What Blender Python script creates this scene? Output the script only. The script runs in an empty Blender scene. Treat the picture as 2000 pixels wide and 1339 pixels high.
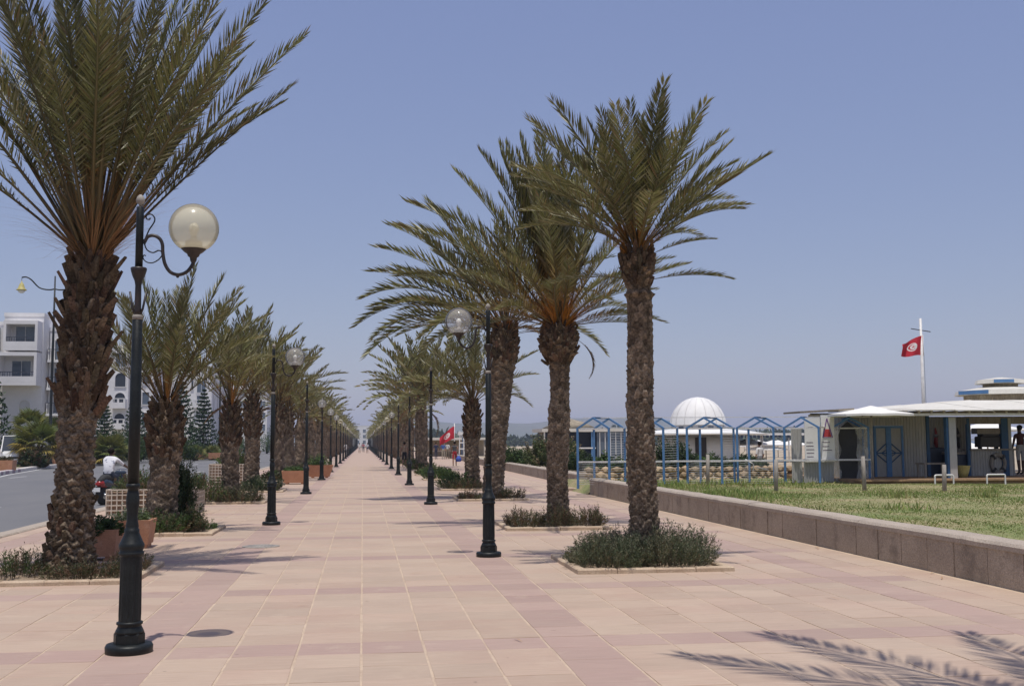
import bpy, bmesh, math, random
import numpy as np
from mathutils import Vector, Matrix, Euler, Quaternion

random.seed(7)
RNG = np.random.default_rng(11)
SC = bpy.context.scene
COL = SC.collection
PI = math.pi
R = math.radians

# ---------------------------------------------------------------- camera
PITCH, YAW, ROLL, EYE = 0.0901, 0.1346, -0.0050, 1.65
fw = Vector((math.sin(YAW) * math.cos(PITCH), math.cos(YAW) * math.cos(PITCH), math.sin(PITCH)))
rt = Vector((math.cos(YAW), -math.sin(YAW), 0.0))
up = rt.cross(fw)
rt2 = rt * math.cos(ROLL) + up * math.sin(ROLL)
up2 = up * math.cos(ROLL) - rt * math.sin(ROLL)
cd = bpy.data.cameras.new('camera')
cam = bpy.data.objects.new('camera', cd)
COL.objects.link(cam)
cam.matrix_world = Matrix(((rt2.x, up2.x, -fw.x, 0), (rt2.y, up2.y, -fw.y, 0), (rt2.z, up2.z, -fw.z, EYE), (0, 0, 0, 1)))
cd.sensor_width = 36.0
cd.lens = 38.70
cd.clip_start, cd.clip_end = 0.1, 9000.0
SC.camera = cam

# ---------------------------------------------------------------- sky and sun
SUN_DIR = Vector((0.085, 0.80, -3.40)).normalized()          # the way the light travels
world = bpy.data.worlds.new('World')
SC.world = world
world.use_nodes = True
wn, wl = world.node_tree.nodes, world.node_tree.links
wn.clear()
sky = wn.new('ShaderNodeTexSky')
sky.sky_type = 'NISHITA'
sky.sun_disc = False
sky.sun_elevation = math.asin(-SUN_DIR.z)
sky.sun_rotation = math.atan2(-SUN_DIR.x, -SUN_DIR.y)
sky.altitude = 0.0
sky.air_density = 1.0
sky.dust_density = 1.0
sky.ozone_density = 3.0
bg = wn.new('ShaderNodeBackground')
bg.inputs['Strength'].default_value = 0.085
wo = wn.new('ShaderNodeOutputWorld')
# hazy summer sky: the same pale veil in every direction, seen with the camera's white balance
gain = wn.new('ShaderNodeVectorMath'); gain.operation = 'MULTIPLY_ADD'
gain.inputs[1].default_value = (0.97, 0.78, 0.51)
gain.inputs[2].default_value = (1.22, 1.59, 3.97)
wl.new(sky.outputs[0], gain.inputs[0])
wl.new(gain.outputs[0], bg.inputs[0])
wl.new(bg.outputs[0], wo.inputs[0])

sl = bpy.data.lights.new('sun', 'SUN')
sl.energy = 3.6
sl.angle = R(0.53)
sl.color = (1.0, 0.955, 0.89)
so = bpy.data.objects.new('sun', sl)
COL.objects.link(so)
so.rotation_euler = SUN_DIR.to_track_quat('-Z', 'Y').to_euler()
so.location = (0, -20, 60)

SC.view_settings.view_transform = 'Standard'
SC.view_settings.look = 'None'
SC.view_settings.exposure = 0.0
SC.view_settings.gamma = 1.0
SC.cycles.max_bounces = 8
SC.cycles.transparent_max_bounces = 16
SC.cycles.volume_bounces = 0

# ---------------------------------------------------------------- helpers
def link(o, parent=None):
    COL.objects.link(o)
    if parent is not None:
        o.parent = parent
    return o

def tag(o, label=None, cat=None, group=None, kind=None):
    if label: o['label'] = label
    if cat: o['category'] = cat
    if group: o['group'] = group
    if kind: o['kind'] = kind
    return o

def thing(name, label, cat, loc=(0, 0, 0), rz=0.0, group=None):
    o = bpy.data.objects.new(name, None)
    o.empty_display_size = 0.2
    link(o)
    o.location = loc
    o.rotation_euler = (0, 0, rz)
    return tag(o, label, cat, group)

def mobj(name, me, parent=None, loc=None, rot=None, scale=None):
    o = bpy.data.objects.new(name, me)
    link(o, parent)
    if loc is not None: o.location = loc
    if rot is not None: o.rotation_euler = rot
    if scale is not None: o.scale = (scale,) * 3 if isinstance(scale, (int, float)) else scale
    return o

def dup(root, loc, rz=0.0, label=None, skip=()):
    r = root.copy()
    link(r)
    r.location = loc
    r.rotation_euler = (0, 0, rz)
    if label: r['label'] = label
    for ch in list(root.children):
        if ch.name.split('.')[0] in skip: continue
        c = ch.copy(); link(c, r)
        for g in list(ch.children):
            d = g.copy(); link(d, c)
    return r

class MB:
    """collects plain shapes into one mesh"""
    def __init__(s):
        s.v, s.f, s.m, s.sm = [], [], [], []
        s.c = []
    def add(s, vs, fs, mi=0, smooth=False, col=None):
        b = len(s.v)
        s.v += [tuple(v) for v in vs]
        s.c += [col or (1, 1, 1)] * len(vs)
        for f in fs:
            s.f.append(tuple(i + b for i in f)); s.m.append(mi); s.sm.append(smooth)
    def box(s, x0, x1, y0, y1, z0, z1, mi=0, col=None):
        vs = [(x0, y0, z0), (x1, y0, z0), (x1, y1, z0), (x0, y1, z0), (x0, y0, z1), (x1, y0, z1), (x1, y1, z1), (x0, y1, z1)]
        s.add(vs, [(0, 3, 2, 1), (4, 5, 6, 7), (0, 1, 5, 4), (1, 2, 6, 5), (2, 3, 7, 6), (3, 0, 4, 7)], mi, col=col)
    def cbox(s, x0, x1, y0, y1, z0, z1, c=0.01, mi=0, col=None):
        """box with chamfered upper edges"""
        vs = [(x0, y0, z0), (x1, y0, z0), (x1, y1, z0), (x0, y1, z0), (x0, y0, z1 - c), (x1, y0, z1 - c), (x1, y1, z1 - c), (x0, y1, z1 - c),
              (x0 + c, y0 + c, z1), (x1 - c, y0 + c, z1), (x1 - c, y1 - c, z1), (x0 + c, y1 - c, z1)]
        fs = [(0, 3, 2, 1), (8, 9, 10, 11)]
        for i in range(4):
            j = (i + 1) % 4
            fs += [(i, j, 4 + j, 4 + i), (4 + i, 4 + j, 8 + j, 8 + i)]
        s.add(vs, fs, mi, col=col)
    def obox(s, c, ax, ay, az, mi=0):
        """box from a centre and three half-axis vectors"""
        c, ax, ay, az = Vector(c), Vector(ax), Vector(ay), Vector(az)
        vs = [c + sx * ax + sy * ay + sz * az for sz in (-1, 1) for sx, sy in ((-1, -1), (1, -1), (1, 1), (-1, 1))]
        s.add(vs, [(0, 3, 2, 1), (4, 5, 6, 7), (0, 1, 5, 4), (1, 2, 6, 5), (2, 3, 7, 6), (3, 0, 4, 7)], mi)
    def bar(s, a, b, w, h=None, mi=0):
        a, b = Vector(a), Vector(b); h = h or w
        d = (b - a); L = d.length; d.normalize()
        ref = Vector((0, 0, 1)) if abs(d.z) < 0.95 else Vector((0, 1, 0))
        x = d.cross(ref).normalized(); y = x.cross(d)
        s.obox((a + b) / 2, x * w / 2, y * h / 2, d * L / 2, mi)
    def tube(s, pts, rad, n=6, mi=0, cap=True, smooth=True, col=None):
        pts = [Vector(p) for p in pts]
        if isinstance(rad, (int, float)): rad = [rad] * len(pts)
        rings = []; x = None
        for i, p in enumerate(pts):
            d = (pts[min(i + 1, len(pts) - 1)] - pts[max(i - 1, 0)]).normalized()
            if x is None:
                ref = Vector((0, 0, 1)) if abs(d.z) < 0.9 else Vector((1, 0, 0))
                x = d.cross(ref).normalized()
            else:
                x = (x - d * x.dot(d)).normalized()
            y = d.cross(x)
            rings.append([p + (x * math.cos(2 * PI * k / n) + y * math.sin(2 * PI * k / n)) * rad[i] for k in range(n)])
        vs = [v for r in rings for v in r]
        fs = [(i * n + k, i * n + (k + 1) % n, (i + 1) * n + (k + 1) % n, (i + 1) * n + k) for i in range(len(pts) - 1) for k in range(n)]
        if cap:
            fs += [tuple(reversed(range(n))), tuple(range((len(pts) - 1) * n, len(pts) * n))]
        s.add(vs, fs, mi, smooth, col)
    def lathe(s, prof, n=16, c=(0, 0, 0), mi=0, smooth=True, col=None, cap=True):
        vs = [(c[0] + r * math.cos(2 * PI * k / n), c[1] + r * math.sin(2 * PI * k / n), c[2] + z) for r, z in prof for k in range(n)]
        fs = [(i * n + k, i * n + (k + 1) % n, (i + 1) * n + (k + 1) % n, (i + 1) * n + k) for i in range(len(prof) - 1) for k in range(n)]
        if cap:
            fs += [tuple(reversed(range(n))), tuple(range((len(prof) - 1) * n, len(prof) * n))]
        s.add(vs, fs, mi, smooth, col)
    def prism(s, poly, y0, y1, mi=0):
        """polygon in xz swept along y"""
        n = len(poly)
        vs = [(x, y0, z) for x, z in poly] + [(x, y1, z) for x, z in poly]
        fs = [tuple(range(n)), tuple(reversed(range(n, 2 * n)))] + [(i, i + n, (i + 1) % n + n, (i + 1) % n) for i in range(n)]
        s.add(vs, fs, mi)
    def mesh(s, name, mats, colors=False):
        me = bpy.data.meshes.new(name)
        me.from_pydata(s.v, [], s.f)
        for m in (mats if isinstance(mats, (list, tuple)) else [mats]):
            me.materials.append(m)
        me.polygons.foreach_set('material_index', s.m)
        me.polygons.foreach_set('use_smooth', s.sm)
        if colors:
            at = me.color_attributes.new('Col', 'FLOAT_COLOR', 'POINT')
            at.data.foreach_set('color', np.c_[np.array(s.c), np.ones(len(s.c))].astype(np.float32).ravel())
        me.update()
        return me
    def build(s, name, mats, parent=None, loc=None, rot=None, colors=False):
        return mobj(name, s.mesh(name, mats, colors), parent, loc, rot)

def np_mesh(name, V, F, mat, C=None, smooth=False):
    """V (n,3), F (m,3 or 4), C (n,3) vertex colours"""
    me = bpy.data.meshes.new(name)
    V = np.asarray(V, np.float32); F = np.asarray(F, np.int32)
    k = F.shape[1]
    me.vertices.add(len(V)); me.vertices.foreach_set('co', V.ravel())
    me.loops.add(F.size); me.loops.foreach_set('vertex_index', F.ravel())
    me.polygons.add(len(F)); me.polygons.foreach_set('loop_start', np.arange(0, F.size, k, dtype=np.int32))
    if smooth: me.polygons.foreach_set('use_smooth', np.ones(len(F), bool))
    me.materials.append(mat)
    if C is not None:
        at = me.color_attributes.new('Col', 'FLOAT_COLOR', 'POINT')
        at.data.foreach_set('color', np.c_[np.asarray(C, np.float32), np.ones(len(V), np.float32)].astype(np.float32).ravel())
    me.update(calc_edges=True); me.validate()
    return me

# ---------------------------------------------------------------- materials
def newmat(name):
    m = bpy.data.materials.new(name); m.use_nodes = True
    nt = m.node_tree; nt.nodes.clear()
    out = nt.nodes.new('ShaderNodeOutputMaterial')
    bs = nt.nodes.new('ShaderNodeBsdfPrincipled')
    nt.links.new(bs.outputs[0], out.inputs[0])
    return m, nt, bs, out

def node(nt, t, **kw):
    n = nt.nodes.new(t)
    for k, v in kw.items():
        if k in n.inputs: n.inputs[k].default_value = v
        else: setattr(n, k, v)
    return n

def mixc(nt, a, b, fac, mode='MIX'):
    n = nt.nodes.new('ShaderNodeMix'); n.data_type = 'RGBA'; n.blend_type = mode
    for sock, v in ((n.inputs[6], a), (n.inputs[7], b), (n.inputs[0], fac)):
        if hasattr(v, 'links'): nt.links.new(v, sock)
        elif isinstance(v, (tuple, list)): sock.default_value = (*v[:3], 1)
        else: sock.default_value = v
    return n.outputs[2]

def ramp(nt, src, p0, p1):
    n = nt.nodes.new('ShaderNodeMapRange')
    n.inputs[1].default_value, n.inputs[2].default_value = p0, p1
    nt.links.new(src, n.inputs[0])
    return n.outputs[0]

def surf(name, c1, c2=None, rough=0.7, scale=4.0, stretch=(1, 1, 1), fine=40.0, fine_amt=0.25, bump=0.0, metal=0.0, spec=0.5, stain=None, attr=False, coords='Object'):
    """two tones mixed by broad noise, finer grain on top, optional stains and relief"""
    m, nt, bs, out = newmat(name)
    tc = node(nt, 'ShaderNodeTexCoord')
    mp = node(nt, 'ShaderNodeMapping'); mp.inputs['Scale'].default_value = stretch
    nt.links.new(tc.outputs[coords], mp.inputs[0])
    n1 = node(nt, 'ShaderNodeTexNoise', Scale=scale, Detail=5.0, Roughness=0.6)
    nt.links.new(mp.outputs[0], n1.inputs['Vector'])
    n2 = node(nt, 'ShaderNodeTexNoise', Scale=fine, Detail=3.0)
    nt.links.new(mp.outputs[0], n2.inputs['Vector'])
    c2 = c2 or tuple(x * 0.8 for x in c1)
    col = mixc(nt, c1, c2, ramp(nt, n1.outputs[0], 0.35, 0.65))
    g = mixc(nt, (1 - fine_amt,) * 3, (1 + fine_amt,) * 3, ramp(nt, n2.outputs[0], 0.3, 0.7))
    col = mixc(nt, col, g, 1.0, 'MULTIPLY')
    if stain:
        n3 = node(nt, 'ShaderNodeTexNoise', Scale=stain[1], Detail=6.0, Roughness=0.7)
        nt.links.new(tc.outputs[coords], n3.inputs['Vector'])
        f = ramp(nt, n3.outputs[0], stain[2], stain[2] + 0.15)
        ml = node(nt, 'ShaderNodeMath', operation='MULTIPLY'); ml.inputs[1].default_value = stain[3]
        nt.links.new(f, ml.inputs[0])
        col = mixc(nt, col, stain[0], ml.outputs[0])
    if attr:
        a = node(nt, 'ShaderNodeAttribute', attribute_name='Col')
        col = mixc(nt, col, a.outputs[0], 1.0, 'MULTIPLY')
    nt.links.new(col, bs.inputs['Base Color'])
    bs.inputs['Roughness'].default_value = rough
    bs.inputs['Metallic'].default_value = metal
    bs.inputs['Specular IOR Level'].default_value = spec
    if bump:
        b = node(nt, 'ShaderNodeBump', Strength=bump, Distance=0.02)
        nt.links.new(n2.outputs[0], b.inputs['Height'])
        nt.links.new(b.outputs[0], bs.inputs['Normal'])
    return m

def leafmat(name, tint=(1, 1, 1), rough=0.5, trans=0.25, spec=0.4, vary=0.25):
    """foliage: vertex colour, some change from plant to plant, thin-leaf translucency"""
    m, nt, bs, out = newmat(name)
    a = node(nt, 'ShaderNodeAttribute', attribute_name='Col')
    oi = node(nt, 'ShaderNodeObjectInfo')
    v = mixc(nt, tuple(t * (1 - vary) for t in tint), tuple(t * (1 + vary) for t in tint), oi.outputs['Random'])
    col = mixc(nt, a.outputs[0], v, 1.0, 'MULTIPLY')
    nt.links.new(col, bs.inputs['Base Color'])
    bs.inputs['Roughness'].default_value = rough
    bs.inputs['Specular IOR Level'].default_value = spec
    if trans:
        tr = node(nt, 'ShaderNodeBsdfTranslucent'); nt.links.new(col, tr.inputs[0])
        mx = node(nt, 'ShaderNodeMixShader'); mx.inputs[0].default_value = trans
        nt.links.new(bs.outputs[0], mx.inputs[1]); nt.links.new(tr.outputs[0], mx.inputs[2])
        nt.links.new(mx.outputs[0], out.inputs[0])
    return m

def globemat(name, tint, rough, milk, clear):
    """thin plastic or glass lamp globe: clear part, milky part and gloss"""
    m, nt, bs, out = newmat(name)
    bs.inputs['Base Color'].default_value = (*tint, 1)
    bs.inputs['Roughness'].default_value = rough
    tp = node(nt, 'ShaderNodeBsdfTransparent'); tp.inputs[0].default_value = (*clear, 1)
    tl = node(nt, 'ShaderNodeBsdfTranslucent'); tl.inputs[0].default_value = (*tint, 1)
    a = node(nt, 'ShaderNodeMixShader'); a.inputs[0].default_value = milk
    nt.links.new(tp.outputs[0], a.inputs[1])
    b = node(nt, 'ShaderNodeMixShader'); b.inputs[0].default_value = 0.6
    nt.links.new(bs.outputs[0], b.inputs[1]); nt.links.new(tl.outputs[0], b.inputs[2])
    nt.links.new(b.outputs[0], a.inputs[2])
    gl = node(nt, 'ShaderNodeBsdfGlossy'); gl.inputs['Roughness'].default_value = max(0.03, rough * 0.6)
    fr = node(nt, 'ShaderNodeFresnel'); fr.inputs[0].default_value = 1.16
    c = node(nt, 'ShaderNodeMixShader')
    nt.links.new(fr.outputs[0], c.inputs[0]); nt.links.new(a.outputs[0], c.inputs[1]); nt.links.new(gl.outputs[0], c.inputs[2])
    nt.links.new(c.outputs[0], out.inputs[0])
    return m

M = {}
M['mortar'] = surf('mortar', (0.55, 0.43, 0.31), (0.44, 0.33, 0.24), 0.9, 3.0, fine=60, fine_amt=0.12, bump=0.15)
M['kerbstone'] = surf('kerbstone', (0.52, 0.41, 0.29), (0.42, 0.31, 0.21), 0.9, 5.0, fine=50, fine_amt=0.15, bump=0.3, stain=((0.2, 0.15, 0.1), 9, 0.6, 0.5))
M['soil'] = surf('soil', (0.24, 0.17, 0.11), (0.33, 0.25, 0.17), 0.95, 6.0, fine=70, fine_amt=0.4, bump=0.8)
M['asphalt'] = surf('asphalt', (0.13, 0.13, 0.135), (0.165, 0.162, 0.16), 0.85, 0.25, (1, 0.3, 1), fine=90, fine_amt=0.18, bump=0.2)
M['roadpaint'] = surf('roadpaint', (0.62, 0.61, 0.58), (0.42, 0.42, 0.41), 0.8, 6.0, fine=30, fine_amt=0.15)
M['kerbwhite'] = surf('kerbwhite', (0.62, 0.58, 0.54), (0.5, 0.46, 0.42), 0.85, 3.0, fine=40, fine_amt=0.15)
M['kerbpurple'] = surf('kerbpurple', (0.26, 0.19, 0.24), (0.33, 0.26, 0.28), 0.85, 3.0, fine=40, fine_amt=0.15)
M['block'] = surf('block', (0.42, 0.345, 0.265), (0.345, 0.282, 0.215), 0.92, 1.4, fine=60, fine_amt=0.25, bump=0.6, stain=((0.15, 0.12, 0.095), 2.2, 0.52, 0.6))
M['coping'] = surf('coping', (0.42, 0.355, 0.285), (0.345, 0.29, 0.235), 0.92, 3.0, fine=55, fine_amt=0.2, bump=0.5, stain=((0.18, 0.15, 0.12), 4, 0.6, 0.5))
M['iron'] = surf('iron', (0.008, 0.010, 0.010), (0.014, 0.017, 0.017), 0.46, 7.0, fine=60, fine_amt=0.3, bump=0.06, spec=0.28, stain=((0.07, 0.06, 0.05), 12, 0.64, 0.5))
M['iron_brown'] = surf('iron_brown', (0.03, 0.02, 0.016), (0.015, 0.012, 0.012), 0.45, 9.0, fine=60, fine_amt=0.3, stain=((0.11, 0.05, 0.03), 14, 0.6, 0.6))
M['iron_green'] = surf('iron_green', (0.016, 0.045, 0.032), (0.02, 0.035, 0.03), 0.45, 7.0, fine=60, fine_amt=0.3)
M['dustcap'] = surf('dustcap', (0.36, 0.33, 0.28), (0.2, 0.18, 0.16), 0.8, 20.0)
M['globe_milk'] = globemat('globe_milk', (0.92, 0.87, 0.68), 0.25, 0.58, (0.97, 0.96, 0.88))
M['globe_clear'] = globemat('globe_clear', (0.85, 0.84, 0.80), 0.14, 0.26, (0.96, 0.96, 0.95))
M['bulb'] = surf('bulb', (0.85, 0.84, 0.78), (0.8, 0.8, 0.74), 0.3)
M['socket'] = surf('socket', (0.45, 0.42, 0.38), (0.3, 0.28, 0.26), 0.6)
M['terracotta'] = surf('terracotta', (0.47, 0.235, 0.13), (0.40, 0.19, 0.105), 0.85, 4.0, fine=50, fine_amt=0.12, bump=0.15, stain=((0.6, 0.42, 0.3), 6, 0.58, 0.45))
M['trellis'] = surf('trellis', (0.60, 0.53, 0.43), (0.48, 0.41, 0.33), 0.85, 5.0)
M['clay_back'] = surf('clay_back', (0.36, 0.24, 0.16), (0.28, 0.19, 0.13), 0.9, 5.0)
M['bark'] = surf('bark', (0.200, 0.158, 0.116), (0.110, 0.084, 0.060), 0.95, 5.0, fine=34, fine_amt=0.5, bump=0.8, attr=True, spec=0.12)
M['boot'] = surf('boot', (0.150, 0.110, 0.072), (0.070, 0.050, 0.034), 0.95, 6.0, (1, 1, 1), fine=40, fine_amt=0.45, bump=0.7, attr=True, spec=0.12)
M['frond'] = leafmat('frond', (1.0, 1.0, 1.0), 0.42, 0.22, 0.45, 0.26)
M['strand'] = leafmat('strand', (1, 1, 1), 0.7, 0.2, 0.2, 0.15)
M['shrub'] = leafmat('shrub', (1, 1, 1), 0.6, 0.2, 0.3, 0.18)
M['grass'] = leafmat('grass', (1, 1, 1), 0.6, 0.3, 0.25, 0.0)
M['wood_grey'] = surf('wood_grey', (0.33, 0.30, 0.26), (0.24, 0.21, 0.18), 0.85, 4.0, (1, 1, 0.2), fine=40, fine_amt=0.25, bump=0.3)
M['deck'] = surf('deck', (0.42, 0.27, 0.15), (0.30, 0.18, 0.10), 0.8, 3.0, fine=30, fine_amt=0.2)
M['blue'] = surf('blue', (0.10, 0.235, 0.45), (0.08, 0.19, 0.38), 0.55, 6.0, fine=40, fine_amt=0.15, stain=((0.2, 0.3, 0.45), 9, 0.62, 0.5))
M['blue_dark'] = surf('blue_dark', (0.03, 0.10, 0.22), (0.025, 0.08, 0.17), 0.6, 6.0)
M['white'] = surf('white', (0.78, 0.77, 0.74), (0.70, 0.69, 0.66), 0.7, 2.0, fine=30, fine_amt=0.05)
M['white_metal'] = surf('white_metal', (0.72, 0.71, 0.68), (0.62, 0.6, 0.57), 0.45, 8.0, stain=((0.4, 0.3, 0.22), 16, 0.66, 0.5))
M['canvas'] = surf('canvas', (0.80, 0.78, 0.73), (0.75, 0.73, 0.68), 0.85, 2.0, fine=80, fine_amt=0.05)
M['corrugated'] = surf('corrugated', (0.43, 0.42, 0.39), (0.36, 0.35, 0.33), 0.5, 1.5, (1, 1, 0.3), fine=20, fine_amt=0.08, stain=((0.36, 0.30, 0.24), 3, 0.6, 0.35))
M['roofwhite'] = surf('roofwhite', (0.66, 0.64, 0.57), (0.58, 0.55, 0.48), 0.7, 1.2, fine=25, fine_amt=0.08, stain=((0.42, 0.38, 0.32), 2, 0.6, 0.35))
M['thatch'] = surf('thatch', (0.34, 0.29, 0.21), (0.24, 0.20, 0.145), 0.95, 3.0, (1, 1, 0.15), fine=40, fine_amt=0.35, bump=0.5)
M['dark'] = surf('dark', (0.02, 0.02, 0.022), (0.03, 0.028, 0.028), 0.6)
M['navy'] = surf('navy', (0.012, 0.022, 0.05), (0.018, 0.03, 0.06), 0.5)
M['yellowpot'] = surf('yellowpot', (0.52, 0.46, 0.16), (0.42, 0.36, 0.13), 0.6, 6.0)
M['hotel'] = surf('hotel', (0.76, 0.745, 0.735), (0.70, 0.685, 0.675), 0.85, 0.4, fine=3, fine_amt=0.03, stain=((0.55, 0.53, 0.5), 0.5, 0.62, 0.4))
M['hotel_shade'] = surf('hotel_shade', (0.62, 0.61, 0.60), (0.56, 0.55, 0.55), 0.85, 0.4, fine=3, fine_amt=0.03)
M['railing'] = surf('railing', (0.07, 0.08, 0.10), (0.05, 0.06, 0.08), 0.5)
M['stone'] = surf('stone', (0.40, 0.31, 0.20), (0.28, 0.21, 0.14), 0.92, 4.0, fine=30, fine_amt=0.3, bump=0.5, attr=True)
M['sand'] = surf('sand', (0.44, 0.36, 0.26), (0.36, 0.29, 0.2), 0.95, 0.08, fine=2.0, fine_amt=0.12, bump=0.1)
M['earth'] = surf('earth', (0.25, 0.21, 0.14), (0.17, 0.17, 0.09), 0.95, 0.05, fine=1.0, fine_amt=0.2)
M['sea'] = surf('sea', (0.03, 0.075, 0.13), (0.035, 0.085, 0.14), 0.25, 0.05, (1, 3, 1), fine=0.8, fine_amt=0.15, bump=0.3)
M['hills'] = surf('hills', (0.10, 0.11, 0.07), (0.15, 0.13, 0.09), 0.95, 0.004, fine=0.03, fine_amt=0.2)
M['rubber'] = surf('rubber', (0.02, 0.02, 0.02), (0.03, 0.03, 0.03), 0.8)
M['carwhite'] = surf('carwhite', (0.72, 0.72, 0.71), (0.70, 0.70, 0.69), 0.25, 1.0, fine=10, fine_amt=0.02)
M['cardark'] = surf('cardark', (0.03, 0.045, 0.07), (0.035, 0.05, 0.075), 0.25, 1.0)
M['carred'] = surf('carred', (0.30, 0.025, 0.02), (0.25, 0.02, 0.02), 0.3, 1.0)
M['chrome'] = surf('chrome', (0.5, 0.5, 0.5), (0.45, 0.45, 0.45), 0.25, metal=0.9)
M['headlight'] = surf('headlight', (0.62, 0.64, 0.66), (0.5, 0.52, 0.55), 0.12)
M['taillight'] = surf('taillight', (0.4, 0.02, 0.02), (0.3, 0.02, 0.02), 0.2)
M['skin'] = surf('skin', (0.28, 0.15, 0.095), (0.25, 0.13, 0.08), 0.6, 8.0)
M['skin_dark'] = surf('skin_dark', (0.11, 0.055, 0.035), (0.09, 0.045, 0.03), 0.55, 8.0)
M['hair'] = surf('hair', (0.010, 0.008, 0.007), (0.016, 0.012, 0.010), 0.8, 30.0, spec=0.1)

def glassmat(name, tint):
    m, nt, bs, out = newmat(name)
    bs.inputs['Base Color'].default_value = (*tint, 1)
    bs.inputs['Roughness'].default_value = 0.06
    bs.inputs['Specular IOR Level'].default_value = 0.45
    return m
M['glass'] = glassmat('glass', (0.05, 0.06, 0.075))
M['glass_blue'] = glassmat('glass_blue', (0.12, 0.15, 0.19))

def cloth(name, c): return surf(name, c, tuple(x * 0.85 for x in c), 0.85, 12.0, fine=60, fine_amt=0.1)
def colmat(name, rough=0.75):
    m, nt, bs, out = newmat(name)
    a = node(nt, 'ShaderNodeAttribute', attribute_name='Col')
    tc = node(nt, 'ShaderNodeTexCoord')
    n = node(nt, 'ShaderNodeTexNoise', Scale=30.0, Detail=3.0); nt.links.new(tc.outputs['Object'], n.inputs['Vector'])
    g = mixc(nt, (0.9,) * 3, (1.08,) * 3, n.outputs[0])
    nt.links.new(mixc(nt, a.outputs[0], g, 1.0, 'MULTIPLY'), bs.inputs['Base Color'])
    bs.inputs['Roughness'].default_value = rough
    return m
M['printed'] = colmat('printed')

def tilemat(name, c1, c2, c3):
    """brushed cement tile: tint from the tile's own value, faint streaks across, blotches and wear"""
    m, nt, bs, out = newmat(name)
    a = node(nt, 'ShaderNodeAttribute', attribute_name='Col')
    sp = node(nt, 'ShaderNodeSeparateColor'); nt.links.new(a.outputs[0], sp.inputs[0])
    ge = node(nt, 'ShaderNodeNewGeometry')
    col = mixc(nt, c1, c2, sp.outputs[0])
    n1 = node(nt, 'ShaderNodeTexNoise', Scale=0.9, Detail=5.0, Roughness=0.65); nt.links.new(ge.outputs['Position'], n1.inputs['Vector'])
    col = mixc(nt, col, c3, ramp(nt, n1.outputs[0], 0.42, 0.75))
    mp = node(nt, 'ShaderNodeMapping'); mp.inputs['Scale'].default_value = (1.6, 26.0, 1.0)
    nt.links.new(ge.outputs['Position'], mp.inputs[0])
    n2 = node(nt, 'ShaderNodeTexNoise', Scale=1.6, Detail=4.0, Roughness=0.6); nt.links.new(mp.outputs[0], n2.inputs['Vector'])
    st = mixc(nt, (0.90, 0.897, 0.893), (1.08, 1.08, 1.075), ramp(nt, n2.outputs[0], 0.3, 0.7))
    col = mixc(nt, col, st, 1.0, 'MULTIPLY')
    br = mixc(nt, (0.95, 0.95, 0.95), (1.05, 1.05, 1.05), sp.outputs[1])
    col = mixc(nt, col, br, 1.0, 'MULTIPLY')
    n3 = node(nt, 'ShaderNodeTexNoise', Scale=3.4, Detail=7.0, Roughness=0.72); nt.links.new(ge.outputs['Position'], n3.inputs['Vector'])
    f = ramp(nt, n3.outputs[0], 0.60, 0.78)
    ml = node(nt, 'ShaderNodeMath', operation='MULTIPLY'); ml.inputs[1].default_value = 0.35
    nt.links.new(f, ml.inputs[0])
    col = mixc(nt, col, (0.30, 0.22, 0.17), ml.outputs[0])
    # trodden dirt in wide soft patches, a few dark drips, sand blown along the joints
    n4 = node(nt, 'ShaderNodeTexNoise', Scale=0.33, Detail=8.0, Roughness=0.7); nt.links.new(ge.outputs['Position'], n4.inputs['Vector'])
    m4 = node(nt, 'ShaderNodeMath', operation='MULTIPLY'); m4.inputs[1].default_value = 0.30; nt.links.new(ramp(nt, n4.outputs[0], 0.46, 0.68), m4.inputs[0])
    col = mixc(nt, col, (0.33, 0.25, 0.195), m4.outputs[0])
    n5 = node(nt, 'ShaderNodeTexNoise', Scale=11.0, Detail=2.0); nt.links.new(ge.outputs['Position'], n5.inputs['Vector'])
    m5 = node(nt, 'ShaderNodeMath', operation='MULTIPLY'); m5.inputs[1].default_value = 0.55; nt.links.new(ramp(nt, n5.outputs[0], 0.735, 0.77), m5.inputs[0])
    col = mixc(nt, col, (0.16, 0.115, 0.09), m5.outputs[0])
    n6 = node(nt, 'ShaderNodeTexNoise', Scale=1.7, Detail=9.0, Roughness=0.75); nt.links.new(ge.outputs['Position'], n6.inputs['Vector'])
    m6 = node(nt, 'ShaderNodeMath', operation='MULTIPLY'); m6.inputs[1].default_value = 0.45; nt.links.new(ramp(nt, n6.outputs[0], 0.56, 0.74), m6.inputs[0])
    col = mixc(nt, col, (0.56, 0.45, 0.335), m6.outputs[0])
    nt.links.new(col, bs.inputs['Base Color'])
    bs.inputs['Roughness'].default_value = 0.72
    bs.inputs['Specular IOR Level'].default_value = 0.35
    b = node(nt, 'ShaderNodeBump', Strength=0.25, Distance=0.004); nt.links.new(n2.outputs[0], b.inputs['Height'])
    nt.links.new(b.outputs[0], bs.inputs['Normal'])
    return m
M['tile'] = tilemat('tile', (0.448, 0.338, 0.255), (0.442, 0.318, 0.240), (0.470, 0.365, 0.272))
M['tile_band'] = tilemat('tile_band', (0.385, 0.268, 0.223), (0.400, 0.282, 0.232), (0.405, 0.298, 0.240))

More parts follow.
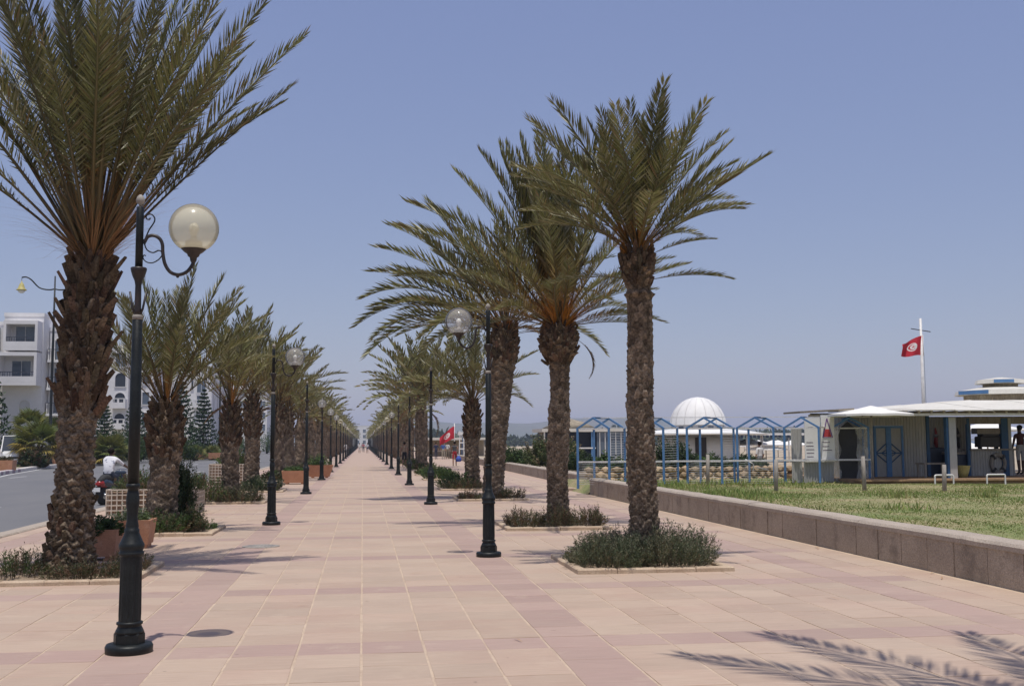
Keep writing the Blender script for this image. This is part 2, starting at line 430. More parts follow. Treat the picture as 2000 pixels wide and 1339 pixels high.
# ================================================================ setting
def sheet(name, x0, x1, y0, y1, z, mat, nx=1, ny=1, wob=0.0, kind='structure'):
    xs, ys = np.linspace(x0, x1, nx + 1), np.linspace(y0, y1, ny + 1)
    X, Y = np.meshgrid(xs, ys)
    Z = np.full_like(X, z)
    if wob: Z += wob * (np.sin(X * 0.9 + 1.3 * np.sin(Y * 0.37)) + np.sin(Y * 0.71 + X * 0.23)) * 0.5
    V = np.c_[X.ravel(), Y.ravel(), Z.ravel()]
    i = np.arange(nx)[None, :] + (nx + 1) * np.arange(ny)[:, None]
    F = np.stack([i, i + 1, i + nx + 2, i + nx + 1], -1).reshape(-1, 4)
    o = mobj(name, np_mesh(name, V, F, mat, smooth=True))
    o['kind'] = kind
    return o

def in_view(x, y, z=0.0, m=0):
    d = Vector((x, y, z - EYE)); k = d.dot(fw)
    if k < 0.5: return False
    f = 2150.2
    px, py = 1000 + f * d.dot(rt2) / k, 669.5 - f * d.dot(up2) / k
    return -m <= px <= 2000 + m and -m <= py <= 1339 + m

sheet('ground', -3300, 3300, -150, 3400, -0.60, M['earth'])
bch = sheet('beach', 0.0, 1.0, 38.2, 420, 0.20, M['sand'], 24, 40, 0.0)
for v in bch.data.vertices:      # its landward edge runs behind the low wall
    x0 = 8.32 + (v.co.y - 41) * 0.0171 if v.co.y < 134 else 9.95
    v.co.z += 0.04 * math.sin(v.co.x * 40 + v.co.y * .3); v.co.x = x0 + (150 - x0) * v.co.x ** 2
sheet('sea', 140, 3250, -140, 3390, -0.28, M['sea'])
sheet('verge', -400, -24.95, -20, 900, -0.02, M['earth'], 4, 4)

# road: one sheet, near kerb, far kerb, dashes
road = sheet('road', -60.0, -6.6, -12, 700, -0.12, M['asphalt'])
for x in (-10.3, -14.5, -18.8):
    y = 30.5 if x == -10.3 else (43.8 if x == -14.5 else 49)
    k = 0
    y -= 27.2
    while y < 240:
        if y > 14:
            mb = MB(); mb.box(x - 0.07, x + 0.07, y, y + 3.0, -0.117, -0.113)
            mb.build('road_dash', M['roadpaint'], road)
        y += 13.6 if x == -14.5 else 13.6
mb = MB(); mb.box(-7.05, -6.93, -10, 420, -0.117, -0.113); mb.build('edge_line', M['roadpaint'], road)

kerb = thing('near_kerb', None, None); tag(kerb, kind='structure')
mb = MB(); mb.cbox(-0.16, 0.16, 0.0, 0.985, -0.16, 0.035, 0.025); kme = mb.mesh('kerb_stone', M['coping'])
for i in range(60):
    y = 12.0 + i
    o = mobj('kerb_stone', kme, kerb, (-6.55 + random.uniform(-.004, .004), y, random.uniform(-.004, .004)))
mb = MB(); mb.cbox(-6.71, -6.39, 72.0, 420, -0.16, 0.035, 0.025); mb.cbox(-6.71, -6.39, -10, 11.985, -0.16, 0.035, 0.025)
mb.build('kerb_run', M['coping'], kerb)
kerb = thing('far_kerb', None, None); tag(kerb, kind='structure')
mb = MB(); mb.cbox(-0.2, 0.2, 0.0, 1.18, -0.16, 0.11, 0.03)
kw, kp = mb.mesh('kerb_stone', M['kerbwhite']), mb.mesh('kerb_stone', M['kerbpurple'])
KPTS = [(-14.2, 34.0), (-17.6, 50.0), (-21.4, 69.5), (-23.6, 84.0), (-24.7, 96.0), (-24.9, 112.0), (-24.9, 178.0)]
def kerb_at(d):
    for (xa, ya), (xb, yb) in zip(KPTS, KPTS[1:]):
        L = math.hypot(xb - xa, yb - ya)
        if d <= L: return xa + (xb - xa) * d / L, ya + (yb - ya) * d / L, math.atan2(-(xb - xa), yb - ya)
        d -= L
    return KPTS[-1][0], KPTS[-1][1], 0.0
for i in range(120):
    x, y, a = kerb_at(1.2 * i)
    if y > 177: break
    mobj('kerb_stone', kp if (i % 2 and y < 76) else kw, kerb, (x, y, random.uniform(-.006, .006)), (0, 0, a))
mb = MB(); mb.cbox(-25.1, -24.7, 178.2, 700, -0.16, 0.11, 0.03)
mb.build('kerb_run', M['kerbwhite'], kerb)
mb = MB()
for k in range(60):
    (x0, y0, a0), (x1, y1, a1) = kerb_at(2.2 * k), kerb_at(2.2 * (k + 1))
    mb.add([(x0 + .38, y0, -.114), (x0 + .56, y0, -.114), (x1 + .56, y1, -.114), (x1 + .38, y1, -.114)], [(0, 1, 2, 3)])
mb.build('far_edge_line', M['roadpaint'], road)
vs = [(x - .15, y, 0.06) for x, y in KPTS] + [(-60, y, 0.06) for x, y in reversed(KPTS)]
mb = MB(); n = len(KPTS)
mb.add(vs, [(i, i + 1, 2 * n - 2 - i, 2 * n - 1 - i) for i in range(n - 1)]); md = mb.build('median', M['earth']); md['kind'] = 'structure'

# ---------------------------------------------------------------- beds (positions first: the paving leaves them open)
BED_Y = []
for k in range(23):
    BED_Y += [13.75 + 17.6 * k, 20.65 + 17.75 * k if k < 2 else 20.85 + 17.6 * k]
BED_X = (2.68, 4.72)
def bed_at(x, y):
    for b in BED_Y:
        if b + 0.1 < y < b + 1.95 and BED_X[0] + 0.1 < abs(x) < BED_X[1] - 0.1: return True
    return False

# ---------------------------------------------------------------- promenade: slab of mortar, tiles proud of it
PIT = 0.505
prom = MB()
prom.box(-6.4, 7.2, -8, 430, -0.30, -0.0045)
prom.box(7.2, 10.2, 35.2, 430, -0.30, -0.0045)
prom = prom.build('promenade', M['mortar']); prom['kind'] = 'structure'
CHX, CHY, HGAP, VGAP = 0.004, 0.003, 0.0100, 0.0038
def tile_shape():
    a, b = PIT / 2 - HGAP, PIT / 2 - VGAP
    mb = MB()
    vs = [(-a, -b, -0.02), (a, -b, -0.02), (a, b, -0.02), (-a, b, -0.02), (-a, -b, -0.002), (a, -b, -0.002), (a, b, -0.002), (-a, b, -0.002),
          (-a + CHX, -b + CHY, 0), (a - CHX, -b + CHY, 0), (a - CHX, b - CHY, 0), (-a + CHX, b - CHY, 0)]
    fs = [(8, 9, 10, 11)]
    for i in range(4):
        j = (i + 1) % 4
        fs += [(i, j, 4 + j, 4 + i), (4 + i, 4 + j, 8 + j, 8 + i)]
    return vs, fs
TV, TF = tile_shape()
tile_me = {}
for kind in ('tile', 'tile_band'):
    for q in range(9):
        mb = MB(); c = ((q % 3) / 2.0, (q // 3) / 2.0, 0.5)
        c = (min(1, max(0, c[0] + random.uniform(-.12, .12))), min(1, max(0, c[1] + random.uniform(-.12, .12))), .5)
        mb.add(TV, TF, 0, col=c)
        tile_me[kind, q] = mb.mesh('paving_tile', M[kind], True)
ROW0 = 9.456 - PIT * 40          # near edge of a dark row falls on y = 9.456
def is_band(i, j):
    """columns under the lamps and near the walls, and every seventh row, are the dark tile"""
    ci = i if i >= 0 else -i - 1
    return ci in (3, 11) or ((j - 40) % 7 == 0 and -12 <= i <= 12)
cells = []
for j in range(17, 190):
    y = ROW0 + (j + 0.5) * PIT - PIT
    for i in range(-13, 15):
        x = (i + 0.5) * PIT
        if x > 7.1 or x < -6.36 or bed_at(x, y) or y < -3: continue
        cells.append((i, j, x, y))
cells.sort(key=lambda c: c[3] if in_view(c[2], c[3], 0, 30) else 1e6 + c[3])
rest = {'tile': MB(), 'tile_band': MB()}
for n, (i, j, x, y) in enumerate(cells):
    kd = 'tile_band' if is_band(i, j) else 'tile'
    q = random.randrange(9)
    dz = random.uniform(-0.0015, 0.0015)
    if n < 300:
        mobj('paving_tile', tile_me[kd, q], prom, (x + random.uniform(-.004, .004), y + random.uniform(-.002, .002), dz), (random.uniform(-.004, .004), random.uniform(-.004, .004), random.uniform(-.006, .006)))
    else:
        rest[kd].add([(vx + x, vy + y, vz + dz) for vx, vy, vz in TV], TF, 0, col=(random.random(), random.random(), .5))
for kd, nm in (('tile', 'light_paving'), ('tile_band', 'dark_paving')):
    o = rest[kd].build(nm, M[kd], prom, colors=True); o['kind'] = 'stuff'
YEND = ROW0 + 189 * PIT
# beyond that the pieces are under a few pixels: one sheet with the same pattern
def far_paving_mat():
    m, nt, bs, out = newmat('far_paving')
    ge = node(nt, 'ShaderNodeNewGeometry')
    sp = node(nt, 'ShaderNodeSeparateXYZ'); nt.links.new(ge.outputs['Position'], sp.inputs[0])
    def mth(op, a, b=None):
        n = node(nt, 'ShaderNodeMath', operation=op)
        for k, v in enumerate((a, b)):
            if v is None: continue
            if hasattr(v, 'links'): nt.links.new(v, n.inputs[k])
            else: n.inputs[k].default_value = v
        return n.outputs[0]
    ax = mth('ABSOLUTE', sp.outputs[0])
    lane = mth('MULTIPLY', mth('GREATER_THAN', ax, 3 * PIT), mth('LESS_THAN', ax, 4 * PIT))
    row = mth('LESS_THAN', mth('MODULO', mth('SUBTRACT', sp.outputs[1], ROW0 + 39 * PIT), 7 * PIT), PIT)
    band = mth('MAXIMUM', lane, row)
    n1 = node(nt, 'ShaderNodeTexNoise', Scale=0.7, Detail=5.0); nt.links.new(ge.outputs['Position'], n1.inputs['Vector'])
    lt = mixc(nt, (0.450, 0.338, 0.255), (0.442, 0.318, 0.240), n1.outputs[0])
    dk = mixc(nt, (0.387, 0.27, 0.224), (0.400, 0.282, 0.232), n1.outputs[0])
    nt.links.new(mixc(nt, lt, dk, band), bs.inputs['Base Color'])
    bs.inputs['Roughness'].default_value = 0.75
    return m
mb = MB()
mb.add([(-6.38, YEND, 0.0), (7.1, YEND, 0.0), (7.1, 428, 0.0), (-6.38, 428, 0.0)], [(0, 1, 2, 3)])
mb.add([(7.22, 36, 0.0), (10.1, 36, 0.0), (10.1, 428, 0.0), (7.22, 428, 0.0)], [(0, 1, 2, 3)])
mb.build('far_paving', far_paving_mat(), prom)

# round cast-iron cover let into the paving
cov = thing('manhole_cover', 'round cast iron cover set in the dark tiles beside the road-side lamps', 'manhole cover', (-1.62, 18.4, 0.004))
mb = MB(); mb.lathe([(0.30, -0.01), (0.30, 0.004), (0.285, 0.006), (0.0, 0.006)], 32); mb.build('lid', M['dustcap'], cov)
mb = MB()
for k in range(12):
    a = k * PI / 6
    mb.obox((0.19 * math.cos(a), 0.19 * math.sin(a), 0.008), (0.05 * math.cos(a), 0.05 * math.sin(a), 0), (-0.012 * math.sin(a), 0.012 * math.cos(a), 0), (0, 0, 0.003))
mb.build('rib', M['socket'], cov)

# ---------------------------------------------------------------- low bench wall along the lawn
def bench_wall(label, x0, y0, x1, y1, n_parts, total, h):
    L = math.hypot(x1 - x0, y1 - y0); ang = math.atan2(y1 - y0, x1 - x0)
    w = thing('bench_wall', label, 'low wall', (x0, y0, 0), ang)
    y = 0.0; k = 0; rr = random.Random(3)
    core = MB(); core.box(0.02, L - 0.02, -0.30, 0.034, -0.2, h - 0.088); core.build('core', M['coping'], w)
    while y < L - 0.3:
        ln = rr.uniform(0.62, 0.74) if k < n_parts else rr.uniform(2.5, 3.5)
        ln = min(ln, L - y)
        g = 0.012
        b = MB(); z1 = h - 0.075
        b.obox(((y + y + ln) / 2, 0.0, z1 / 2 - 0.05), (ln / 2 - g, 0, 0), (0, 0.045, 0), (0, 0, z1 / 2 + 0.04))
        b.build('wall_block', M['block'], w, (0, rr.uniform(-.006, .006), rr.uniform(-.003, .003)))
        y += ln; k += 1
    y = 0.0; k = 0
    while y < L - 0.2:
        ln = min(rr.uniform(1.9, 2.8) if k < 16 else 9.0, L - y)
        b = MB()
        prof = [(-0.36, h - 0.085), (0.065, h - 0.085), (0.07, h - 0.03), (0.035, h + 0.004), (-0.15, h + 0.016), (-0.33, h + 0.004), (-0.365, h - 0.03)]
        nseg = 5
        vs = []; fs = []
        for s in range(nseg + 1):
            t = y + 0.006 + (ln - 0.012) * s / nseg; jz = rr.uniform(-.006, .006); jy = rr.uniform(-.005, .005)
            vs += [(t, p[0] + jy * 0, p[1] + (jz if p[1] > h - 0.05 else 0)) for p in prof]
        m_ = len(prof)
        for s in range(nseg):
            fs += [(s * m_ + q, s * m_ + (q + 1) % m_, (s + 1) * m_ + (q + 1) % m_, (s + 1) * m_ + q) for q in range(m_)]
        fs += [tuple(range(m_)), tuple(reversed(range(nseg * m_, (nseg + 1) * m_)))]
        b.add(vs, [tuple(reversed(f)) for f in fs])
        b.build('coping_slab', M['coping'], w)
        y += ln; k += 1
    return w
# built along +x of its own frame; the face towards the promenade is local +y when the wall runs +Y
bench_wall('long low concrete block bench wall between the paving and the lawn', 7.20, 4.0, 7.20, 34.6, 60, 0, 0.50)
bench_wall('farther low bench wall beyond the gap beside the blue hut frames', 8.05, 41.0, 9.6, 132.0, 24, 0, 0.47)
mb = MB(); mb.cbox(0, 1.3, 0, 0.8, -0.02, 0.10, 0.02); o = mb.build('stone_slab', M['kerbstone'], None, (7.15, 37.0, 0.0), (0, 0, 0.3))
tag(o, 'pale stone slab step in the gap at the end of the bench wall', 'step')

# lawn
def lawn_mat():
    m, nt, bs, out = newmat('lawn')
    ge = node(nt, 'ShaderNodeNewGeometry')
    n1 = node(nt, 'ShaderNodeTexNoise', Scale=0.45, Detail=6.0, Roughness=0.65); nt.links.new(ge.outputs['Position'], n1.inputs['Vector'])
    n2 = node(nt, 'ShaderNodeTexNoise', Scale=22.0, Detail=3.0); nt.links.new(ge.outputs['Position'], n2.inputs['Vector'])
    c = mixc(nt, (0.175, 0.205, 0.065), (0.34, 0.275, 0.15), ramp(nt, n1.outputs[0], 0.40, 0.64))
    c = mixc(nt, c, mixc(nt, (0.6,) * 3, (1.35,) * 3, ramp(nt, n2.outputs[0], .3, .7)), 1.0, 'MULTIPLY')
    nt.links.new(c, bs.inputs['Base Color']); bs.inputs['Roughness'].default_value = 0.95
    b = node(nt, 'ShaderNodeBump', Strength=0.8, Distance=0.03); nt.links.new(n2.outputs[0], b.inputs['Height']); nt.links.new(b.outputs[0], bs.inputs['Normal'])
    return m
lawn = sheet('lawn', 7.46, 60, 2, 40.2, 0.30, lawn_mat(), 60, 44, 0.03)
mb = MB(); mb.add([(7.46, 34.5, 0.31), (7.46, 40.2, 0.31), (7.05, 40.6, -0.02), (7.05, 34.7, -0.02)], [(0, 1, 2, 3)]); mb.add([(7.46, 40.2, 0.31), (60, 40.2, 0.31), (60, 40.9, 0.05), (7.46, 40.9, 0.05)], [(0, 1, 2, 3)])
mb.build('lawn_bank', lawn.data.materials[0], lawn)
def grass_blades(n, seed):
    g = np.random.default_rng(seed)
    x = np.concatenate([7.55 + g.random(n) ** 1.15 * 16, 7.5 + g.random(n // 10) * 0.5, 7.5 + g.random(n // 8) * 20])
    y = np.concatenate([11.5 + g.random(n) * 22.5, 11.5 + g.random(n // 10) * 23, 31 + g.random(n // 8) * 7])
    for wx, wy, wn, ws in ((8.1, 23.0, 160, .35), (8.5, 25.5, 220, .5), (8.2, 19.5, 90, .25), (9.4, 27.5, 160, .5), (12.6, 25.0, 70, .22), (14.4, 24.2, 60, .16), (10.8, 21.0, 60, .3), (8.0, 29.0, 150, .4), (16.0, 27.0, 60, .3), (9.0, 32.5, 200, .7), (12.0, 33.2, 260, .9)):
        x = np.concatenate([x, wx + g.normal(0, ws, wn)]); y = np.concatenate([y, wy + g.normal(0, ws * 1.3, wn)])
    weed = np.arange(len(x)) >= n + n // 10 + n // 8
    keep = (x / y < 0.70) & (x > 7.55)
    keep &= ~((x > 15.4) & (y > 32.2))
    x, y, weed = x[keep], y[keep], weed[keep]; k = len(x)
    patch = 0.5 + 0.5 * np.sin(x * 0.8 + 2 * np.sin(y * 0.35)) * np.cos(y * 0.5 + 0.6 * x)
    h = (0.014 + 0.030 * g.random(k) ** 2) * (0.6 + 0.9 * patch)
    tall = (g.random(k) < 0.006) | ((x < 8.0) & (g.random(k) < 0.06)) | ((y > 33) & (g.random(k) < 0.12))
    h[tall] *= 3.2
    h[weed] = 0.07 + 0.17 * g.random(int(weed.sum()))
    z = 0.30 + 0.03 * (np.sin(x * 0.9 + 1.3 * np.sin(y * 0.37)) + np.sin(y * 0.71 + x * 0.23)) * 0.5 - 0.01
    a = g.random(k) * 2 * PI; w = 0.008 + 0.008 * g.random(k) + 0.0004 * y
    lx, ly = g.normal(0, 0.35, k) * h, g.normal(0, 0.35, k) * h
    V = np.empty((k, 3, 3))
    V[:, 0] = np.c_[x - w * np.cos(a), y - w * np.sin(a), z]
    V[:, 1] = np.c_[x + w * np.cos(a), y + w * np.sin(a), z]
    V[:, 2] = np.c_[x + lx, y + ly, z + h]
    dry = np.clip(g.random(k) * 0.85 + 0.5 * (1 - patch) - 0.38, 0, 1)[:, None]
    C = (1 - dry) * np.array([0.185, 0.265, 0.065]) + dry * np.array([0.40, 0.335, 0.155])
    C *= (0.84 + 0.32 * g.random(k))[:, None]
    F = np.arange(3 * k).reshape(-1, 3)
    return np_mesh('grass', V.reshape(-1, 3), F, M['grass'], np.repeat(C, 3, 0))
o = mobj('grass', grass_blades(120000, 5)); tag(o, 'short patchy green and dry grass of the lawn', 'grass', kind='stuff')

# hills far across the bay and the wood at their foot
xs = np.linspace(-900, 3000, 140)
def ridge(x, a, b): return a * (0.62 + 0.38 * np.sin(x * 0.0021 + b)) * (0.9 + 0.1 * np.sin(x * 0.009 + b * 3)) * np.clip((x + 500) / 700, 0.05, 1) * np.clip((2400 - x) / 1500, 0.02, 1)
V = []; 
prof = ridge(xs, 74.0, 0.35)
for k, (t, yy) in enumerate(((0, 2500), (0.45, 2750), (0.8, 2950), (1.0, 3100), (0.3, 3350))):
    V.append(np.c_[xs, yy + 40 * np.sin(xs * 0.011 + k), -0.7 + prof * t * (1 + 0.05 * np.sin(xs * 0.03 + k))])
V = np.concatenate(V); nx = len(xs)
F = np.array([(r * nx + i, r * nx + i + 1, (r + 1) * nx + i + 1, (r + 1) * nx + i) for r in range(4) for i in range(nx - 1)])
o = mobj('hills', np_mesh('hills', V, F, M['hills'], smooth=True)); o['kind'] = 'structure'

# ================================================================ palms
def frond_mesh(name, bend, pairs, leaf, width, seed, pet=0.16, orange=0.0, dry=0.0, vee=0.62, seg=2, clump=0.0):
    """a feather leaf one unit long, growing along +x and bending towards -z"""
    g = np.random.default_rng(seed)
    n = 24
    s = np.linspace(0, 1, n)
    phi = -bend * s ** 1.4
    dx, dz = np.cos(phi), np.sin(phi)
    X = np.concatenate([[0], np.cumsum((dx[1:] + dx[:-1]) / 2) / (n - 1)])
    Z = np.concatenate([[0], np.cumsum((dz[1:] + dz[:-1]) / 2) / (n - 1)])
    Yw = 0.02 * np.sin(s * 3 + g.random() * 6) * s
    P = np.c_[X, Yw, Z]
    V, F, C = [], [], []
    rad = 0.0068 * (1 - s) ** 0.8 + 0.0010
    rc0, rc1 = np.array([0.155, 0.105, 0.045]), np.array([0.15, 0.15, 0.065])
    if dry: rc0, rc1 = np.array([.22, .14, .07]), np.array([.2, .13, .07])
    for i in range(0, n, 2):
        t = np.array([dx[i], 0, dz[i]]); nn = np.array([-dz[i], 0, dx[i]])
        for a in (0, 2.09, 4.19):
            V.append(P[i] + rad[i] * (np.cos(a) * nn * 0.8 + np.sin(a) * np.array([0, 1.3, 0])))
            C.append(rc0 * (1 - s[i]) + rc1 * s[i])
    m = n // 2
    for i in range(m - 1):
        for k in range(3):
            a, b = i * 3 + k, i * 3 + (k + 1) % 3
            F += [(a, b, b + 3), (a, b + 3, a + 3)]
    for q in range(pairs):
        u = (q + 0.5) / pairs
        for sd in (-1, 1):
            ss = pet + (0.985 - pet) * min(1, max(0, u + g.normal(0, 0.25 / pairs)))
            if clump: ss = pet + (0.985 - pet) * (math.floor(u * pairs / 3) * 3 + 1.5 + (u * pairs % 3 - 1.5) * (1 - clump)) / pairs
            f = ss * (n - 1); i = min(int(f), n - 2); w = f - i
            p = P[i] * (1 - w) + P[i + 1] * w
            t = np.array([dx[i], 0, dz[i]]); nn = np.array([-dz[i], 0, dx[i]])
            prof = min(1.0, 0.30 + 1.9 * u) * (1 - 0.62 * max(0, (u - 0.45) / 0.55) ** 1.3)
            spine = u < 0.10
            ln = leaf * prof * g.uniform(0.85, 1.1) * (0.55 if spine else 1)
            al = R(60 - 32 * u) + g.normal(0, 0.05)
            v = vee + g.normal(0, 0.13) + 0.16 * (q % 3 - 1)
            sd3 = np.array([0, sd * math.cos(v), 0]) + nn * math.sin(v)
            d = t * math.cos(al) + sd3 * math.sin(al)
            side = np.cross(d, np.array([0, 0, 1.0]) + 0.9 * g.normal(0, 1, 3)); side /= np.linalg.norm(side) + 1e-9
            wd = width * (0.5 if spine else 1) * g.uniform(0.8, 1.2)
            b = len(V)
            dn = np.array([0, 0, -1.0])
            V += [p, p + d * ln * 0.42 + side * wd, p + d * ln * 0.42 - side * wd, p + d * ln + dn * ln * (0.05 * (1 - dry) + 0.3 * dry)]
            F += [(b, b + 1, b + 3), (b, b + 3, b + 2)]
            gr = np.array([0.145, 0.148, 0.048]) * g.uniform(0.75, 1.3)
            if g.random() < 0.25: gr = np.array([0.25, 0.232, 0.118]) * g.uniform(0.8, 1.2)      # greyish, dusty leaflet
            if g.random() < 0.08: gr = np.array([0.19, 0.135, 0.06])
            og = np.array([0.30, 0.145, 0.03]) * g.uniform(0.7, 1.2)
            k = max(0.0, orange * (1.0 - u * 2.2)) + (0.75 if spine else 0)
            k = min(1, k * g.uniform(0.6, 1.3))
            c = gr * (1 - k) + og * k
            if dry: c = np.array([0.20, 0.125, 0.06]) * g.uniform(0.6, 1.25)
            tip = c * 0.8 + np.array([0.12, 0.085, 0.035]) * 0.35
            C += [c, c, c, tip]
    return np_mesh(name, np.array(V), np.array(F), M['frond'], np.array(C))

BENDS = [R(8), R(24), R(45), R(75), R(105)]
FR = {}
for b, bd in enumerate(BENDS):
    for q in range(2):
        FR['near', b, q] = frond_mesh('frond', bd, 104, 0.118, 0.0029, 10 * b + q, pet=0.25, vee=0.38)
        FR['fine', b, q] = frond_mesh('frond', bd, 76, 0.195, 0.0052, 50 + 10 * b + q, pet=0.13, vee=0.45)
        FR['orange', b, q] = frond_mesh('frond', bd, 78, 0.165, 0.0046, 100 + 10 * b + q, pet=0.14, orange=0.9)
        FR['mid', b, q] = frond_mesh('frond', bd, 56, 0.172, 0.0066, 150 + 10 * b + q, pet=0.16, orange=0.3)
        FR['far', b, q] = frond_mesh('frond', bd, 20, 0.165, 0.015, 200 + 10 * b + q, pet=0.16, orange=0.3)
FR['dry', 0, 0] = frond_mesh('frond', R(60), 46, 0.13, 0.004, 300, pet=0.2, dry=1)
FR['dry', 1, 0] = frond_mesh('frond', R(95), 46, 0.13, 0.004, 301, pet=0.2, dry=1)

def frond_matrix(az, inc, roll=0.0):
    rad = Vector((math.cos(az), math.sin(az), 0))
    d = rad * math.sin(inc) + Vector((0, 0, 1)) * math.cos(inc)
    n = (-rad) * math.cos(inc) + Vector((0, 0, 1)) * math.sin(inc)
    y = n.cross(d)
    m = Matrix(((d.x, y.x, n.x), (d.y, y.y, n.y), (d.z, y.z, n.z)))
    return m @ Matrix.Rotation(roll, 3, 'X')

def add_frond(parent, lod, b, base, az, inc, L, roll=0.0, name='frond', rr=random):
    me = FR[lod, b, rr.randrange(2)] if lod != 'dry' else FR['dry', b, 0]
    o = bpy.data.objects.new(name, me); link(o, parent)
    m = frond_matrix(az, inc, roll).to_4x4()
    m.translation = Vector(base)
    o.matrix_basis = m @ Matrix.Scale(L, 4)
    return o

def trunk_mesh(name, H, prof, nth, dz, cell_n, cell_h, amp, seed, lean=(0, 0), ring=0.25):
    """tapering column covered with overlapping pointed leaf-base scars"""
    g = np.random.default_rng(seed)
    nz = max(8, int(H / dz))
    z = np.linspace(-0.06, H, nz); th = np.linspace(0, 2 * PI, nth, endpoint=False)
    TH, Zm = np.meshgrid(th, z)
    r0 = np.interp(Zm, [p[0] for p in prof], [p[1] for p in prof])
    am = np.interp(Zm, [p[0] for p in prof], [p[2] for p in prof])
    ch = cell_h
    v = Zm / ch; u = TH / (2 * PI) * cell_n
    jit = 0.16 * np.sin(u * 2 * PI / cell_n * 5 + v * 0.9 + seed) + 0.12 * np.sin(v * 2.3 + TH * 3)
    v = v + jit
    best = np.zeros_like(Zm); tone = np.zeros_like(Zm)
    for off in (0, 1):
        vv = (v - off * 0.5); row = np.floor(vv); b = vv - row
        uu = u + off * 0.5 + 0.0; colm = np.floor(uu) % cell_n; a = uu - np.floor(uu) - 0.5
        hsh = np.abs(np.sin(row * 127.1 + colm * 311.7 + off * 74.7 + seed) * 43758.5453) % 1.0
        wdt = 0.5 * (1 - np.clip(b, 0, 1) ** 2.2 * 0.75)
        inside = np.clip((wdt - np.abs(a)) * 9, 0, 1)
        hgt = inside * (0.25 + 0.75 * b) * np.clip((1 - b) * 9, 0, 1) * (0.55 + 0.75 * hsh)
        upd = hgt > best
        tone = np.where(upd, hsh, tone); best = np.maximum(best, hgt)
    # weathered old rings: uneven level ridges with dark creases between them
    ph = Zm / (cell_h * 0.62) + 0.55 * np.sin(TH * 2 + seed + Zm * 1.1) + 0.35 * np.sin(TH * 5 + Zm * 2.3) + 0.22 * np.sin(TH * 11 + Zm * 5.7 + seed)
    rg = np.abs(np.sin(ph * PI)) ** 0.6 * (0.65 + 0.35 * np.sin(TH * 7 + np.floor(ph) * 2.4))
    mix = ring * np.clip((0.62 - Zm / H) * 4, 0, 1)
    best = best * (1 - mix) + rg * mix
    tone = tone * (1 - mix) + mix * (0.5 + 0.5 * np.sin(np.floor(ph) * 1.9 + TH * 3))
    rough = g.normal(0, 0.10, Zm.shape)
    rr = r0 + am * amp * (best - 0.35 + rough)
    t = np.clip(Zm / H, 0, 1)
    cx = lean[0] * t ** 1.4 + 0.02 * np.sin(t * 7 + seed); cy = lean[1] * t ** 1.4
    V = np.stack([cx + rr * np.cos(TH), cy + rr * np.sin(TH), Zm], -1).reshape(-1, 3)
    i = np.arange(nz - 1)[:, None] * nth + np.arange(nth)[None, :]
    j = np.arange(nz - 1)[:, None] * nth + (np.arange(nth)[None, :] + 1) % nth
    F = np.stack([i, j, j + nth, i + nth], -1).reshape(-1, 4)
    c = (0.55 + 0.80 * tone + 0.45 * (best - .4) + g.normal(0, 0.07, Zm.shape)).ravel()[:, None]
    warm = np.clip((Zm / H - 0.55) * 1.6, 0, 1).ravel()[:, None]
    C = c * ((1 - warm) * np.array([1.10, 1.09, 1.06]) + warm * np.array([0.92, 0.80, 0.66]))
    return np_mesh(name, V, F, M['bark'], C)

def boot_shape(mb, base, az, tilt, L, w, t, rr):
    """one cut leaf base: broad keeled wedge that stands off the trunk"""
    rad = Vector((math.cos(az), math.sin(az), 0)); tan = Vector((-math.sin(az), math.cos(az), 0))
    d = (Vector((0, 0, 1)) * math.cos(tilt) + rad * math.sin(tilt)); n = rad * math.cos(tilt) - Vector((0, 0, 1)) * math.sin(tilt)
    b = Vector(base)
    c = rr.uniform(0.55, 1.25); col = (c * rr.uniform(0.95, 1.15), c * rr.uniform(0.93, 1.05), c * 0.95)
    vs = []
    for s, ww, tt in ((0, 1.0, 0.9), (0.45, 0.86, 1.0), (1.0, 0.42, 0.75)):
        p = b + d * L * s + tan * rr.uniform(-.01, .01)
        vs += [p - tan * w * ww * 0.5, p + tan * w * ww * 0.5, p + n * t * tt]
    fs = []
    for k in (0, 3):
        fs += [(k, k + 2, k + 5, k + 3), (k + 2, k + 1, k + 4, k + 5), (k + 1, k, k + 3, k + 4)]
    fs += [(6, 8, 7)]
    mb.add(vs, fs, 0, col=col)

def boots(parent, rz0, n, z0, z1, rfun, L, w, t, tilt, seed, single=False, lean=(0, 0), H=1.0):
    rr = random.Random(seed); joined = MB()
    for k in range(n):
        f = (k + 0.5) / n; z = z0 + (z1 - z0) * f
        az = rz0 + k * 2.39996 + rr.uniform(-.2, .2)
        r = rfun(z) * 0.93
        q = (z / H) ** 1.4
        base = (r * math.cos(az) + lean[0] * q, r * math.sin(az) + lean[1] * q, z)
        mb = MB() if single else joined
        boot_shape(mb, base, az, tilt * (0.7 + 0.6 * rr.random()) + (0.35 if rr.random() < 0.07 else 0), L * rr.uniform(0.75, 1.25), w * rr.uniform(0.85, 1.1), t, rr)
        if single: mb.build('leaf_base', M['boot'], parent, colors=True)
    if not single:
        o = joined.build('leaf_bases', M['boot'], parent, colors=True); o['kind'] = 'stuff'

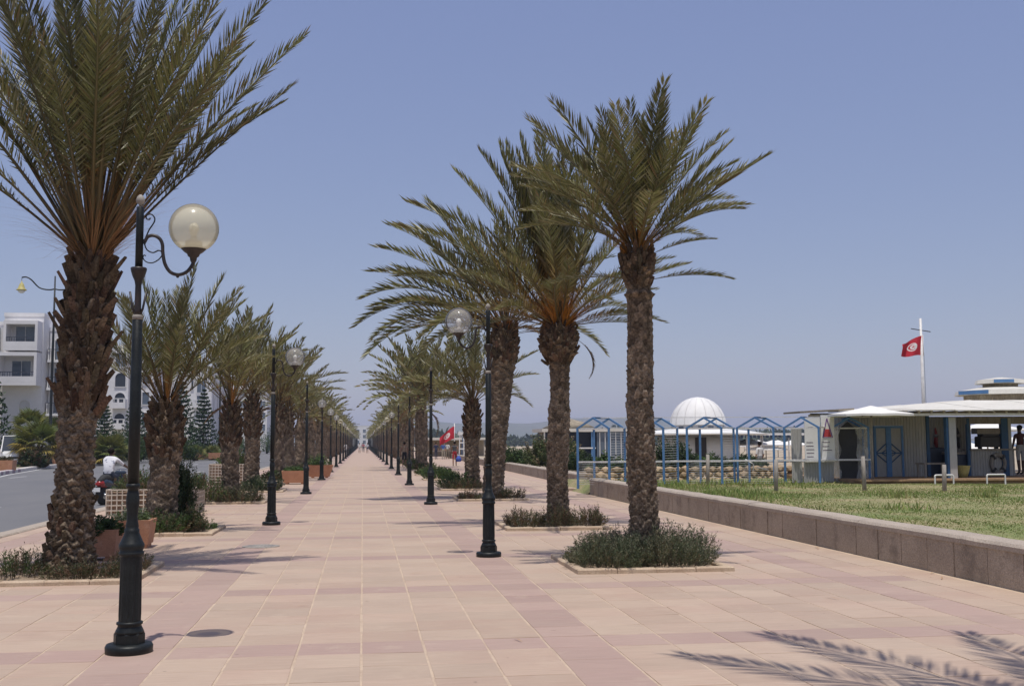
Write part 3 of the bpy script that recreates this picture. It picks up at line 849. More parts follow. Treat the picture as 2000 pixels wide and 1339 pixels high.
def strands(parent, n, top, rad, L, seed, c=(0.30, 0.13, 0.035), droop=0.9, name='flower_stalk', bunches=6, width=0.0035, az0=None):
    """bunches of thin old flower stalks at the foot of the crown; each bunch is a part"""
    g = np.random.default_rng(seed)
    for bnum in range(bunches):
        V, F, C = [], [], []
        a0 = (bnum / bunches * 2 * PI + g.random()) if az0 is None else az0[bnum % len(az0)] + g.normal(0, .15)
        i0 = g.uniform(0.35, 0.9)
        for k in range(n):
            a = a0 + g.normal(0, 0.3); inc = i0 + g.normal(0, 0.25)
            d = np.array([math.cos(a) * math.sin(inc), math.sin(a) * math.sin(inc), math.cos(inc)])
            p = np.array([top[0] + rad * math.cos(a0), top[1] + rad * math.sin(a0), top[2] + g.uniform(-.1, .15)])
            l = L * g.uniform(0.5, 1.15); w = np.array([-math.sin(a), math.cos(a), 0]) * width
            cc = np.array(c) * g.uniform(0.6, 1.4)
            pts = []
            for q in range(4):
                pts.append(p.copy()); p = p + d * l / 3; d = d + np.array([0, 0, -droop * 0.33]) + g.normal(0, 0.08, 3); d /= np.linalg.norm(d)
            b = len(V)
            for q, pp in enumerate(pts):
                V += [pp - w * (1 - q * .25), pp + w * (1 - q * .25)]; C += [cc, cc]
            for q in range(3): F += [(b + 2 * q, b + 2 * q + 1, b + 2 * q + 3), (b + 2 * q, b + 2 * q + 3, b + 2 * q + 2)]
        mobj(name, np_mesh(name, np.array(V), np.array(F), M['strand'], np.array(C)), parent)

def crown(palm, top, lod, n, L, inc0, inc1, seed, wind=(0, 0), rise=0.35, rad=0.10, bmax=3, power=1.0, lod_out=None, straight=0.0):
    rr = random.Random(seed)
    for k in range(n):
        f = ((k + 0.5) / n) ** power
        az = k * 2.39996 + rr.uniform(-.25, .25)
        inc = inc0 + (inc1 - inc0) * f + rr.uniform(-.07, .07)
        d = Vector((math.cos(az) * math.sin(inc) + wind[0] * (0.3 + f), math.sin(az) * math.sin(inc) + wind[1], math.cos(inc)))
        d.normalize(); inc2 = math.acos(max(-1, min(1, d.z))); az2 = math.atan2(d.y, d.x)
        b = int(min(bmax, max(0, (f * (bmax + 0.6) - straight) + rr.uniform(-.5, .5))))
        base = (top[0] + rad * math.cos(az) * (0.3 + f), top[1] + rad * math.sin(az) * (0.3 + f), top[2] + rise * (1 - f))
        add_frond(palm, (lod_out if (lod_out and f > 0.6) else lod), b, base, az2, inc2, L * rr.uniform(0.86, 1.1) * (0.82 + 0.18 * math.sin(f * PI)), rr.uniform(-.35, .35), rr=rr)

def palm_thing(label, x, y, group=None):
    return thing('date_palm', label, 'palm tree', (x, y, 0), 0, group)

ROADROW = 'date palms in the row beside the road'
LAWNROW = 'date palms in the row beside the lawn'
RX, LX = 3.78, -3.72

# -- first palm beside the road, its crown runs out of the picture
p = palm_thing('very large date palm at the near end, rough leaf-base trunk behind the nearest lamp', -3.70, 14.85, ROADROW)
H1 = 4.15
prof1 = [(-0.1, 0.34, 1.6), (0.15, 0.27, 1.5), (0.5, 0.225, 1.3), (1.2, 0.205, 1.1), (2.0, 0.205, 1.1), (2.6, 0.205, 1.2), (3.3, 0.215, 1.2), (4.0, 0.18, 1.0), (4.15, 0.12, 1.0)]
ln1 = (0.19, 0.0)
mobj('trunk', trunk_mesh('trunk', H1, prof1, 96, 0.014, 8, 0.14, 0.080, 1, ln1, 0.72), p)
r1 = lambda z: np.interp(z, [q[0] for q in prof1], [q[1] for q in prof1])
boots(p, 0.3, 165, 2.0, 4.05, r1, 0.25, 0.125, 0.075, 0.40, 5, True, ln1, H1)
rl = random.Random(15)
for k, (z, s) in enumerate(((3.55, 1), (3.2, -1), (2.95, -1), (2.75, 1), (2.6, -1), (2.35, 1), (2.2, -1), (3.75, 1), (3.6, -1), (2.5, 1))):
    az = (0 if s > 0 else PI) + rl.uniform(-.5, .5); mb = MB(); q_ = (z / H1) ** 1.4
    boot_shape(mb, (.2 * math.cos(az) + ln1[0] * q_, .2 * math.sin(az), z), az, rl.uniform(.45, .8), rl.uniform(.34, .48), .11, .045, rl)
    mb.build('leaf_base', M['boot'], p, colors=True)
boots(p, 1.3, 60, 0.1, 0.95, r1, 0.12, 0.11, 0.07, 0.35, 6, False, ln1, H1)
t1 = (0.19, 0, 4.05)
crown(p, t1, 'near', 56, 3.95, R(2), R(35), 3, wind=(0.02, 0), rise=0.25, rad=0.10, bmax=1, straight=0.2, power=0.85)
for az, inc, L, b in ((0, 36, 4.15, 0), (8, 40.5, 3.6, 0), (-10, 29, 4.3, 0), (-25, 24, 4.3, 0), (190, 42, 3.8, 1), (170, 48, 3.7, 1), (205, 36, 4.2, 0), (182, 30, 4.3, 0), (250, 30, 3.9, 0), (290, 28, 3.9, 0)):
    add_frond(p, 'near', b, (t1[0] + .1 * math.cos(R(az)), .1 * math.sin(R(az)), t1[2]), R(az), R(inc), L, random.uniform(-.3, .3))
strands(p, 60, t1, 0.12, 1.25, 4, (0.34, 0.19, 0.09), 0.95, bunches=9, width=0.0036)

# -- the three tall ones on the lawn side
p = palm_thing('tall slim date palm with ringed trunk rising from the big rosemary bed beside the lawn', 3.80, 14.75, LAWNROW)
H2 = 4.25
prof = [(-0.1, 0.21, 1.2), (0.5, 0.178, 1.2), (1.6, 0.175, 1.0), (2.4, 0.165, .8), (3.2, 0.166, .45), (3.62, 0.166, .4), (3.68, 0.19, .9), (3.74, 0.14, .8), (3.9, 0.15, 1.4), (4.05, 0.20, 1.6), (4.25, 0.16, 1.2)]
ln = (-0.05, 0)
mobj('trunk', trunk_mesh('trunk', H2, prof, 80, 0.016, 9, 0.115, 0.06, 2, ln), p)
rf = lambda z: np.interp(z, [q[0] for q in prof], [q[1] for q in prof])
boots(p, 0.0, 70, 3.78, 4.28, rf, 0.16, 0.085, 0.05, 0.34, 8, False, ln, H2)
tp = (-0.05, 0, 4.25)
crown(p, tp, 'fine', 40, 2.02, R(3), R(58), 12, wind=(0.0, 0), rise=0.25, rad=0.08, bmax=2, power=0.85, lod_out='fine')
for az, inc, L, b in ((0, 51, 2.35, 0), (5, 38, 2.1, 0), (180, 46, 2.0, 1), (172, 28, 2.35, 1), (160, 60, 1.7, 2), (195, 22, 2.3, 1), (-5, 20, 2.1, 0), (300, 30, 2.2, 1), (250, 35, 2.2, 1), (275, 20, 2.3, 1), (235, 55, 1.7, 1)):
    add_frond(p, 'fine', b, (tp[0] + .08 * math.cos(R(az)), .08 * math.sin(R(az)), tp[2] + .1), R(az), R(inc), L, random.uniform(-.3, .3))
for az, inc, L, z in ((2, 78, 1.25, 3.88), (-6, 66, 1.0, 4.22), (178, 84, 1.1, 3.9)):
    add_frond(p, 'fine', 1, (tp[0] + .15 * math.cos(R(az)), 0, z), R(az), R(inc), L, 0.1)
strands(p, 40, tp, 0.13, 0.55, 9, (0.33, 0.15, 0.03), 0.7, bunches=6, az0=[R(200), R(330), R(270), R(20), R(160)])

p = palm_thing('date palm with swollen trunk top and orange stalks, second in the lawn-side row', 3.84, 21.65, LAWNROW)
H3 = 4.0
prof = [(-0.1, 0.22, 1.2), (0.6, 0.19, 1.1), (1.6, 0.20, 1.), (2.35, 0.20, .8), (2.42, 0.175, .7), (3.1, 0.18, .8), (3.25, 0.21, 1.3), (3.45, 0.33, 1.6), (3.65, 0.34, 1.6), (3.9, 0.27, 1.3), (4.0, 0.20, 1)]
mobj('trunk', trunk_mesh('trunk', H3, prof, 72, 0.02, 9, 0.12, 0.06, 3, (0.05, 0)), p)
rf3 = lambda z: np.interp(z, [q[0] for q in prof], [q[1] for q in prof])
boots(p, 0.5, 120, 3.2, 4.05, rf3, 0.16, 0.10, 0.06, 0.5, 10, False, (0.05, 0), H3)
tp = (0.05, 0, 3.95)
crown(p, tp, 'orange', 36, 2.7, R(8), R(74), 22, wind=(-0.10, 0), rise=0.3, rad=0.15, bmax=2, power=0.9)
rq = random.Random(77)
for k in range(22):
    az = R(rq.choice((180, 150, 210, 90, 270, 0, 330))) + rq.uniform(-.4, .4); inc = R(rq.uniform(1, 13)) 
    dd = Vector((math.cos(az) * math.sin(inc) - .07, math.sin(az) * math.sin(inc), math.cos(inc))).normalized()
    add_frond(p, 'orange', 0, (tp[0] + .08 * math.cos(az), .08 * math.sin(az), tp[2] + .1), math.atan2(dd.y, dd.x), math.acos(dd.z), rq.uniform(3.0, 3.85), rq.uniform(-.4, .4))
for az, inc, L, b in ((182, 40, 3.9, 2), (176, 31, 4.0, 2), (170, 22, 3.9, 1), (186, 13, 3.9, 1), (200, 8, 3.9, 0), (90, 8, 3.8, 0), (0, 6, 3.7, 0), (350, 14, 3.6, 0), (270, 10, 3.7, 0), (0, 66, 1.9, 2), (10, 78, 1.9, 1), (185, 66, 3.0, 3), (178, 54, 3.4, 2), (340, 40, 2.6, 2), (20, 50, 2.4, 2)):
    add_frond(p, 'orange', b, (tp[0] + .12 * math.cos(R(az)), .12 * math.sin(R(az)), tp[2]), R(az), R(inc), L, random.uniform(-.3, .3))
strands(p, 60, tp, 0.18, 0.8, 24, (0.36, 0.155, 0.03), 0.55, bunches=12, width=0.005)
add_frond(p, 'dry', 1, (0.3, -.1, 3.75), R(-15), R(120), 1.0, 0.2)

p = palm_thing('leaning date palm with long fronds swept over the path, third in the lawn-side row', 3.80, 32.2, LAWNROW)
H4 = 5.0
prof = [(-0.1, 0.33, 1.2), (0.5, 0.28, 1.1), (1.8, 0.28, 1.), (3.2, 0.31, .9), (3.9, 0.36, 1.3), (4.5, 0.37, 1.5), (5.0, 0.26, 1)]
mobj('trunk', trunk_mesh('trunk', H4, prof, 60, 0.028, 9, 0.16, 0.08, 4, (0.36, 0)), p)
rf4 = lambda z: np.interp(z, [q[0] for q in prof], [q[1] for q in prof])
boots(p, 0.5, 110, 3.9, 5.1, rf4, 0.22, 0.16, 0.08, 0.5, 11, False, (0.36, 0), H4)
tp = (0.36, 0, 4.95)
crown(p, tp, 'mid', 36, 3.7, R(4), R(78), 32, wind=(-0.22, 0), rise=0.3, rad=0.16, bmax=3, power=0.9)
for az, inc, L, b in ((180, 58, 4.6, 3), (183, 66, 4.2, 3), (176, 48, 4.5, 3), (180, 38, 4.6, 2), (172, 28, 4.8, 2), (190, 50, 4.4, 2), (188, 72, 4.4, 3), (178, 20, 4.6, 1), (184, 62, 4.0, 2), (0, 60, 1.8, 2), (15, 75, 1.8, 3)):
    add_frond(p, 'mid', b, (tp[0] + .14 * math.cos(R(az)), .14 * math.sin(R(az)), tp[2]), R(az), R(inc), L, random.uniform(-.3, .3))
for az in (20, 330, 290): add_frond(p, 'dry', 0, (tp[0] + .2 * math.cos(R(az)), .2 * math.sin(R(az)), 4.8), R(az), R(70), 1.7, 0.2)
strands(p, 30, tp, 0.2, 0.9, 34, (0.30, 0.12, 0.03), 0.7, bunches=6, width=0.006)

# -- second palm beside the road
def std_palm(label, x, y, H, r, n, L, inc1, seed, lod, group, bmax=2, wind=(0, 0), skirt=0.0, dry=2, lean=(0, 0), thick_top=1.15, orange=False):
    p = palm_thing(label, x, y, group)
    r *= 0.86
    prof = [(-0.1, r * 1.3, 1.2), (0.3, r * 1.08, 1.2), (H * 0.4, r, 1.), (H * 0.62, r * 0.98, 1.2), (H * 0.80, r * thick_top * .86, 1.4), (H * 0.92, r * .72, 1.2), (H, r * 0.42, 1.0)]
    fine = y < 45
    mobj('trunk', trunk_mesh('trunk', H, prof, 56 if fine else 28, 0.026 if fine else 0.06, 8, 0.15 if fine else 0.22, 0.085 if fine else .1, seed, lean), p)
    rf = lambda z: np.interp(z, [q[0] for q in prof], [q[1] for q in prof])
    if y < 60: boots(p, 0.5, 90 if fine else 40, H * 0.55, H * 0.98, rf, 0.22, 0.12, 0.07, 0.5, seed + 1, False, lean, H)
    tp = (lean[0], lean[1], H - 0.08)
    crown(p, tp, lod, n, L, R(4), inc1, seed + 2, wind=wind, rise=0.25, rad=r * 0.5, bmax=bmax, power=0.9)
    rr = random.Random(seed)
    for k in range(dry):
        az = rr.uniform(0, 6.28)
        add_frond(p, 'dry', rr.randrange(2), (tp[0] + r * .7 * math.cos(az), tp[1] + r * .7 * math.sin(az), H - 0.25), az, R(rr.uniform(60, 100)), L * 0.6, 0.2)
    if orange: strands(p, 26, tp, r * 0.6, L * 0.3, seed + 5, (0.3, 0.14, 0.04), 0.8, bunches=4, width=0.006)
    return p

ORD = ['first', 'second', 'third', 'fourth', 'fifth', 'sixth', 'seventh', 'eighth', 'ninth', 'tenth', 'eleventh', 'twelfth']
pp = std_palm('short thick date palm behind the trellis planter, second in the road-side row', -3.72, 21.65, 2.45, 0.29, 27, 2.45, R(44), 41, 'fine', ROADROW, 2, dry=0, thick_top=1.25, orange=True)
for az, inc, L, b in ((2, 38, 2.5, 1), (-10, 30, 2.4, 0), (186, 44, 2.2, 1)):
    add_frond(pp, 'orange', b, (.1 * math.cos(R(az)), 0, 2.5), R(az), R(inc), L, 0.1)
std_palm('date palm of the first close pair beyond the trellis planter, third in the road-side row', -3.72, 32.2, 2.80, 0.25, 28, 2.85, R(52), 51, 'mid', ROADROW, 2, wind=(0.03, 0), dry=1, orange=True)
std_palm('rear date palm of the first close pair, fourth in the road-side row', -3.84, 39.6, 3.35, 0.27, 28, 2.85, R(54), 61, 'mid', ROADROW, 2, wind=(0.12, 0), dry=1)
std_palm('slim date palm with drooping fronds beside a lamp, fourth in the lawn-side row', 3.90, 39.6, 3.15, 0.27, 36, 3.0, R(72), 71, 'mid', LAWNROW, 3, wind=(-0.16, 0), dry=0, thick_top=1.35)

for k in range(4, 40):
    by = BED_Y[k] + 1.02
    for sx, row, nm in ((-1, ROADROW, 'road-side'), (1, LAWNROW, 'lawn-side')):
        rr = random.Random(k * 7 + sx)
        x = sx * 3.75 + rr.uniform(-.12, .12)
        if sx > 0 and k in (4, 5): continue          # these two beds hold no palm
        if k < 12:
            H = rr.uniform(3.0, 3.8); L = rr.uniform(2.7, 3.2)
            if sx > 0 and k in (6, 7): H, L = 4.2, 4.4
            if sx < 0 and k in (4, 5): H, L = 3.45, 3.2
            std_palm('date palm, %s in the %s row counted from the near end' % (ORD[k - 2 * (sx > 0)], nm), x, by, H, rr.uniform(.25, .31), (46 if sx > 0 and k in (6, 7) else 32) if k < 8 else 28, L, R(60) if sx < 0 else R(68), 100 + k * 9 + sx,
                     'mid' if k < 6 else 'far', row, 3, wind=(-0.10 + 0.12 * (sx < 0), 0), dry=1)
# small far palms: two shapes shared by all
def far_palm_meshes(seed):
    rr = random.Random(seed)
    tr = MB(); tr.tube([(0, 0, -0.1), (0.02, 0, 1.2), (0.0, 0, 2.6), (0, 0, 3.5)], [0.4, 0.3, 0.3, 0.36], 9, col=(0.9, 0.85, 0.8)); tm = tr.mesh('trunk', M['bark'], True)
    V, F, C = [], [], []; n0 = 0
    for k in range(26):
        f = (k + 0.5) / 26; az = k * 2.39996; inc = R(6) + R(66) * f
        me = FR['far', min(3, int(f * 4)), k % 2]
        m = frond_matrix(az, inc, rr.uniform(-.3, .3)); L = 3.0 * rr.uniform(.85, 1.1)
        co = np.empty(len(me.vertices) * 3, np.float32); me.vertices.foreach_get('co', co); co = co.reshape(-1, 3) * L
        co = co @ np.array(m).T + np.array([0, 0, 3.45])
        fa = np.empty(len(me.loops), np.int32); me.loops.foreach_get('vertex_index', fa)
        cc = np.empty(len(me.vertices) * 4, np.float32); me.color_attributes['Col'].data.foreach_get('color', cc)
        V.append(co); F.append(fa.reshape(-1, 3) + n0); C.append(cc.reshape(-1, 4)[:, :3]); n0 += len(co)
    return tm, np_mesh('crown', np.concatenate(V), np.concatenate(F), M['frond'], np.concatenate(C))
FP = [far_palm_meshes(s) for s in (1, 2, 3)]
for k in range(12, 44):
    for sx, nm in ((-1, 'road-side'), (1, 'lawn-side')):
        rr = random.Random(k * 5 + sx)
        t = thing('date_palm', 'small distant date palm towards the far end of the %s row' % nm, 'palm tree', (sx * 3.75 + rr.uniform(-.15, .15), BED_Y[k] + 1.0, 0), rr.uniform(0, 6.28), 'distant palms of the %s row' % nm)
        tm, cm = FP[rr.randrange(3)]; s = rr.uniform(.9, 1.12)
        mobj('trunk', tm, t, scale=s); mobj('crown', cm, t, scale=s)

# the palm just outside the picture whose shadow falls on the near paving
p = std_palm('nearest lawn-side date palm, showing only as frond shadows on the paving', 4.35, 4.75, 4.8, 0.26, 18, 2.2, R(42), 91, 'fine', LAWNROW, 1, dry=0)
for dx, dy, dz in ((-1.95, 2.55, .75), (-.95, 3.3, .8), (.75, 3.0, .8)):
    add_frond(p, 'fine', 0, (0, 0, 4.75), math.atan2(dy, dx), math.atan2(math.hypot(dx, dy), dz), math.sqrt(dx * dx + dy * dy + dz * dz), 0.2)

# ================================================================ shrubs and planted beds
def shrub_mesh(name, w, d, h, stems, leaves, leaf_l, leaf_w, seed, cols, upright=0.75, sparse=0.0):
    g = np.random.default_rng(seed)
    k = stems
    a = g.random(k) * 2 * PI; rr = np.sqrt(g.random(k))
    bx, by = rr * np.cos(a), rr * np.sin(a)
    lump = 0.75 + 0.25 * np.sin(3 * a + seed) * rr + 0.15 * np.sin(7 * bx + seed) * np.cos(6 * by)
    hh = h * np.sqrt(np.clip(1 - 0.80 * rr ** 2, 0.05, 1)) * lump * g.uniform(0.72, 1.12, k)
    base = np.c_[bx * w / 2 * 0.80, by * d / 2 * 0.80, np.zeros(k)]
    tipd = np.c_[bx * w * 0.16 + g.normal(0, 0.05, k) * h, by * d * 0.16 + g.normal(0, 0.05, k) * h, hh]
    u = (g.random((k, leaves)) ** 0.75) * 0.92 + 0.08
    P = base[:, None, :] + tipd[:, None, :] * u[..., None]
    P += (g.normal(0, 0.012, P.shape))
    ang = g.random((k, leaves)) * 2 * PI
    axis = tipd / np.linalg.norm(tipd, axis=1)[:, None]
    out = np.stack([np.cos(ang), np.sin(ang), np.zeros_like(ang)], -1)
    D = axis[:, None, :] * upright + out * (1 - upright * 0.5) + g.normal(0, 0.15, P.shape)
    D /= np.linalg.norm(D, axis=-1)[..., None]
    ll = leaf_l * g.uniform(0.6, 1.25, (k, leaves))
    S = np.cross(D, g.normal(0, 1, P.shape)); S /= np.linalg.norm(S, axis=-1)[..., None] + 1e-9
    ww = leaf_w * g.uniform(0.7, 1.2, (k, leaves))
    A = P; B = P + D * (ll * .5)[..., None] + S * ww[..., None]; Cc = P + D * (ll * .5)[..., None] - S * ww[..., None]; T = P + D * ll[..., None]
    V = np.stack([A, B, T, Cc], 2).reshape(-1, 3)
    nq = k * leaves
    q = np.arange(nq) * 4
    F = np.stack([q, q + 1, q + 2, q + 3], -1)
    cols = np.array(cols)
    ci = g.integers(0, len(cols), k)
    c = cols[ci][:, None, :] * g.uniform(0.7, 1.3, (k, leaves))[..., None]
    C = np.repeat(c.reshape(-1, 3), 4, 0)
    # woody stems
    Vs, Fs, Cs = [], [], []
    for i in range(0, k, 3):
        b0, b1 = base[i], base[i] + tipd[i] * 0.9
        s = np.array([0.004, 0.002, 0]); o = len(V) + len(Vs)
        Vs += [b0 - s, b0 + s, b1 + s * .4, b1 - s * .4]; Fs.append((o, o + 1, o + 2, o + 3)); Cs += [(0.10, 0.07, 0.045)] * 4
    V = np.concatenate([V, np.array(Vs)]); F = np.concatenate([F, np.array(Fs)]); C = np.concatenate([C, np.array(Cs)])
    return np_mesh(name, V, F, M['shrub'], C)

ROSE = [(0.090, 0.108, 0.055), (0.115, 0.128, 0.070), (0.070, 0.088, 0.045), (0.15, 0.148, 0.088), (0.12, 0.105, 0.055)]
BROWN = [(0.085, 0.095, 0.040), (0.14, 0.095, 0.05), (0.11, 0.105, 0.045), (0.16, 0.10, 0.06), (0.075, 0.085, 0.038)]
GREEN = [(0.060, 0.110, 0.028), (0.085, 0.135, 0.035), (0.05, 0.085, 0.025), (0.1, 0.14, 0.045)]
DARKG = [(0.03, 0.055, 0.02), (0.045, 0.07, 0.025), (0.035, 0.06, 0.018)]
OLEA = [(0.075, 0.10, 0.035), (0.11, 0.125, 0.045), (0.26, 0.20, 0.12), (0.09, 0.12, 0.04)]

def shrub(label, x, y, z, w, d, h, stems, leaves, ll, lw, seed, cols, name='shrub', cat='shrub', group=None, upright=0.75):
    o = mobj(name, shrub_mesh(name, w, d, h, stems, leaves, ll, lw, seed, cols, upright), None, (x, y, z))
    return tag(o, label, cat, group)

def bed(label, sx, y0, parts=True, group=None):
    x0 = BED_X[0] if sx > 0 else -BED_X[1]; x1 = x0 + 2.04
    y1 = y0 + 2.04
    b = thing('planting_bed', label, 'planting bed', ((x0 + x1) / 2, (y0 + y1) / 2, 0), 0, group)
    cx, cy = (x0 + x1) / 2, (y0 + y1) / 2
    rr = random.Random(int(y0 * 10) + sx)
    mb = MB()
    n = 8; g = [[rr.uniform(0.012, 0.05) for _ in range(n + 1)] for _ in range(n + 1)]
    vs = [(-0.93 + 1.86 * i / n, -0.93 + 1.86 * j / n, g[j][i]) for j in range(n + 1) for i in range(n + 1)]
    fs = [(j * (n + 1) + i, j * (n + 1) + i + 1, (j + 1) * (n + 1) + i + 1, (j + 1) * (n + 1) + i) for j in range(n) for i in range(n)]
    mb.add(vs, fs); mb.build('soil', M['soil'], b)
    if parts:
        for side in range(4):
            k = 4; L = 2.04 if side % 2 == 0 else 2.04 - 0.24
            for q in range(k):
                a0 = -L / 2 + L * q / k + 0.003; a1 = -L / 2 + L * (q + 1) / k - 0.003
                mb = MB(); mb.cbox(a0, a1, -0.06, 0.06, -0.02, 0.062 + rr.uniform(-.005, .006), 0.016)
                off = 0.96
                loc = [(0, -off, 0), (off, 0, 0), (0, off, 0), (-off, 0, 0)][side]
                mb.build('edging_stone', M['kerbstone'], b, (loc[0] + rr.uniform(-.004, .004), loc[1] + rr.uniform(-.004, .004), 0), (0, 0, [0, PI / 2, 0, PI / 2][side]))
    else:
        mb = MB()
        for a in ((-1.02, 1.02, -1.02, -0.9), (-1.02, 1.02, 0.9, 1.02), (-1.02, -0.9, -0.897, 0.897), (0.9, 1.02, -0.897, 0.897)):
            mb.cbox(*a, -0.02, 0.062, 0.016)
        mb.build('edging', M['kerbstone'], b)
    return b

for k in range(4):
    bed('stone-edged square bed around the %s palm of the road-side row' % ORD[k], -1, BED_Y[k])
    bed('stone-edged square bed around the %s palm of the lawn-side row' % ORD[k], 1, BED_Y[k])
for k in range(4, 9):
    bed('stone-edged square bed around the %s palm of the road-side row' % ORD[k], -1, BED_Y[k], False)
    bed('stone-edged square bed around the %s palm of the lawn-side row' % ORD[k - 2] if k > 5 else 'stone-edged bed %s without a palm beyond the fourth lawn-side palm' % ('of green shrubs' if k == 4 else 'of low shrubs'), 1, BED_Y[k], False)
# big rosemary mass of the first lawn-side bed
shrub('large dense grey-green rosemary bush right of the tall slim palm trunk', 4.03, 14.45, 0.02, 1.25, 1.35, 0.66, 620, 34, 0.040, 0.0050, 1, ROSE, 'rosemary_shrub')
shrub('lower dark rosemary bush at the path corner of the first lawn-side bed', 3.22, 14.40, 0.02, 1.05, 1.25, 0.55, 480, 34, 0.040, 0.0050, 2, ROSE, 'rosemary_shrub')
shrub('rosemary bush behind the tall slim palm in the first lawn-side bed', 3.75, 15.35, 0.02, 1.5, 0.7, 0.52, 380, 28, 0.040, 0.0052, 3, ROSE, 'rosemary_shrub')
# second lawn-side bed
shrub('brownish rosemary bush on the path side of the second lawn-side bed', 3.10, 21.25, 0.02, 0.75, 0.8, 0.46, 150, 26, 0.045, 0.0062, 4, BROWN, 'rosemary_shrub')
shrub('small reddish rosemary bush in front of the swollen palm trunk', 3.72, 21.05, 0.02, 0.7, 0.6, 0.58, 110, 26, 0.045, 0.0062, 5, BROWN, 'rosemary_shrub')
shrub('rosemary bush on the lawn side of the second lawn-side bed', 4.36, 21.3, 0.02, 0.75, 0.8, 0.48, 140, 26, 0.045, 0.0062, 6, BROWN, 'rosemary_shrub')
# third and fourth
shrub('low brown shrub in the third lawn-side bed on the path side', 3.05, 31.8, 0.02, 0.7, 0.7, 0.33, 90, 22, 0.05, 0.008, 7, BROWN)
shrub('low brown shrub in the third lawn-side bed on the lawn side', 4.25, 31.8, 0.02, 0.9, 0.7, 0.42, 110, 22, 0.05, 0.008, 8, BROWN)
shrub('bright green bushy shrub in the fourth lawn-side bed', 3.35, 39.6, 0.02, 1.4, 1.3, 0.75, 220, 24, 0.07, 0.012, 9, GREEN)
shrub('olive shrub along the front of the fourth lawn-side bed', 3.5, 38.7, 0.02, 1.5, 0.6, 0.45, 150, 22, 0.06, 0.010, 10, BROWN)
shrub('wide green shrub in the fifth lawn-side bed', 3.4, 49.9, 0.02, 1.7, 1.7, 0.65, 220, 24, 0.08, 0.014, 11, GREEN)
# road side
shrub('straggling green shrub at the edge of the first road-side bed, left of the trunk', -4.30, 14.7, 0.02, 0.95, 1.0, 0.42, 170, 24, 0.038, 0.0058, 12, BROWN + GREEN)
shrub('low brownish shrub at the foot of the largest palm trunk', -3.35, 14.15, 0.02, 0.95, 0.5, 0.30, 150, 24, 0.036, 0.0055, 13, BROWN)
shrub('reddish shrub behind the nearest lamp in the first road-side bed', -2.95, 14.75, 0.02, 0.55, 1.2, 0.34, 120, 24, 0.036, 0.0055, 14, BROWN)
shrub('dense shrub in front of the second road-side palm', -3.75, 21.2, 0.02, 1.7, 1.0, 0.50, 330, 28, 0.05, 0.0075, 15, BROWN + DARKG + GREEN)
shrub('small dark shrub near the path corner of the second road-side bed', -3.12, 21.3, 0.02, 0.45, 0.5, 0.62, 110, 26, 0.045, 0.007, 16, DARKG + BROWN)
shrub('lone weed tuft on the bare corner of the second road-side bed', -2.85, 21.6, 0.02, 0.3, 0.3, 0.22, 24, 18, 0.05, 0.007, 17, GREEN)
shrub('broad olive shrub in the third road-side bed, on the road side', -4.3, 31.9, 0.02, 1.2, 1.6, 0.85, 240, 26, 0.065, 0.010, 18, BROWN + GREEN)
shrub('grey-green shrub in front of the third road-side palm', -3.4, 31.6, 0.02, 1.4, 0.8, 0.55, 220, 26, 0.055, 0.009, 19, ROSE + BROWN)
shrub('dark shrub in the fourth road-side bed', -3.5, 39.2, 0.02, 1.5, 1.0, 0.6, 220, 24, 0.07, 0.012, 20, ROSE + DARKG)
for k in range(4, 9):
    shrub('shrub at the foot of the %s palm of the road-side row' % ORD[k], -3.6, BED_Y[k] + 0.9, 0.02, 1.7, 1.5, 0.6, 150, 18, 0.10, 0.02, 30 + k, BROWN + GREEN)
    if k > 4: shrub('shrub at the foot of the %s palm of the lawn-side row' % ORD[k - 2] if k > 5 else 'low shrub in the second palmless lawn-side bed', 3.6, BED_Y[k] + 0.9, 0.02, 1.7, 1.5, 0.55, 150, 18, 0.10, 0.02, 40 + k, BROWN + GREEN)

# ================================================================ street lamps of the promenade
def smooth_path(pts, n=4):
    out = []
    P = [Vector(p) for p in pts]
    for i in range(len(P) - 1):
        p0, p1, p2, p3 = P[max(i - 1, 0)], P[i], P[i + 1], P[min(i + 2, len(P) - 1)]
        for k in range(n):
            t = k / n
            out.append(0.5 * ((2 * p1) + (p2 - p0) * t + (2 * p0 - 5 * p1 + 4 * p2 - p3) * t * t + (3 * p1 - p0 - 3 * p2 + p3) * t ** 3))
    out.append(P[-1])
    return out

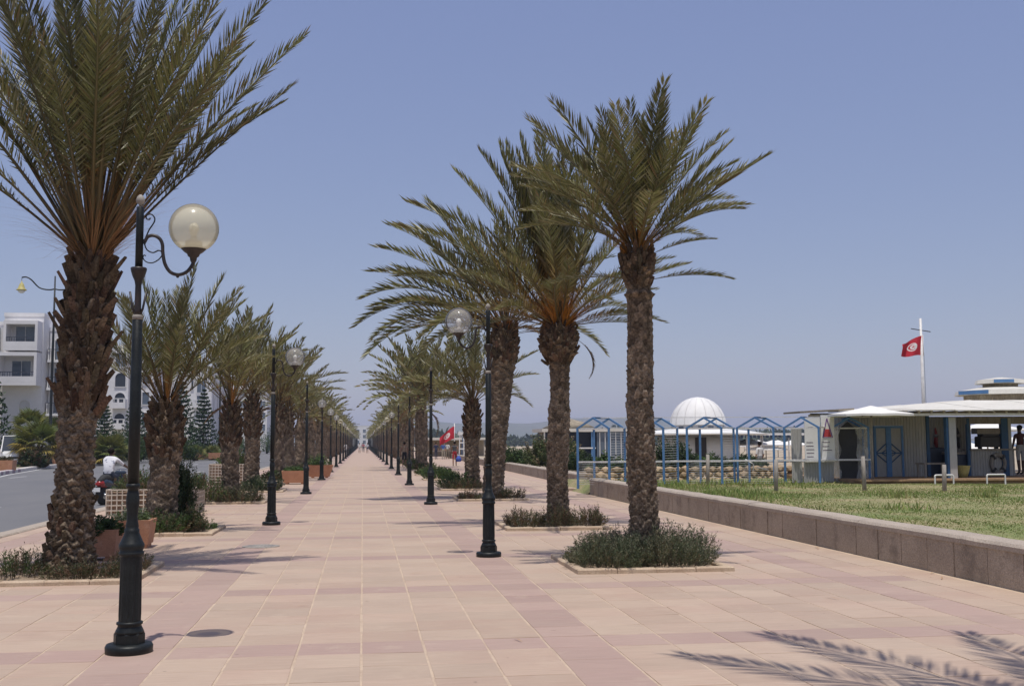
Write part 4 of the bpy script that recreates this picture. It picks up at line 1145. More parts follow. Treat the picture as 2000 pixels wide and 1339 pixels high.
def lamp_meshes():
    L = {}
    mb = MB(); mb.lathe([(0.182, -0.01), (0.185, 0.05), (0.175, 0.068), (0.11, 0.072)], 28); L['base_plate'] = mb.mesh('base_plate', M['iron'])
    mb = MB(); mb.lathe([(0.122, 0.068), (0.122, 0.145), (0.118, 0.152)], 8, smooth=False)
    mb.lathe([(0.116, 0.150), (0.108, 0.172), (0.094, 0.20), (0.090, 0.215), (0.102, 0.222), (0.102, 0.238), (0.086, 0.245)], 24)
    L['plinth'] = mb.mesh('plinth', M['iron'])
    mb = MB(); n = 48; prof = [(0.086, 0.24), (0.089, 0.30), (0.086, 0.55), (0.084, 0.76)]
    vs = [((r - (0.007 if k % 4 in (1, 2) and 0 < i < 3 else 0)) * math.cos(2 * PI * k / n), (r - (0.007 if k % 4 in (1, 2) and 0 < i < 3 else 0)) * math.sin(2 * PI * k / n), z) for i, (r, z) in enumerate(prof) for k in range(n)]
    fs = [(i * n + k, i * n + (k + 1) % n, (i + 1) * n + (k + 1) % n, (i + 1) * n + k) for i in range(3) for k in range(n)]
    mb.add(vs, fs); L['fluted_column'] = mb.mesh('fluted_column', M['iron'])
    mb = MB(); mb.lathe([(0.084, 0.755), (0.098, 0.765), (0.098, 0.79), (0.088, 0.80), (0.10, 0.825), (0.10, 0.85), (0.092, 0.862), (0.075, 0.90), (0.062, 0.93), (0.058, 0.945), (0.058, 0.97),
                         (0.050, 0.975), (0.052, 0.995), (0.045, 1.03), (0.041, 1.07), (0.045, 1.12), (0.053, 1.18), (0.052, 1.22), (0.044, 1.27), (0.041, 1.295), (0.055, 1.302), (0.055, 1.325), (0.047, 1.335)], 24)
    L['baluster'] = mb.mesh('baluster', M['iron'])
    mb = MB(); mb.lathe([(0.046, 1.33), (0.0455, 1.9), (0.040, 2.67), (0.034, 2.675)], 20); L['shaft'] = mb.mesh('shaft', M['iron'])
    mb = MB(); mb.lathe([(0.041, 2.668), (0.042, 2.70), (0.03, 2.708)], 20); L['ring'] = mb.mesh('ring', M['dustcap'])
    mb = MB(); mb.lathe([(0.030, 2.70), (0.027, 2.75), (0.025, 2.95), (0.032, 2.99), (0.05, 3.03), (0.062, 3.07), (0.066, 3.09), (0.06, 3.10), (0.03, 3.105)], 20)
    for s in (-1, 1):
        mb.tube([(0.022 * s, 0, 2.715), (0.04 * s, 0, 2.76), (0.065 * s, 0, 2.90)], [0.012, 0.010, 0.009], 6)
    L['neck'] = mb.mesh('neck', M['iron_brown'])
    mb = MB(); mb.lathe([(0.031, 3.10), (0.031, 3.60), (0.026, 3.606)], 16)
    L['head_tube'] = mb.mesh('head_tube', M['iron'])
    mb = MB(); mb.lathe([(0.012, 3.605), (0.012, 3.625), (0.032, 3.64), (0.037, 3.66), (0.028, 3.69), (0.008, 3.71)], 14); L['finial'] = mb.mesh('finial', M['dustcap'])
    K = 0.000806
    zz = lambda y: (1272 - (380 + y / 5.15)) * 0.00415
    pt = lambda x, y: ((x - 365) * K, 0, zz(y))
    mb = MB()
    mb.tube(smooth_path([pt(*q) for q in ((418, 480), (445, 428), (500, 412), (560, 440), (592, 500), (600, 600), (625, 710), (680, 790), (760, 815), (840, 785), (890, 720), (905, 680))]), 0.0145, 8)
    mb.lathe([(0.006, 0), (0.014, 0.008), (0.008, 0.02)], 8, (pt(752, 848)[0], 0, pt(752, 848)[2]))
    L['arm'] = mb.mesh('arm', M['iron_brown'])
    mb = MB()
    mb.tube(smooth_path([pt(*q) for q in ((428, 430), (460, 350), (505, 275), (508, 225), (470, 190), (428, 205), (430, 240), (458, 245), (466, 228))]), 0.0062, 6)
    mb.tube(smooth_path([pt(*q) for q in ((412, 490), (440, 560), (500, 590), (555, 567), (585, 578))]), 0.006, 6)
    mb.tube(smooth_path([pt(*q) for q in ((432, 625), (412, 618), (405, 650), (440, 688), (500, 695), (560, 660), (592, 615))]), 0.0052, 6)
    mb.box(0.02, 0.05, -0.012, 0.012, pt(0, 500)[2], pt(0, 455)[2])
    L['scroll'] = mb.mesh('scroll', M['iron'])
    cx, _, z0 = pt(905, 690)
    mb = MB(); mb.lathe([(0.016, z0), (0.026, z0 + 0.02), (0.03, z0 + 0.045), (0.045, z0 + 0.055), (0.052, z0 + 0.075), (0.075, z0 + 0.09), (0.10, z0 + 0.115), (0.104, z0 + 0.128), (0.09, z0 + 0.132)], 20, (cx, 0, 0))
    L['globe_cup'] = mb.mesh('globe_cup', M['iron_brown'])
    gc = z0 + 0.292; r = 0.203
    prof = []
    for k in range(0, 25):
        a = -PI / 2 + PI * k / 24
        rr_, zz_ = r * math.cos(a), r * math.sin(a)
        if zz_ < -0.178: continue
        prof.append((max(rr_, 0.0008), gc + zz_))
    mb = MB(); mb.lathe(prof, 40, (cx, 0, 0), cap=False)
    L['globe'] = mb.mesh('globe', M['globe_clear']); L['globe_milk'] = mb.mesh('globe', M['globe_milk'])
    mb = MB(); mb.lathe([(0.070, z0 + 0.125), (0.070, z0 + 0.175), (0.062, z0 + 0.185), (0.03, z0 + 0.19), (0.024, z0 + 0.215)], 16, (cx, 0, 0)); L['socket'] = mb.mesh('socket', M['socket'])
    mb = MB(); mb.lathe([(0.022, z0 + 0.21), (0.024, z0 + 0.23), (0.038, z0 + 0.27), (0.040, z0 + 0.295), (0.028, z0 + 0.325), (0.004, z0 + 0.338)], 14, (cx, 0, 0)); L['bulb'] = mb.mesh('bulb', M['bulb'])
    return L
LM = lamp_meshes()
def street_lamp(label, x, y, rz, globe=True, milk=False, arm=True, group=None):
    t = thing('street_lamp', label, 'street lamp', (x, y, 0), rz, group)
    for n in ('base_plate', 'plinth', 'fluted_column', 'baluster', 'shaft', 'ring', 'neck', 'head_tube', 'finial'):
        mobj(n, LM[n], t)
    if arm:
        a = mobj('arm', LM['arm'], t); mobj('scroll', LM['scroll'], a)
        mobj('globe_cup', LM['globe_cup'], t)
        if globe:
            g = mobj('globe', LM['globe_milk' if milk else 'globe'], t)
            mobj('socket', LM['socket'], g); mobj('bulb', LM['bulb'], g)
    return t
LY0, RY0, LSP = 9.31, 16.15, 13.866
road_lamps = {0: ('nearest black lamp post with yellowish frosted globe, in front of the largest palm', 0.0, True, True, True),
              1: ('black lamp post with clear globe on a curled arm, second beside the road', 0.0, True, False, True),
              2: ('black lamp post without a globe, third in the road-side row', 0.0, False, False, False),
              3: ('dark lamp post with its globe turned to the viewer, fourth in the road-side row', -PI / 2, True, False, True)}
lawn_lamps = {0: ('black lamp post with clear globe over the path, nearest in the lawn-side row', PI, True, False, True),
              1: ('black lamp post without a globe, second in the lawn-side row', PI, False, False, False),
              2: ('black lamp post without a globe, third in the lawn-side row', PI, False, False, False),
              3: ('black lamp post with an empty arm, fourth in the lawn-side row', -PI / 2, False, False, True)}
GR, GL = 'lamp posts along the road side of the path', 'lamp posts along the lawn side of the path'
for k in range(29):
    for side, x, y0, dic, gname, nm in ((0, -1.84, LY0, road_lamps, GR, 'road-side'), (1, 1.83, RY0, lawn_lamps, GL, 'lawn-side')):
        y = y0 + LSP * k
        if k in dic: lab, rz, gl, mk, ar = dic[k]; g = gname
        elif k < 12: lab, rz, gl, mk, ar, g = 'black globe lamp post, %s in the %s row from the near end' % (ORD[k], nm), -PI / 2, True, (k * 7 + side) % 3 == 0, True, gname
        else: lab, rz, gl, mk, ar, g = 'tiny distant lamp post towards the far end of the %s row' % nm, -PI / 2, True, False, True, 'distant lamp posts of the %s row' % nm
        if k < 12:
            street_lamp(lab, x, y, rz, gl, mk, ar, g)
        else:
            t = thing('street_lamp', lab, 'street lamp', (x, y, 0), rz, g)
            if 'far_pole' not in LM:
                mb = MB(); mb.lathe([(0.16, 0), (0.12, 0.1), (0.09, 0.25), (0.085, 0.8), (0.05, 0.95), (0.045, 1.4), (0.04, 2.7), (0.03, 3.1), (0.03, 3.6), (0.01, 3.7)], 8); LM['far_pole'] = mb.mesh('pole', M['iron'])
            mobj('pole', LM['far_pole'], t); mobj('globe_cup', LM['globe_cup'], t); mobj('globe', LM['globe'], t)

# ================================================================ planters on the road side
def trough(label, x, y, rz, w, d, h, taper=0.86):
    t = thing('terracotta_planter', label, 'planter', (x, y, 0), rz, 'terracotta planter troughs')
    mb = MB(); o = 0.03
    a, b = w / 2 * taper, d / 2 * taper
    A, B = w / 2, d / 2
    vs = [(-a, -b, 0.06), (a, -b, 0.06), (a, b, 0.06), (-a, b, 0.06), (-A, -B, h), (A, -B, h), (A, B, h), (-A, B, h), (-A + .05, -B + .05, h), (A - .05, -B + .05, h), (A - .05, B - .05, h), (-A + .05, B - .05, h),
          (-A + .06, -B + .06, h - .1), (A - .06, -B + .06, h - .1), (A - .06, B - .06, h - .1), (-A + .06, B - .06, h - .1)]
    fs = [(0, 3, 2, 1)]
    for k in range(4):
        j = (k + 1) % 4
        fs += [(k, j, 4 + j, 4 + k), (4 + k, 4 + j, 8 + j, 8 + k), (8 + k, 8 + j, 12 + j, 12 + k)]
    mb.add(vs, fs); mb.build('trough', M['terracotta'], t)
    mb = MB(); mb.add(vs[12:], [(0, 1, 2, 3)]); mb.build('soil', M['soil'], t, (0, 0, 0.01))
    mb = MB()
    for sx in (-1, 1): mb.box(sx * a * .7 - .06, sx * a * .7 + .06, -b * .9, b * .9, 0, 0.062)
    mb.build('foot', M['terracotta'], t)
    return t
def leafy(label, x, y, z, w, d, h, seed, cols, st=120, lv=20, ll=0.06, lw=0.011, **kw):
    return shrub(label, x, y, z, w, d, h, st, lv, ll, lw, seed, cols, 'leafy_plant', 'plant', upright=0.45, **kw)
trough('terracotta planter with dark plants right behind the largest palm trunk', -3.74, 16.75, 0.05, 0.52, 0.55, 0.44)
leafy('dark flowering plant in the terracotta planter behind the largest palm trunk', -3.80, 16.75, 0.33, 0.70, 0.6, 0.34, 60, DARKG + GREEN, 200, 22, 0.055, 0.010)
trough('orange terracotta planter half hidden by the nearest lamp post', -3.66, 18.6, 0.02, 0.64, 0.6, 0.45)
leafy('silvery and yellow-green plant in the orange terracotta planter', -3.66, 18.6, 0.35, 0.58, 0.5, 0.36, 61, [(.16, .19, .11), (.2, .22, .16), (.11, .16, .05)], 120, 20, 0.055, 0.009)
def trellis_planter(label, x0, x1, y0, y1, h, cell=0.118):
    t = thing('trellis_planter', label, 'planter', ((x0 + x1) / 2, (y0 + y1) / 2, 0), 0, 'planters clad in trellis blocks')
    w, d = x1 - x0, y1 - y0
    mb = MB(); mb.box(-w / 2 + .05, w / 2 - .05, -d / 2 + .05, d / 2 - .05, 0, h - .07); mb.build('box', M['clay_back'], t)
    for (ax, L, sgn) in ((0, w, -1), (1, d, 1)):
        n = max(2, round(L / cell)); m = max(2, round(h / cell))
        for k in range(n + 1):
            u = -L / 2 + L * k / n; mb = MB()
            if ax == 0: mb.box(u - .011, u + .011, -d / 2 - .005, -d / 2 + .05, 0.0, h)
            else: mb.box(w / 2 - .05, w / 2 + .006, u - .011, u + .011, 0.0, h)
            mb.build('upright_rib', M['trellis'], t)
        for k in range(m + 1):
            z = 0.014 + (h - .028) * k / m; mb = MB()
            if ax == 0: mb.box(-L / 2, L / 2, -d / 2 - .002, -d / 2 + .047, z - .0135, z + .0135)
            else: mb.box(w / 2 - .047, w / 2 + .003, -L / 2, L / 2, z - .0135, z + .0135)
            mb.build('cross_rib', M['trellis'], t)
    mb = MB(); mb.box(-w / 2, w / 2, d / 2 - .05, d / 2, 0, h); mb.box(-w / 2, -w / 2 + .05, -d / 2 + .05, d / 2 - .05, 0, h); mb.build('back_wall', M['trellis'], t)
    return t
trellis_planter('cream trellis-block planter with bushes behind the second road-side palm', -5.85, -3.95, 26.6, 28.8, 0.62)
shrub('olive bush in the trellis planter left of the nearest lamp post', -5.15, 27.3, 0.5, 1.3, 1.3, 0.72, 260, 26, 0.06, 0.009, 70, BROWN + GREEN)
shrub('olive bush in the trellis planter right of the second road-side palm', -4.25, 28.0, 0.5, 0.9, 1.2, 0.62, 200, 26, 0.06, 0.009, 71, BROWN + GREEN)
shrub('tall narrow dark green conifer bush beside the second road-side palm', -3.66, 23.0, 0.0, 0.50, 0.50, 1.85, 300, 40, 0.07, 0.011, 72, DARKG)
trellis_planter('small pale trellis-block planter beyond the first close pair of palms', -6.1, -4.3, 45.6, 47.4, 0.85)
shrub('bushy green plant in the small pale trellis planter', -5.2, 46.4, 0.75, 1.6, 1.5, 0.7, 180, 20, 0.09, 0.016, 73, GREEN + BROWN)
trough('terracotta planter beside the third road-side lamp', -2.75, 46.4, 0, 1.05, 0.9, 0.55)
leafy('low green plant in the terracotta planter beside the third road-side lamp', -2.75, 46.4, 0.45, 0.9, 0.8, 0.3, 74, GREEN, 80, 16, .09, .018)
trough('terracotta planter beside the fourth road-side lamp', -2.05, 54.2, 0, 1.3, 0.9, 0.62, 0.72)
leafy('tall green plant in the terracotta planter beside the fourth road-side lamp', -2.1, 54.2, 0.5, 1.0, 0.8, 0.75, 75, GREEN, 80, 16, .1, .02)

# ================================================================ beach side: hut frames, bar, dome, flags
LZ = 0.30
def hut_frame(label, x, y, w=0.88, d=1.2, rz=-0.65, eave=2.08, ridge=2.40, wires=True, extra=None):
    """blue gabled changing-hut frame; origin at the front-left post"""
    t = thing('changing_hut', label, 'hut frame', (x, y, LZ), rz, 'row of blue changing hut frames')
    e, r = eave - LZ, ridge - LZ
    for px, py in ((0, 0), (w, 0), (0, d), (w, d)):
        mb = MB(); mb.box(px - .029, px + .029, py - .029, py + .029, -0.1, e); mb.build('post', M['blue'], t)
    for py in (0, d):
        for s in (0, 1):
            mb = MB(); mb.bar((s * w + (0.03 if s else -0.03), py, e - .02), (w / 2, py, r), 0.055, 0.055); mb.build('gable_bar', M['blue'], t)
    mb = MB(); mb.bar((w / 2, 0.03, r + .01), (w / 2, d - .03, r + .01), 0.05); mb.build('ridge_bar', M['blue_dark'], t)
    for nm, a, b in (('eave_rail', (0, 0.04, e + .01), (0, d - .04, e + .01)), ('eave_rail', (w, 0.04, e + .01), (w, d - .04, e + .01)), ('eave_rail', (0.04, 0, e - .02), (w - .04, 0, e - .02)),
                     ('mid_rail', (0.04, -0.005, 0.73), (w - .04, -0.005, 0.73)), ('mid_rail', (w, 0.04, 0.73), (w, d - .04, 0.73))):
        mb = MB(); mb.bar(a, b, 0.045); mb.build(nm, M['white_metal'], t)
    if wires:
        mb = MB()
        for k in range(22):
            z = 0.06 + k * 0.078
            if abs(z - 0.73) < .03: continue
            mb.bar((w, 0.03, z), (w, d - .03, z), 0.010)
        for k in range(10):
            z = 0.04 + k * 0.068
            mb.bar((0.03, 0, z), (w - .03, 0, z), 0.008); mb.bar((0, 0.03, z), (0, d - .03, z), 0.008)
        o = mb.build('wires', M['white_metal'], t); o['kind'] = 'stuff'
    return t
HX = [6.70, 8.42, 10.22, 11.86, 13.42]
HW = [1.08, 1.08, 1.14, 1.18, 1.1]
HN = ['blue gabled hut frame nearest the path, first of the row behind the bench wall', 'blue gabled hut frame mostly hidden behind the tall slim palm trunk', 'blue gabled hut frame just right of the slim palm trunk, before the white dome',
      'blue gabled hut frame, fourth of the row, right of the white dome', 'blue gabled hut frame carrying the white price boards']
for k in range(5):
    hut_frame(HN[k], HX[k], 34.2 - 0.05 * k, HW[k], wires=(k < 4))
wr = hut_frame('blue gabled hut frame wrapped in torn clear plastic with a dark doorway', 15.15, 34.3, 1.15, 1.2, -0.30, wires=False)
# dark panel with the doorway's shade put into its colour, and the plastic sheeting
mb = MB(); mb.box(0.22, 0.80, 0.05, 0.09, 0.0, 1.72); mb.prism([(0.22, 1.72), (0.80, 1.72), (0.51, 1.98)], 0.05, 0.09); mb.build('doorway_shade', M['dark'], wr)
def plastic_mat():
    m, nt, bs, out = newmat('plastic_sheet')
    bs.inputs['Base Color'].default_value = (0.72, 0.71, 0.66, 1); bs.inputs['Roughness'].default_value = 0.18
    tp = node(nt, 'ShaderNodeBsdfTransparent'); mx = node(nt, 'ShaderNodeMixShader')
    tc = node(nt, 'ShaderNodeTexCoord'); n = node(nt, 'ShaderNodeTexNoise', Scale=3.5, Detail=5.0); nt.links.new(tc.outputs['Object'], n.inputs['Vector'])
    nt.links.new(ramp(nt, n.outputs[0], 0.1, 1.15), mx.inputs[0]); nt.links.new(tp.outputs[0], mx.inputs[1]); nt.links.new(bs.outputs[0], mx.inputs[2])
    nt.links.new(mx.outputs[0], out.inputs[0])
    return m
M['plastic'] = plastic_mat()
def sheet_cloth(x0, x1, y0, y1, z0, z1, seed, n=16, m=26, amp=0.05):
    g = np.random.default_rng(seed)
    U, Vv = np.meshgrid(np.linspace(0, 1, n), np.linspace(0, 1, m))
    ph = g.random(6) * 6
    dis = amp * (np.sin(U * 17 + ph[0] + 2 * np.sin(Vv * 6 + ph[1])) + 0.6 * np.sin(Vv * 13 + U * 5 + ph[2])) + g.normal(0, amp * .25, U.shape)
    edge = 0.05 * np.sin(Vv * 14 + ph[3]) * (U - 0.5) * 2
    dx, dy = (x1 - x0), (y1 - y0); L = math.hypot(dx, dy)
    X = x0 + dx * U + dis * (-dy / L) + edge * dx / L; Y = y0 + dy * U + dis * dx / L; Z = z0 + (z1 - z0) * Vv + 0.04 * np.sin(U * 9 + ph[4]) * (Vv - .2)
    V = np.c_[X.ravel(), Y.ravel(), Z.ravel()]
    i = np.arange(n - 1)[None, :] + n * np.arange(m - 1)[:, None]
    return np_mesh('plastic_sheet', V, np.stack([i, i + 1, i + n + 1, i + n], -1).reshape(-1, 4), M['plastic'], smooth=True)
mobj('plastic_sheet', sheet_cloth(-0.05, 0.24, -0.04, -0.04, 0.02, 1.80, 1), wr)
mobj('plastic_sheet', sheet_cloth(0.78, 1.08, -0.04, -0.02, 0.02, 1.78, 2), wr)
mobj('plastic_sheet', sheet_cloth(1.05, 1.35, 0.02, 0.9, 0.0, 1.75, 3), wr)
mobj('plastic_sheet', sheet_cloth(-0.06, -0.06, 0.0, 1.15, 0.02, 1.8, 4), wr)
# rail that links the huts
mb = MB(); mb.bar((6.7, 34.1, 1.03), (16.2, 33.75, 1.05), 0.05); mb.bar((6.9, 34.3, 2.415), (15.6, 34.1, 2.43), 0.022)
o = mb.build('hut_rail', M['white_metal']); tag(o, 'white rail and ridge rope running along the row of hut frames', 'rail')
# fallen white stick leaning on the frame
mb = MB(); mb.tube([(12.1, 34.0, 1.08), (12.35, 33.95, 0.92), (12.33, 33.95, 0.70)], 0.02, 5); mb.tube([(12.45, 33.95, 0.82), (12.85, 33.95, 0.74)], 0.018, 5)
o = mb.build('bent_stick', M['white_metal']); tag(o, 'bent white stick hanging from the hut rail between the third and fourth frame', 'stick')

def price_board(label, x, y, w, h, z0, logo):
    t = thing('price_board', label, 'notice board', (x, y, z0), -0.05)
    mb = MB(); mb.box(0, w, 0, 0.03, 0, h); mb.build('panel', M['white'], t)
    if logo:
        mb = MB(); pts = [(0.05, h * .52), (0.37, h * .52), (0.20, h * .93)]
        for a, b in ((0, 1), (1, 2), (2, 0)): mb.bar((pts[a][0], -0.006, pts[a][1]), (pts[b][0], -0.006, pts[b][1]), 0.028, 0.008)
        mb.build('triangle_emblem', cloth('emblem_violet', (0.17, 0.06, 0.30)), t)
        mb = MB(); mb.prism([(0.075, h * .535), (0.335, h * .535), (0.27, h * .70), (0.14, h * .70)], -0.008, -0.001); mb.build('red_emblem_base', cloth('emblem_red', (0.50, 0.05, 0.06)), t)
        rows = [(0.25, .1, .5), (0.33, .08, .3), (0.42, .06, .36)]
    else:
        rows = [(0.12, .12, .30), (0.20, .10, .34), (0.28, .08, .36), (0.36, .08, .32), (0.44, .1, .28), (0.78, .22, .32)]
    for f, a, b in rows:
        mb = MB(); mb.box(a * w, b * w + 0.12, -0.004, -0.001, h * f - .012, h * f + .012); mb.build('text_line', cloth('ink', (0.16, 0.12, 0.16)), t)
    return t
price_board('white price board with faint lines of text on the hut frame', 14.08, 33.95, 0.52, 1.42, 0.98, False)
price_board('white board with violet triangle and red base beside the price board', 14.63, 33.93, 0.44, 1.50, 0.98, True)
# ribbed white panel below the boards
def corrugated(mb, x0, x1, y, z0, z1, pitch=0.11, depth=0.02, mi=0):
    n = max(1, int(round((x1 - x0) / pitch))); p = (x1 - x0) / n
    xs = []
    for k in range(n):
        a = x0 + k * p
        xs += [(a, 0), (a + p * .35, 0), (a + p * .5, -depth), (a + p * .85, -depth)]
    xs.append((x1, 0))
    vs = [(x, y + o, z) for z in (z0, z1) for x, o in xs]; m = len(xs)
    mb.add(vs, [(i, i + 1, i + 1 + m, i + m) for i in range(m - 1)], mi)
t = thing('ribbed_screen', 'white ribbed metal screen standing below the price boards', 'screen', (13.66, 34.05, LZ))
mb = MB(); corrugated(mb, 0, 0.36, 0, -0.05, 1.75, 0.09); mb.build('tall_panel', M['corrugated'], t)
mb = MB(); corrugated(mb, 0.40, 1.42, 0.02, -0.05, 0.78, 0.09); mb.build('low_panel', M['corrugated'], t)
mb = MB(); mb.box(0.0, 1.42, 0.022, 0.06, -0.05, 0.03); mb.build('bottom_rail', M['white'], t)

# ---------------------------------------------------------------- beach bar
bar = thing('beach_bar', 'grey-white ribbed beach bar with white roof and blue trim beside the lawn', 'bar', (0, 0, 0))
FY = 35.3
def part(name, mat, fn, parent=bar):
    mb = MB(); fn(mb); return mb.build(name, mat, parent)
part('deck', M['deck'], lambda m: (m.box(15.3, 30, 32.5, 38.8, 0.15, 0.44)))
for k in range(6): part('deck_board', M['deck'], lambda m, k=k: m.box(15.25, 30, 32.35 + .135 * k, 32.475 + .135 * k, 0.40, 0.455 + 0.003 * (k % 2)))
part('wall_panel', M['corrugated'], lambda m: corrugated(m, 15.2, 17.05, FY, 0.44, 2.55))
part('wall_panel', M['corrugated'], lambda m: corrugated(m, 18.12, 18.95, FY, 0.44, 2.55))
part('wall_panel', M['corrugated'], lambda m: corrugated(m, 17.05, 18.12, FY, 2.16, 2.55))
part('wall_panel', M['corrugated'], lambda m: corrugated(m, 19.0, 21.75, FY + 2.0, 0.44, 2.5))
part('side_wall', M['corrugated'], lambda m: (m.box(15.2, 15.28, FY + .02, 36.3, 0.44, 2.55)))
part('side_wall', M['blue_dark'], lambda m: m.box(18.93, 19.0, FY + .03, 37.28, 0.44, 2.5))
part('back_wall', M['corrugated'], lambda m: m.box(15.3, 18.9, 36.3, 36.4, 0.44, 2.6))
dr = part('door', M['blue'], lambda m: (m.box(17.06, 17.14, FY - .05, FY + .05, 0.44, 2.15), m.box(18.04, 18.11, FY - .05, FY + .05, 0.44, 2.15), m.box(17.14, 18.04, FY - .05, FY + .05, 2.07, 2.15), m.box(17.49, 17.67, FY - .06, FY + .05, 0.44, 2.07)))
part('door_leaf', M['corrugated'], lambda m: m.box(17.14, 17.49, FY - .02, FY + .02, 0.45, 2.07), dr)
part('door_leaf', M['corrugated'], lambda m: m.box(17.67, 18.04, FY - .02, FY + .02, 0.45, 2.07), dr)
for sx in (-1, 1):
    def lozenge(m, sx=sx):
        c = 17.58 + sx * .09; e = 17.58 + sx * .45
        m.bar((c, FY - .04, 1.55), (e, FY - .04, 1.25), .03); m.bar((c, FY - .04, 0.92), (e, FY - .04, 1.22), .03); m.bar((c, FY - .04, 1.235), (e, FY - .04, 1.235), .035)
        m.bar((c + sx * .02, FY - .04, 1.33), (c + sx * .16, FY - .04, 1.24), .025); m.bar((c + sx * .02, FY - .04, 1.14), (c + sx * .16, FY - .04, 1.23), .025)
    part('door_lozenge', M['blue_dark'], lozenge, dr)
part('corner_post', M['blue_dark'], lambda m: m.box(18.95, 19.06, FY - .05, FY + .02, 0.44, 2.5))  # corner post and post strips in darker blue: recess shade put into the colour
part('post', M['corrugated'], lambda m: m.box(18.42, 18.66, 32.85, 33.05, 0.44, 2.38))
part('post', M['blue_dark'], lambda m: m.box(18.34, 18.42, 32.87, 33.03, 0.44, 2.38))
part('post', M['blue_dark'], lambda m: m.box(20.42, 20.52, FY - .05, FY + .05, 0.44, 2.4))
part('post', M['blue_dark'], lambda m: m.box(21.68, 21.92, FY - .05, FY + .1, 0.44, 2.4))
part('post', M['corrugated'], lambda m: m.box(21.93, 22.04, FY - .05, FY + .05, 0.44, 2.4))
part('post', M['corrugated'], lambda m: m.box(26.0, 26.2, 32.85, 33.05, 0.44, 2.38))
part('counter_front', M['corrugated'], lambda m: corrugated(m, 20.53, 22.15, FY, 0.44, 1.30, 0.10))
part('counter_side', M['corrugated'], lambda m: m.box(22.10, 22.16, FY + .02, 36.6, 0.44, 1.28))
part('counter_top', M['wood_grey'], lambda m: m.box(20.5, 22.2, FY - .12, FY + .45, 1.30, 1.36))
part('header', M['wood_grey'], lambda m: m.box(20.4, 30, FY - .03, FY + .05, 2.20, 2.46))
def eave(m):
    m.box(15.9, 30, 32.55, 32.62, 2.42, 2.50)
part('eave_board', M['roofwhite'], eave)
for k in range(34):
    x = 16.0 + 0.42 * k
    part('rafter', M['thatch'], lambda m, x=x: m.box(x - .035, x + .035, 32.5, 35.2, 2.50, 2.575))
for k in range(11):     # roof of overlapping sheets
    x = 15.8 + 1.3 * k
    def roofsheet(m, x=x, k=k):
        dz = 0.012 * (k % 2)
        rz_ = lambda q: 2.66 + .38 * min(1, max(0, (q - 15.8) / 4.8))
        vs = [(x, 32.42, 2.60 + dz), (x + 1.32, 32.42, 2.60 + dz), (x + 1.32, 36.0, rz_(x + 1.32) + dz), (x, 36.0, rz_(x) + dz)]
        m.add(vs + [(a, b, c - .03) for a, b, c in vs], [(0, 1, 2, 3), (7, 6, 5, 4), (0, 4, 5, 1), (1, 5, 6, 2), (2, 6, 7, 3), (3, 7, 4, 0)])
    part('roof_sheet', M['roofwhite'], roofsheet)
part('roof_back', M['roofwhite'], lambda m: m.add([(19.2, 36.02, 2.9), (30, 36.02, 3.0), (30, 38.6, 2.75), (20.2, 38.6, 2.75)], [(0, 1, 2, 3)]))
part('side_roof', M['thatch'], lambda m: m.obox((15.4, 35.9, 2.66), (0.95, 0, 0.05), (0, 0.75, 0), (0, 0, 0.03)))
def octagon(name, mat, cx, cy, r0, r1, z0, z1, par=bar):
    m = MB()
    vs = [(cx + r * math.cos(k * PI / 4), cy + r * math.sin(k * PI / 4), z) for r, z in ((r0, z0), (r1, z1)) for k in range(8)]
    m.add(vs, [(k, (k + 1) % 8, 8 + (k + 1) % 8, 8 + k) for k in range(8)] + [tuple(reversed(range(8))), tuple(range(8, 16))]); return m.build(name, mat, par)
LXC, LYC = 23.4, 38.0
octagon('roof_lantern', M['thatch'], LXC, LYC, 1.32, 1.32, 2.7, 3.29)
l1 = octagon('lantern_roof', M['roofwhite'], LXC, LYC, 1.66, 1.60, 3.30, 3.46)
octagon('cap', M['roofwhite'], LXC, LYC, 1.58, .7, 3.463, 3.60, l1)
octagon('roof_lantern', M['thatch'], LXC, LYC, .62, .62, 3.55, 3.72)
l2 = octagon('lantern_roof', M['roofwhite'], LXC, LYC, .92, .86, 3.72, 3.86)
octagon('cap', M['roofwhite'], LXC, LYC, .85, .1, 3.863, 3.96, l2)
def fascia(r, a0, z, h, par):
    m = MB(); p = [Vector((LXC + r * math.cos(R(a)), LYC + r * math.sin(R(a)), z)) for a in (a0, a0 + 45)]
    d = (p[1] - p[0]).normalized(); n = Vector((d.y, -d.x, 0)); m.obox((p[0] + p[1]) / 2 + n * .012, d * ((p[1] - p[0]).length / 2 - .01), n * .014, Vector((0, 0, h / 2))); m.build('fascia', M['blue'], par)
fascia(1.655, 180, 3.385, .13, l1); fascia(.915, 225, 3.795, .11, l2)
part('shade_panel', M['navy'], lambda m: m.box(19.6, 20.3, FY + 1.92, FY + 1.96, 0.44, 1.4))  # navy panel that paints the shade of the recess onto its wall
mb = MB(); mb.cbox(0, .75, 0, .6, 0, .95, .03); o = mb.build('chest_freezer', M['navy'], None, (19.25, FY + 0.7, 0.455)); tag(o, 'dark blue chest freezer in the shade of the bar', 'freezer')
t = thing('drinks_cooler', 'dark cooler with grey lid beside the bar counter', 'cooler', (19.85, FY + .1, .455))
mb = MB(); mb.cbox(0, .62, 0, .5, 0, .72, .02); mb.build('body', M['navy'], t)
mb = MB(); mb.cbox(-.02, .64, -.02, .52, .722, .80, .02); mb.build('lid', M['wood_grey'], t)
t = thing('flower_pot', 'yellow glazed pot standing by the bar post', 'pot', (19.22, 33.5, .458))
mb = MB(); mb.lathe([(.12, 0), (.18, .2), (.22, .36), (.235, .38), (.21, .38), (.19, .30)], 18); mb.build('pot', M['yellowpot'], t)
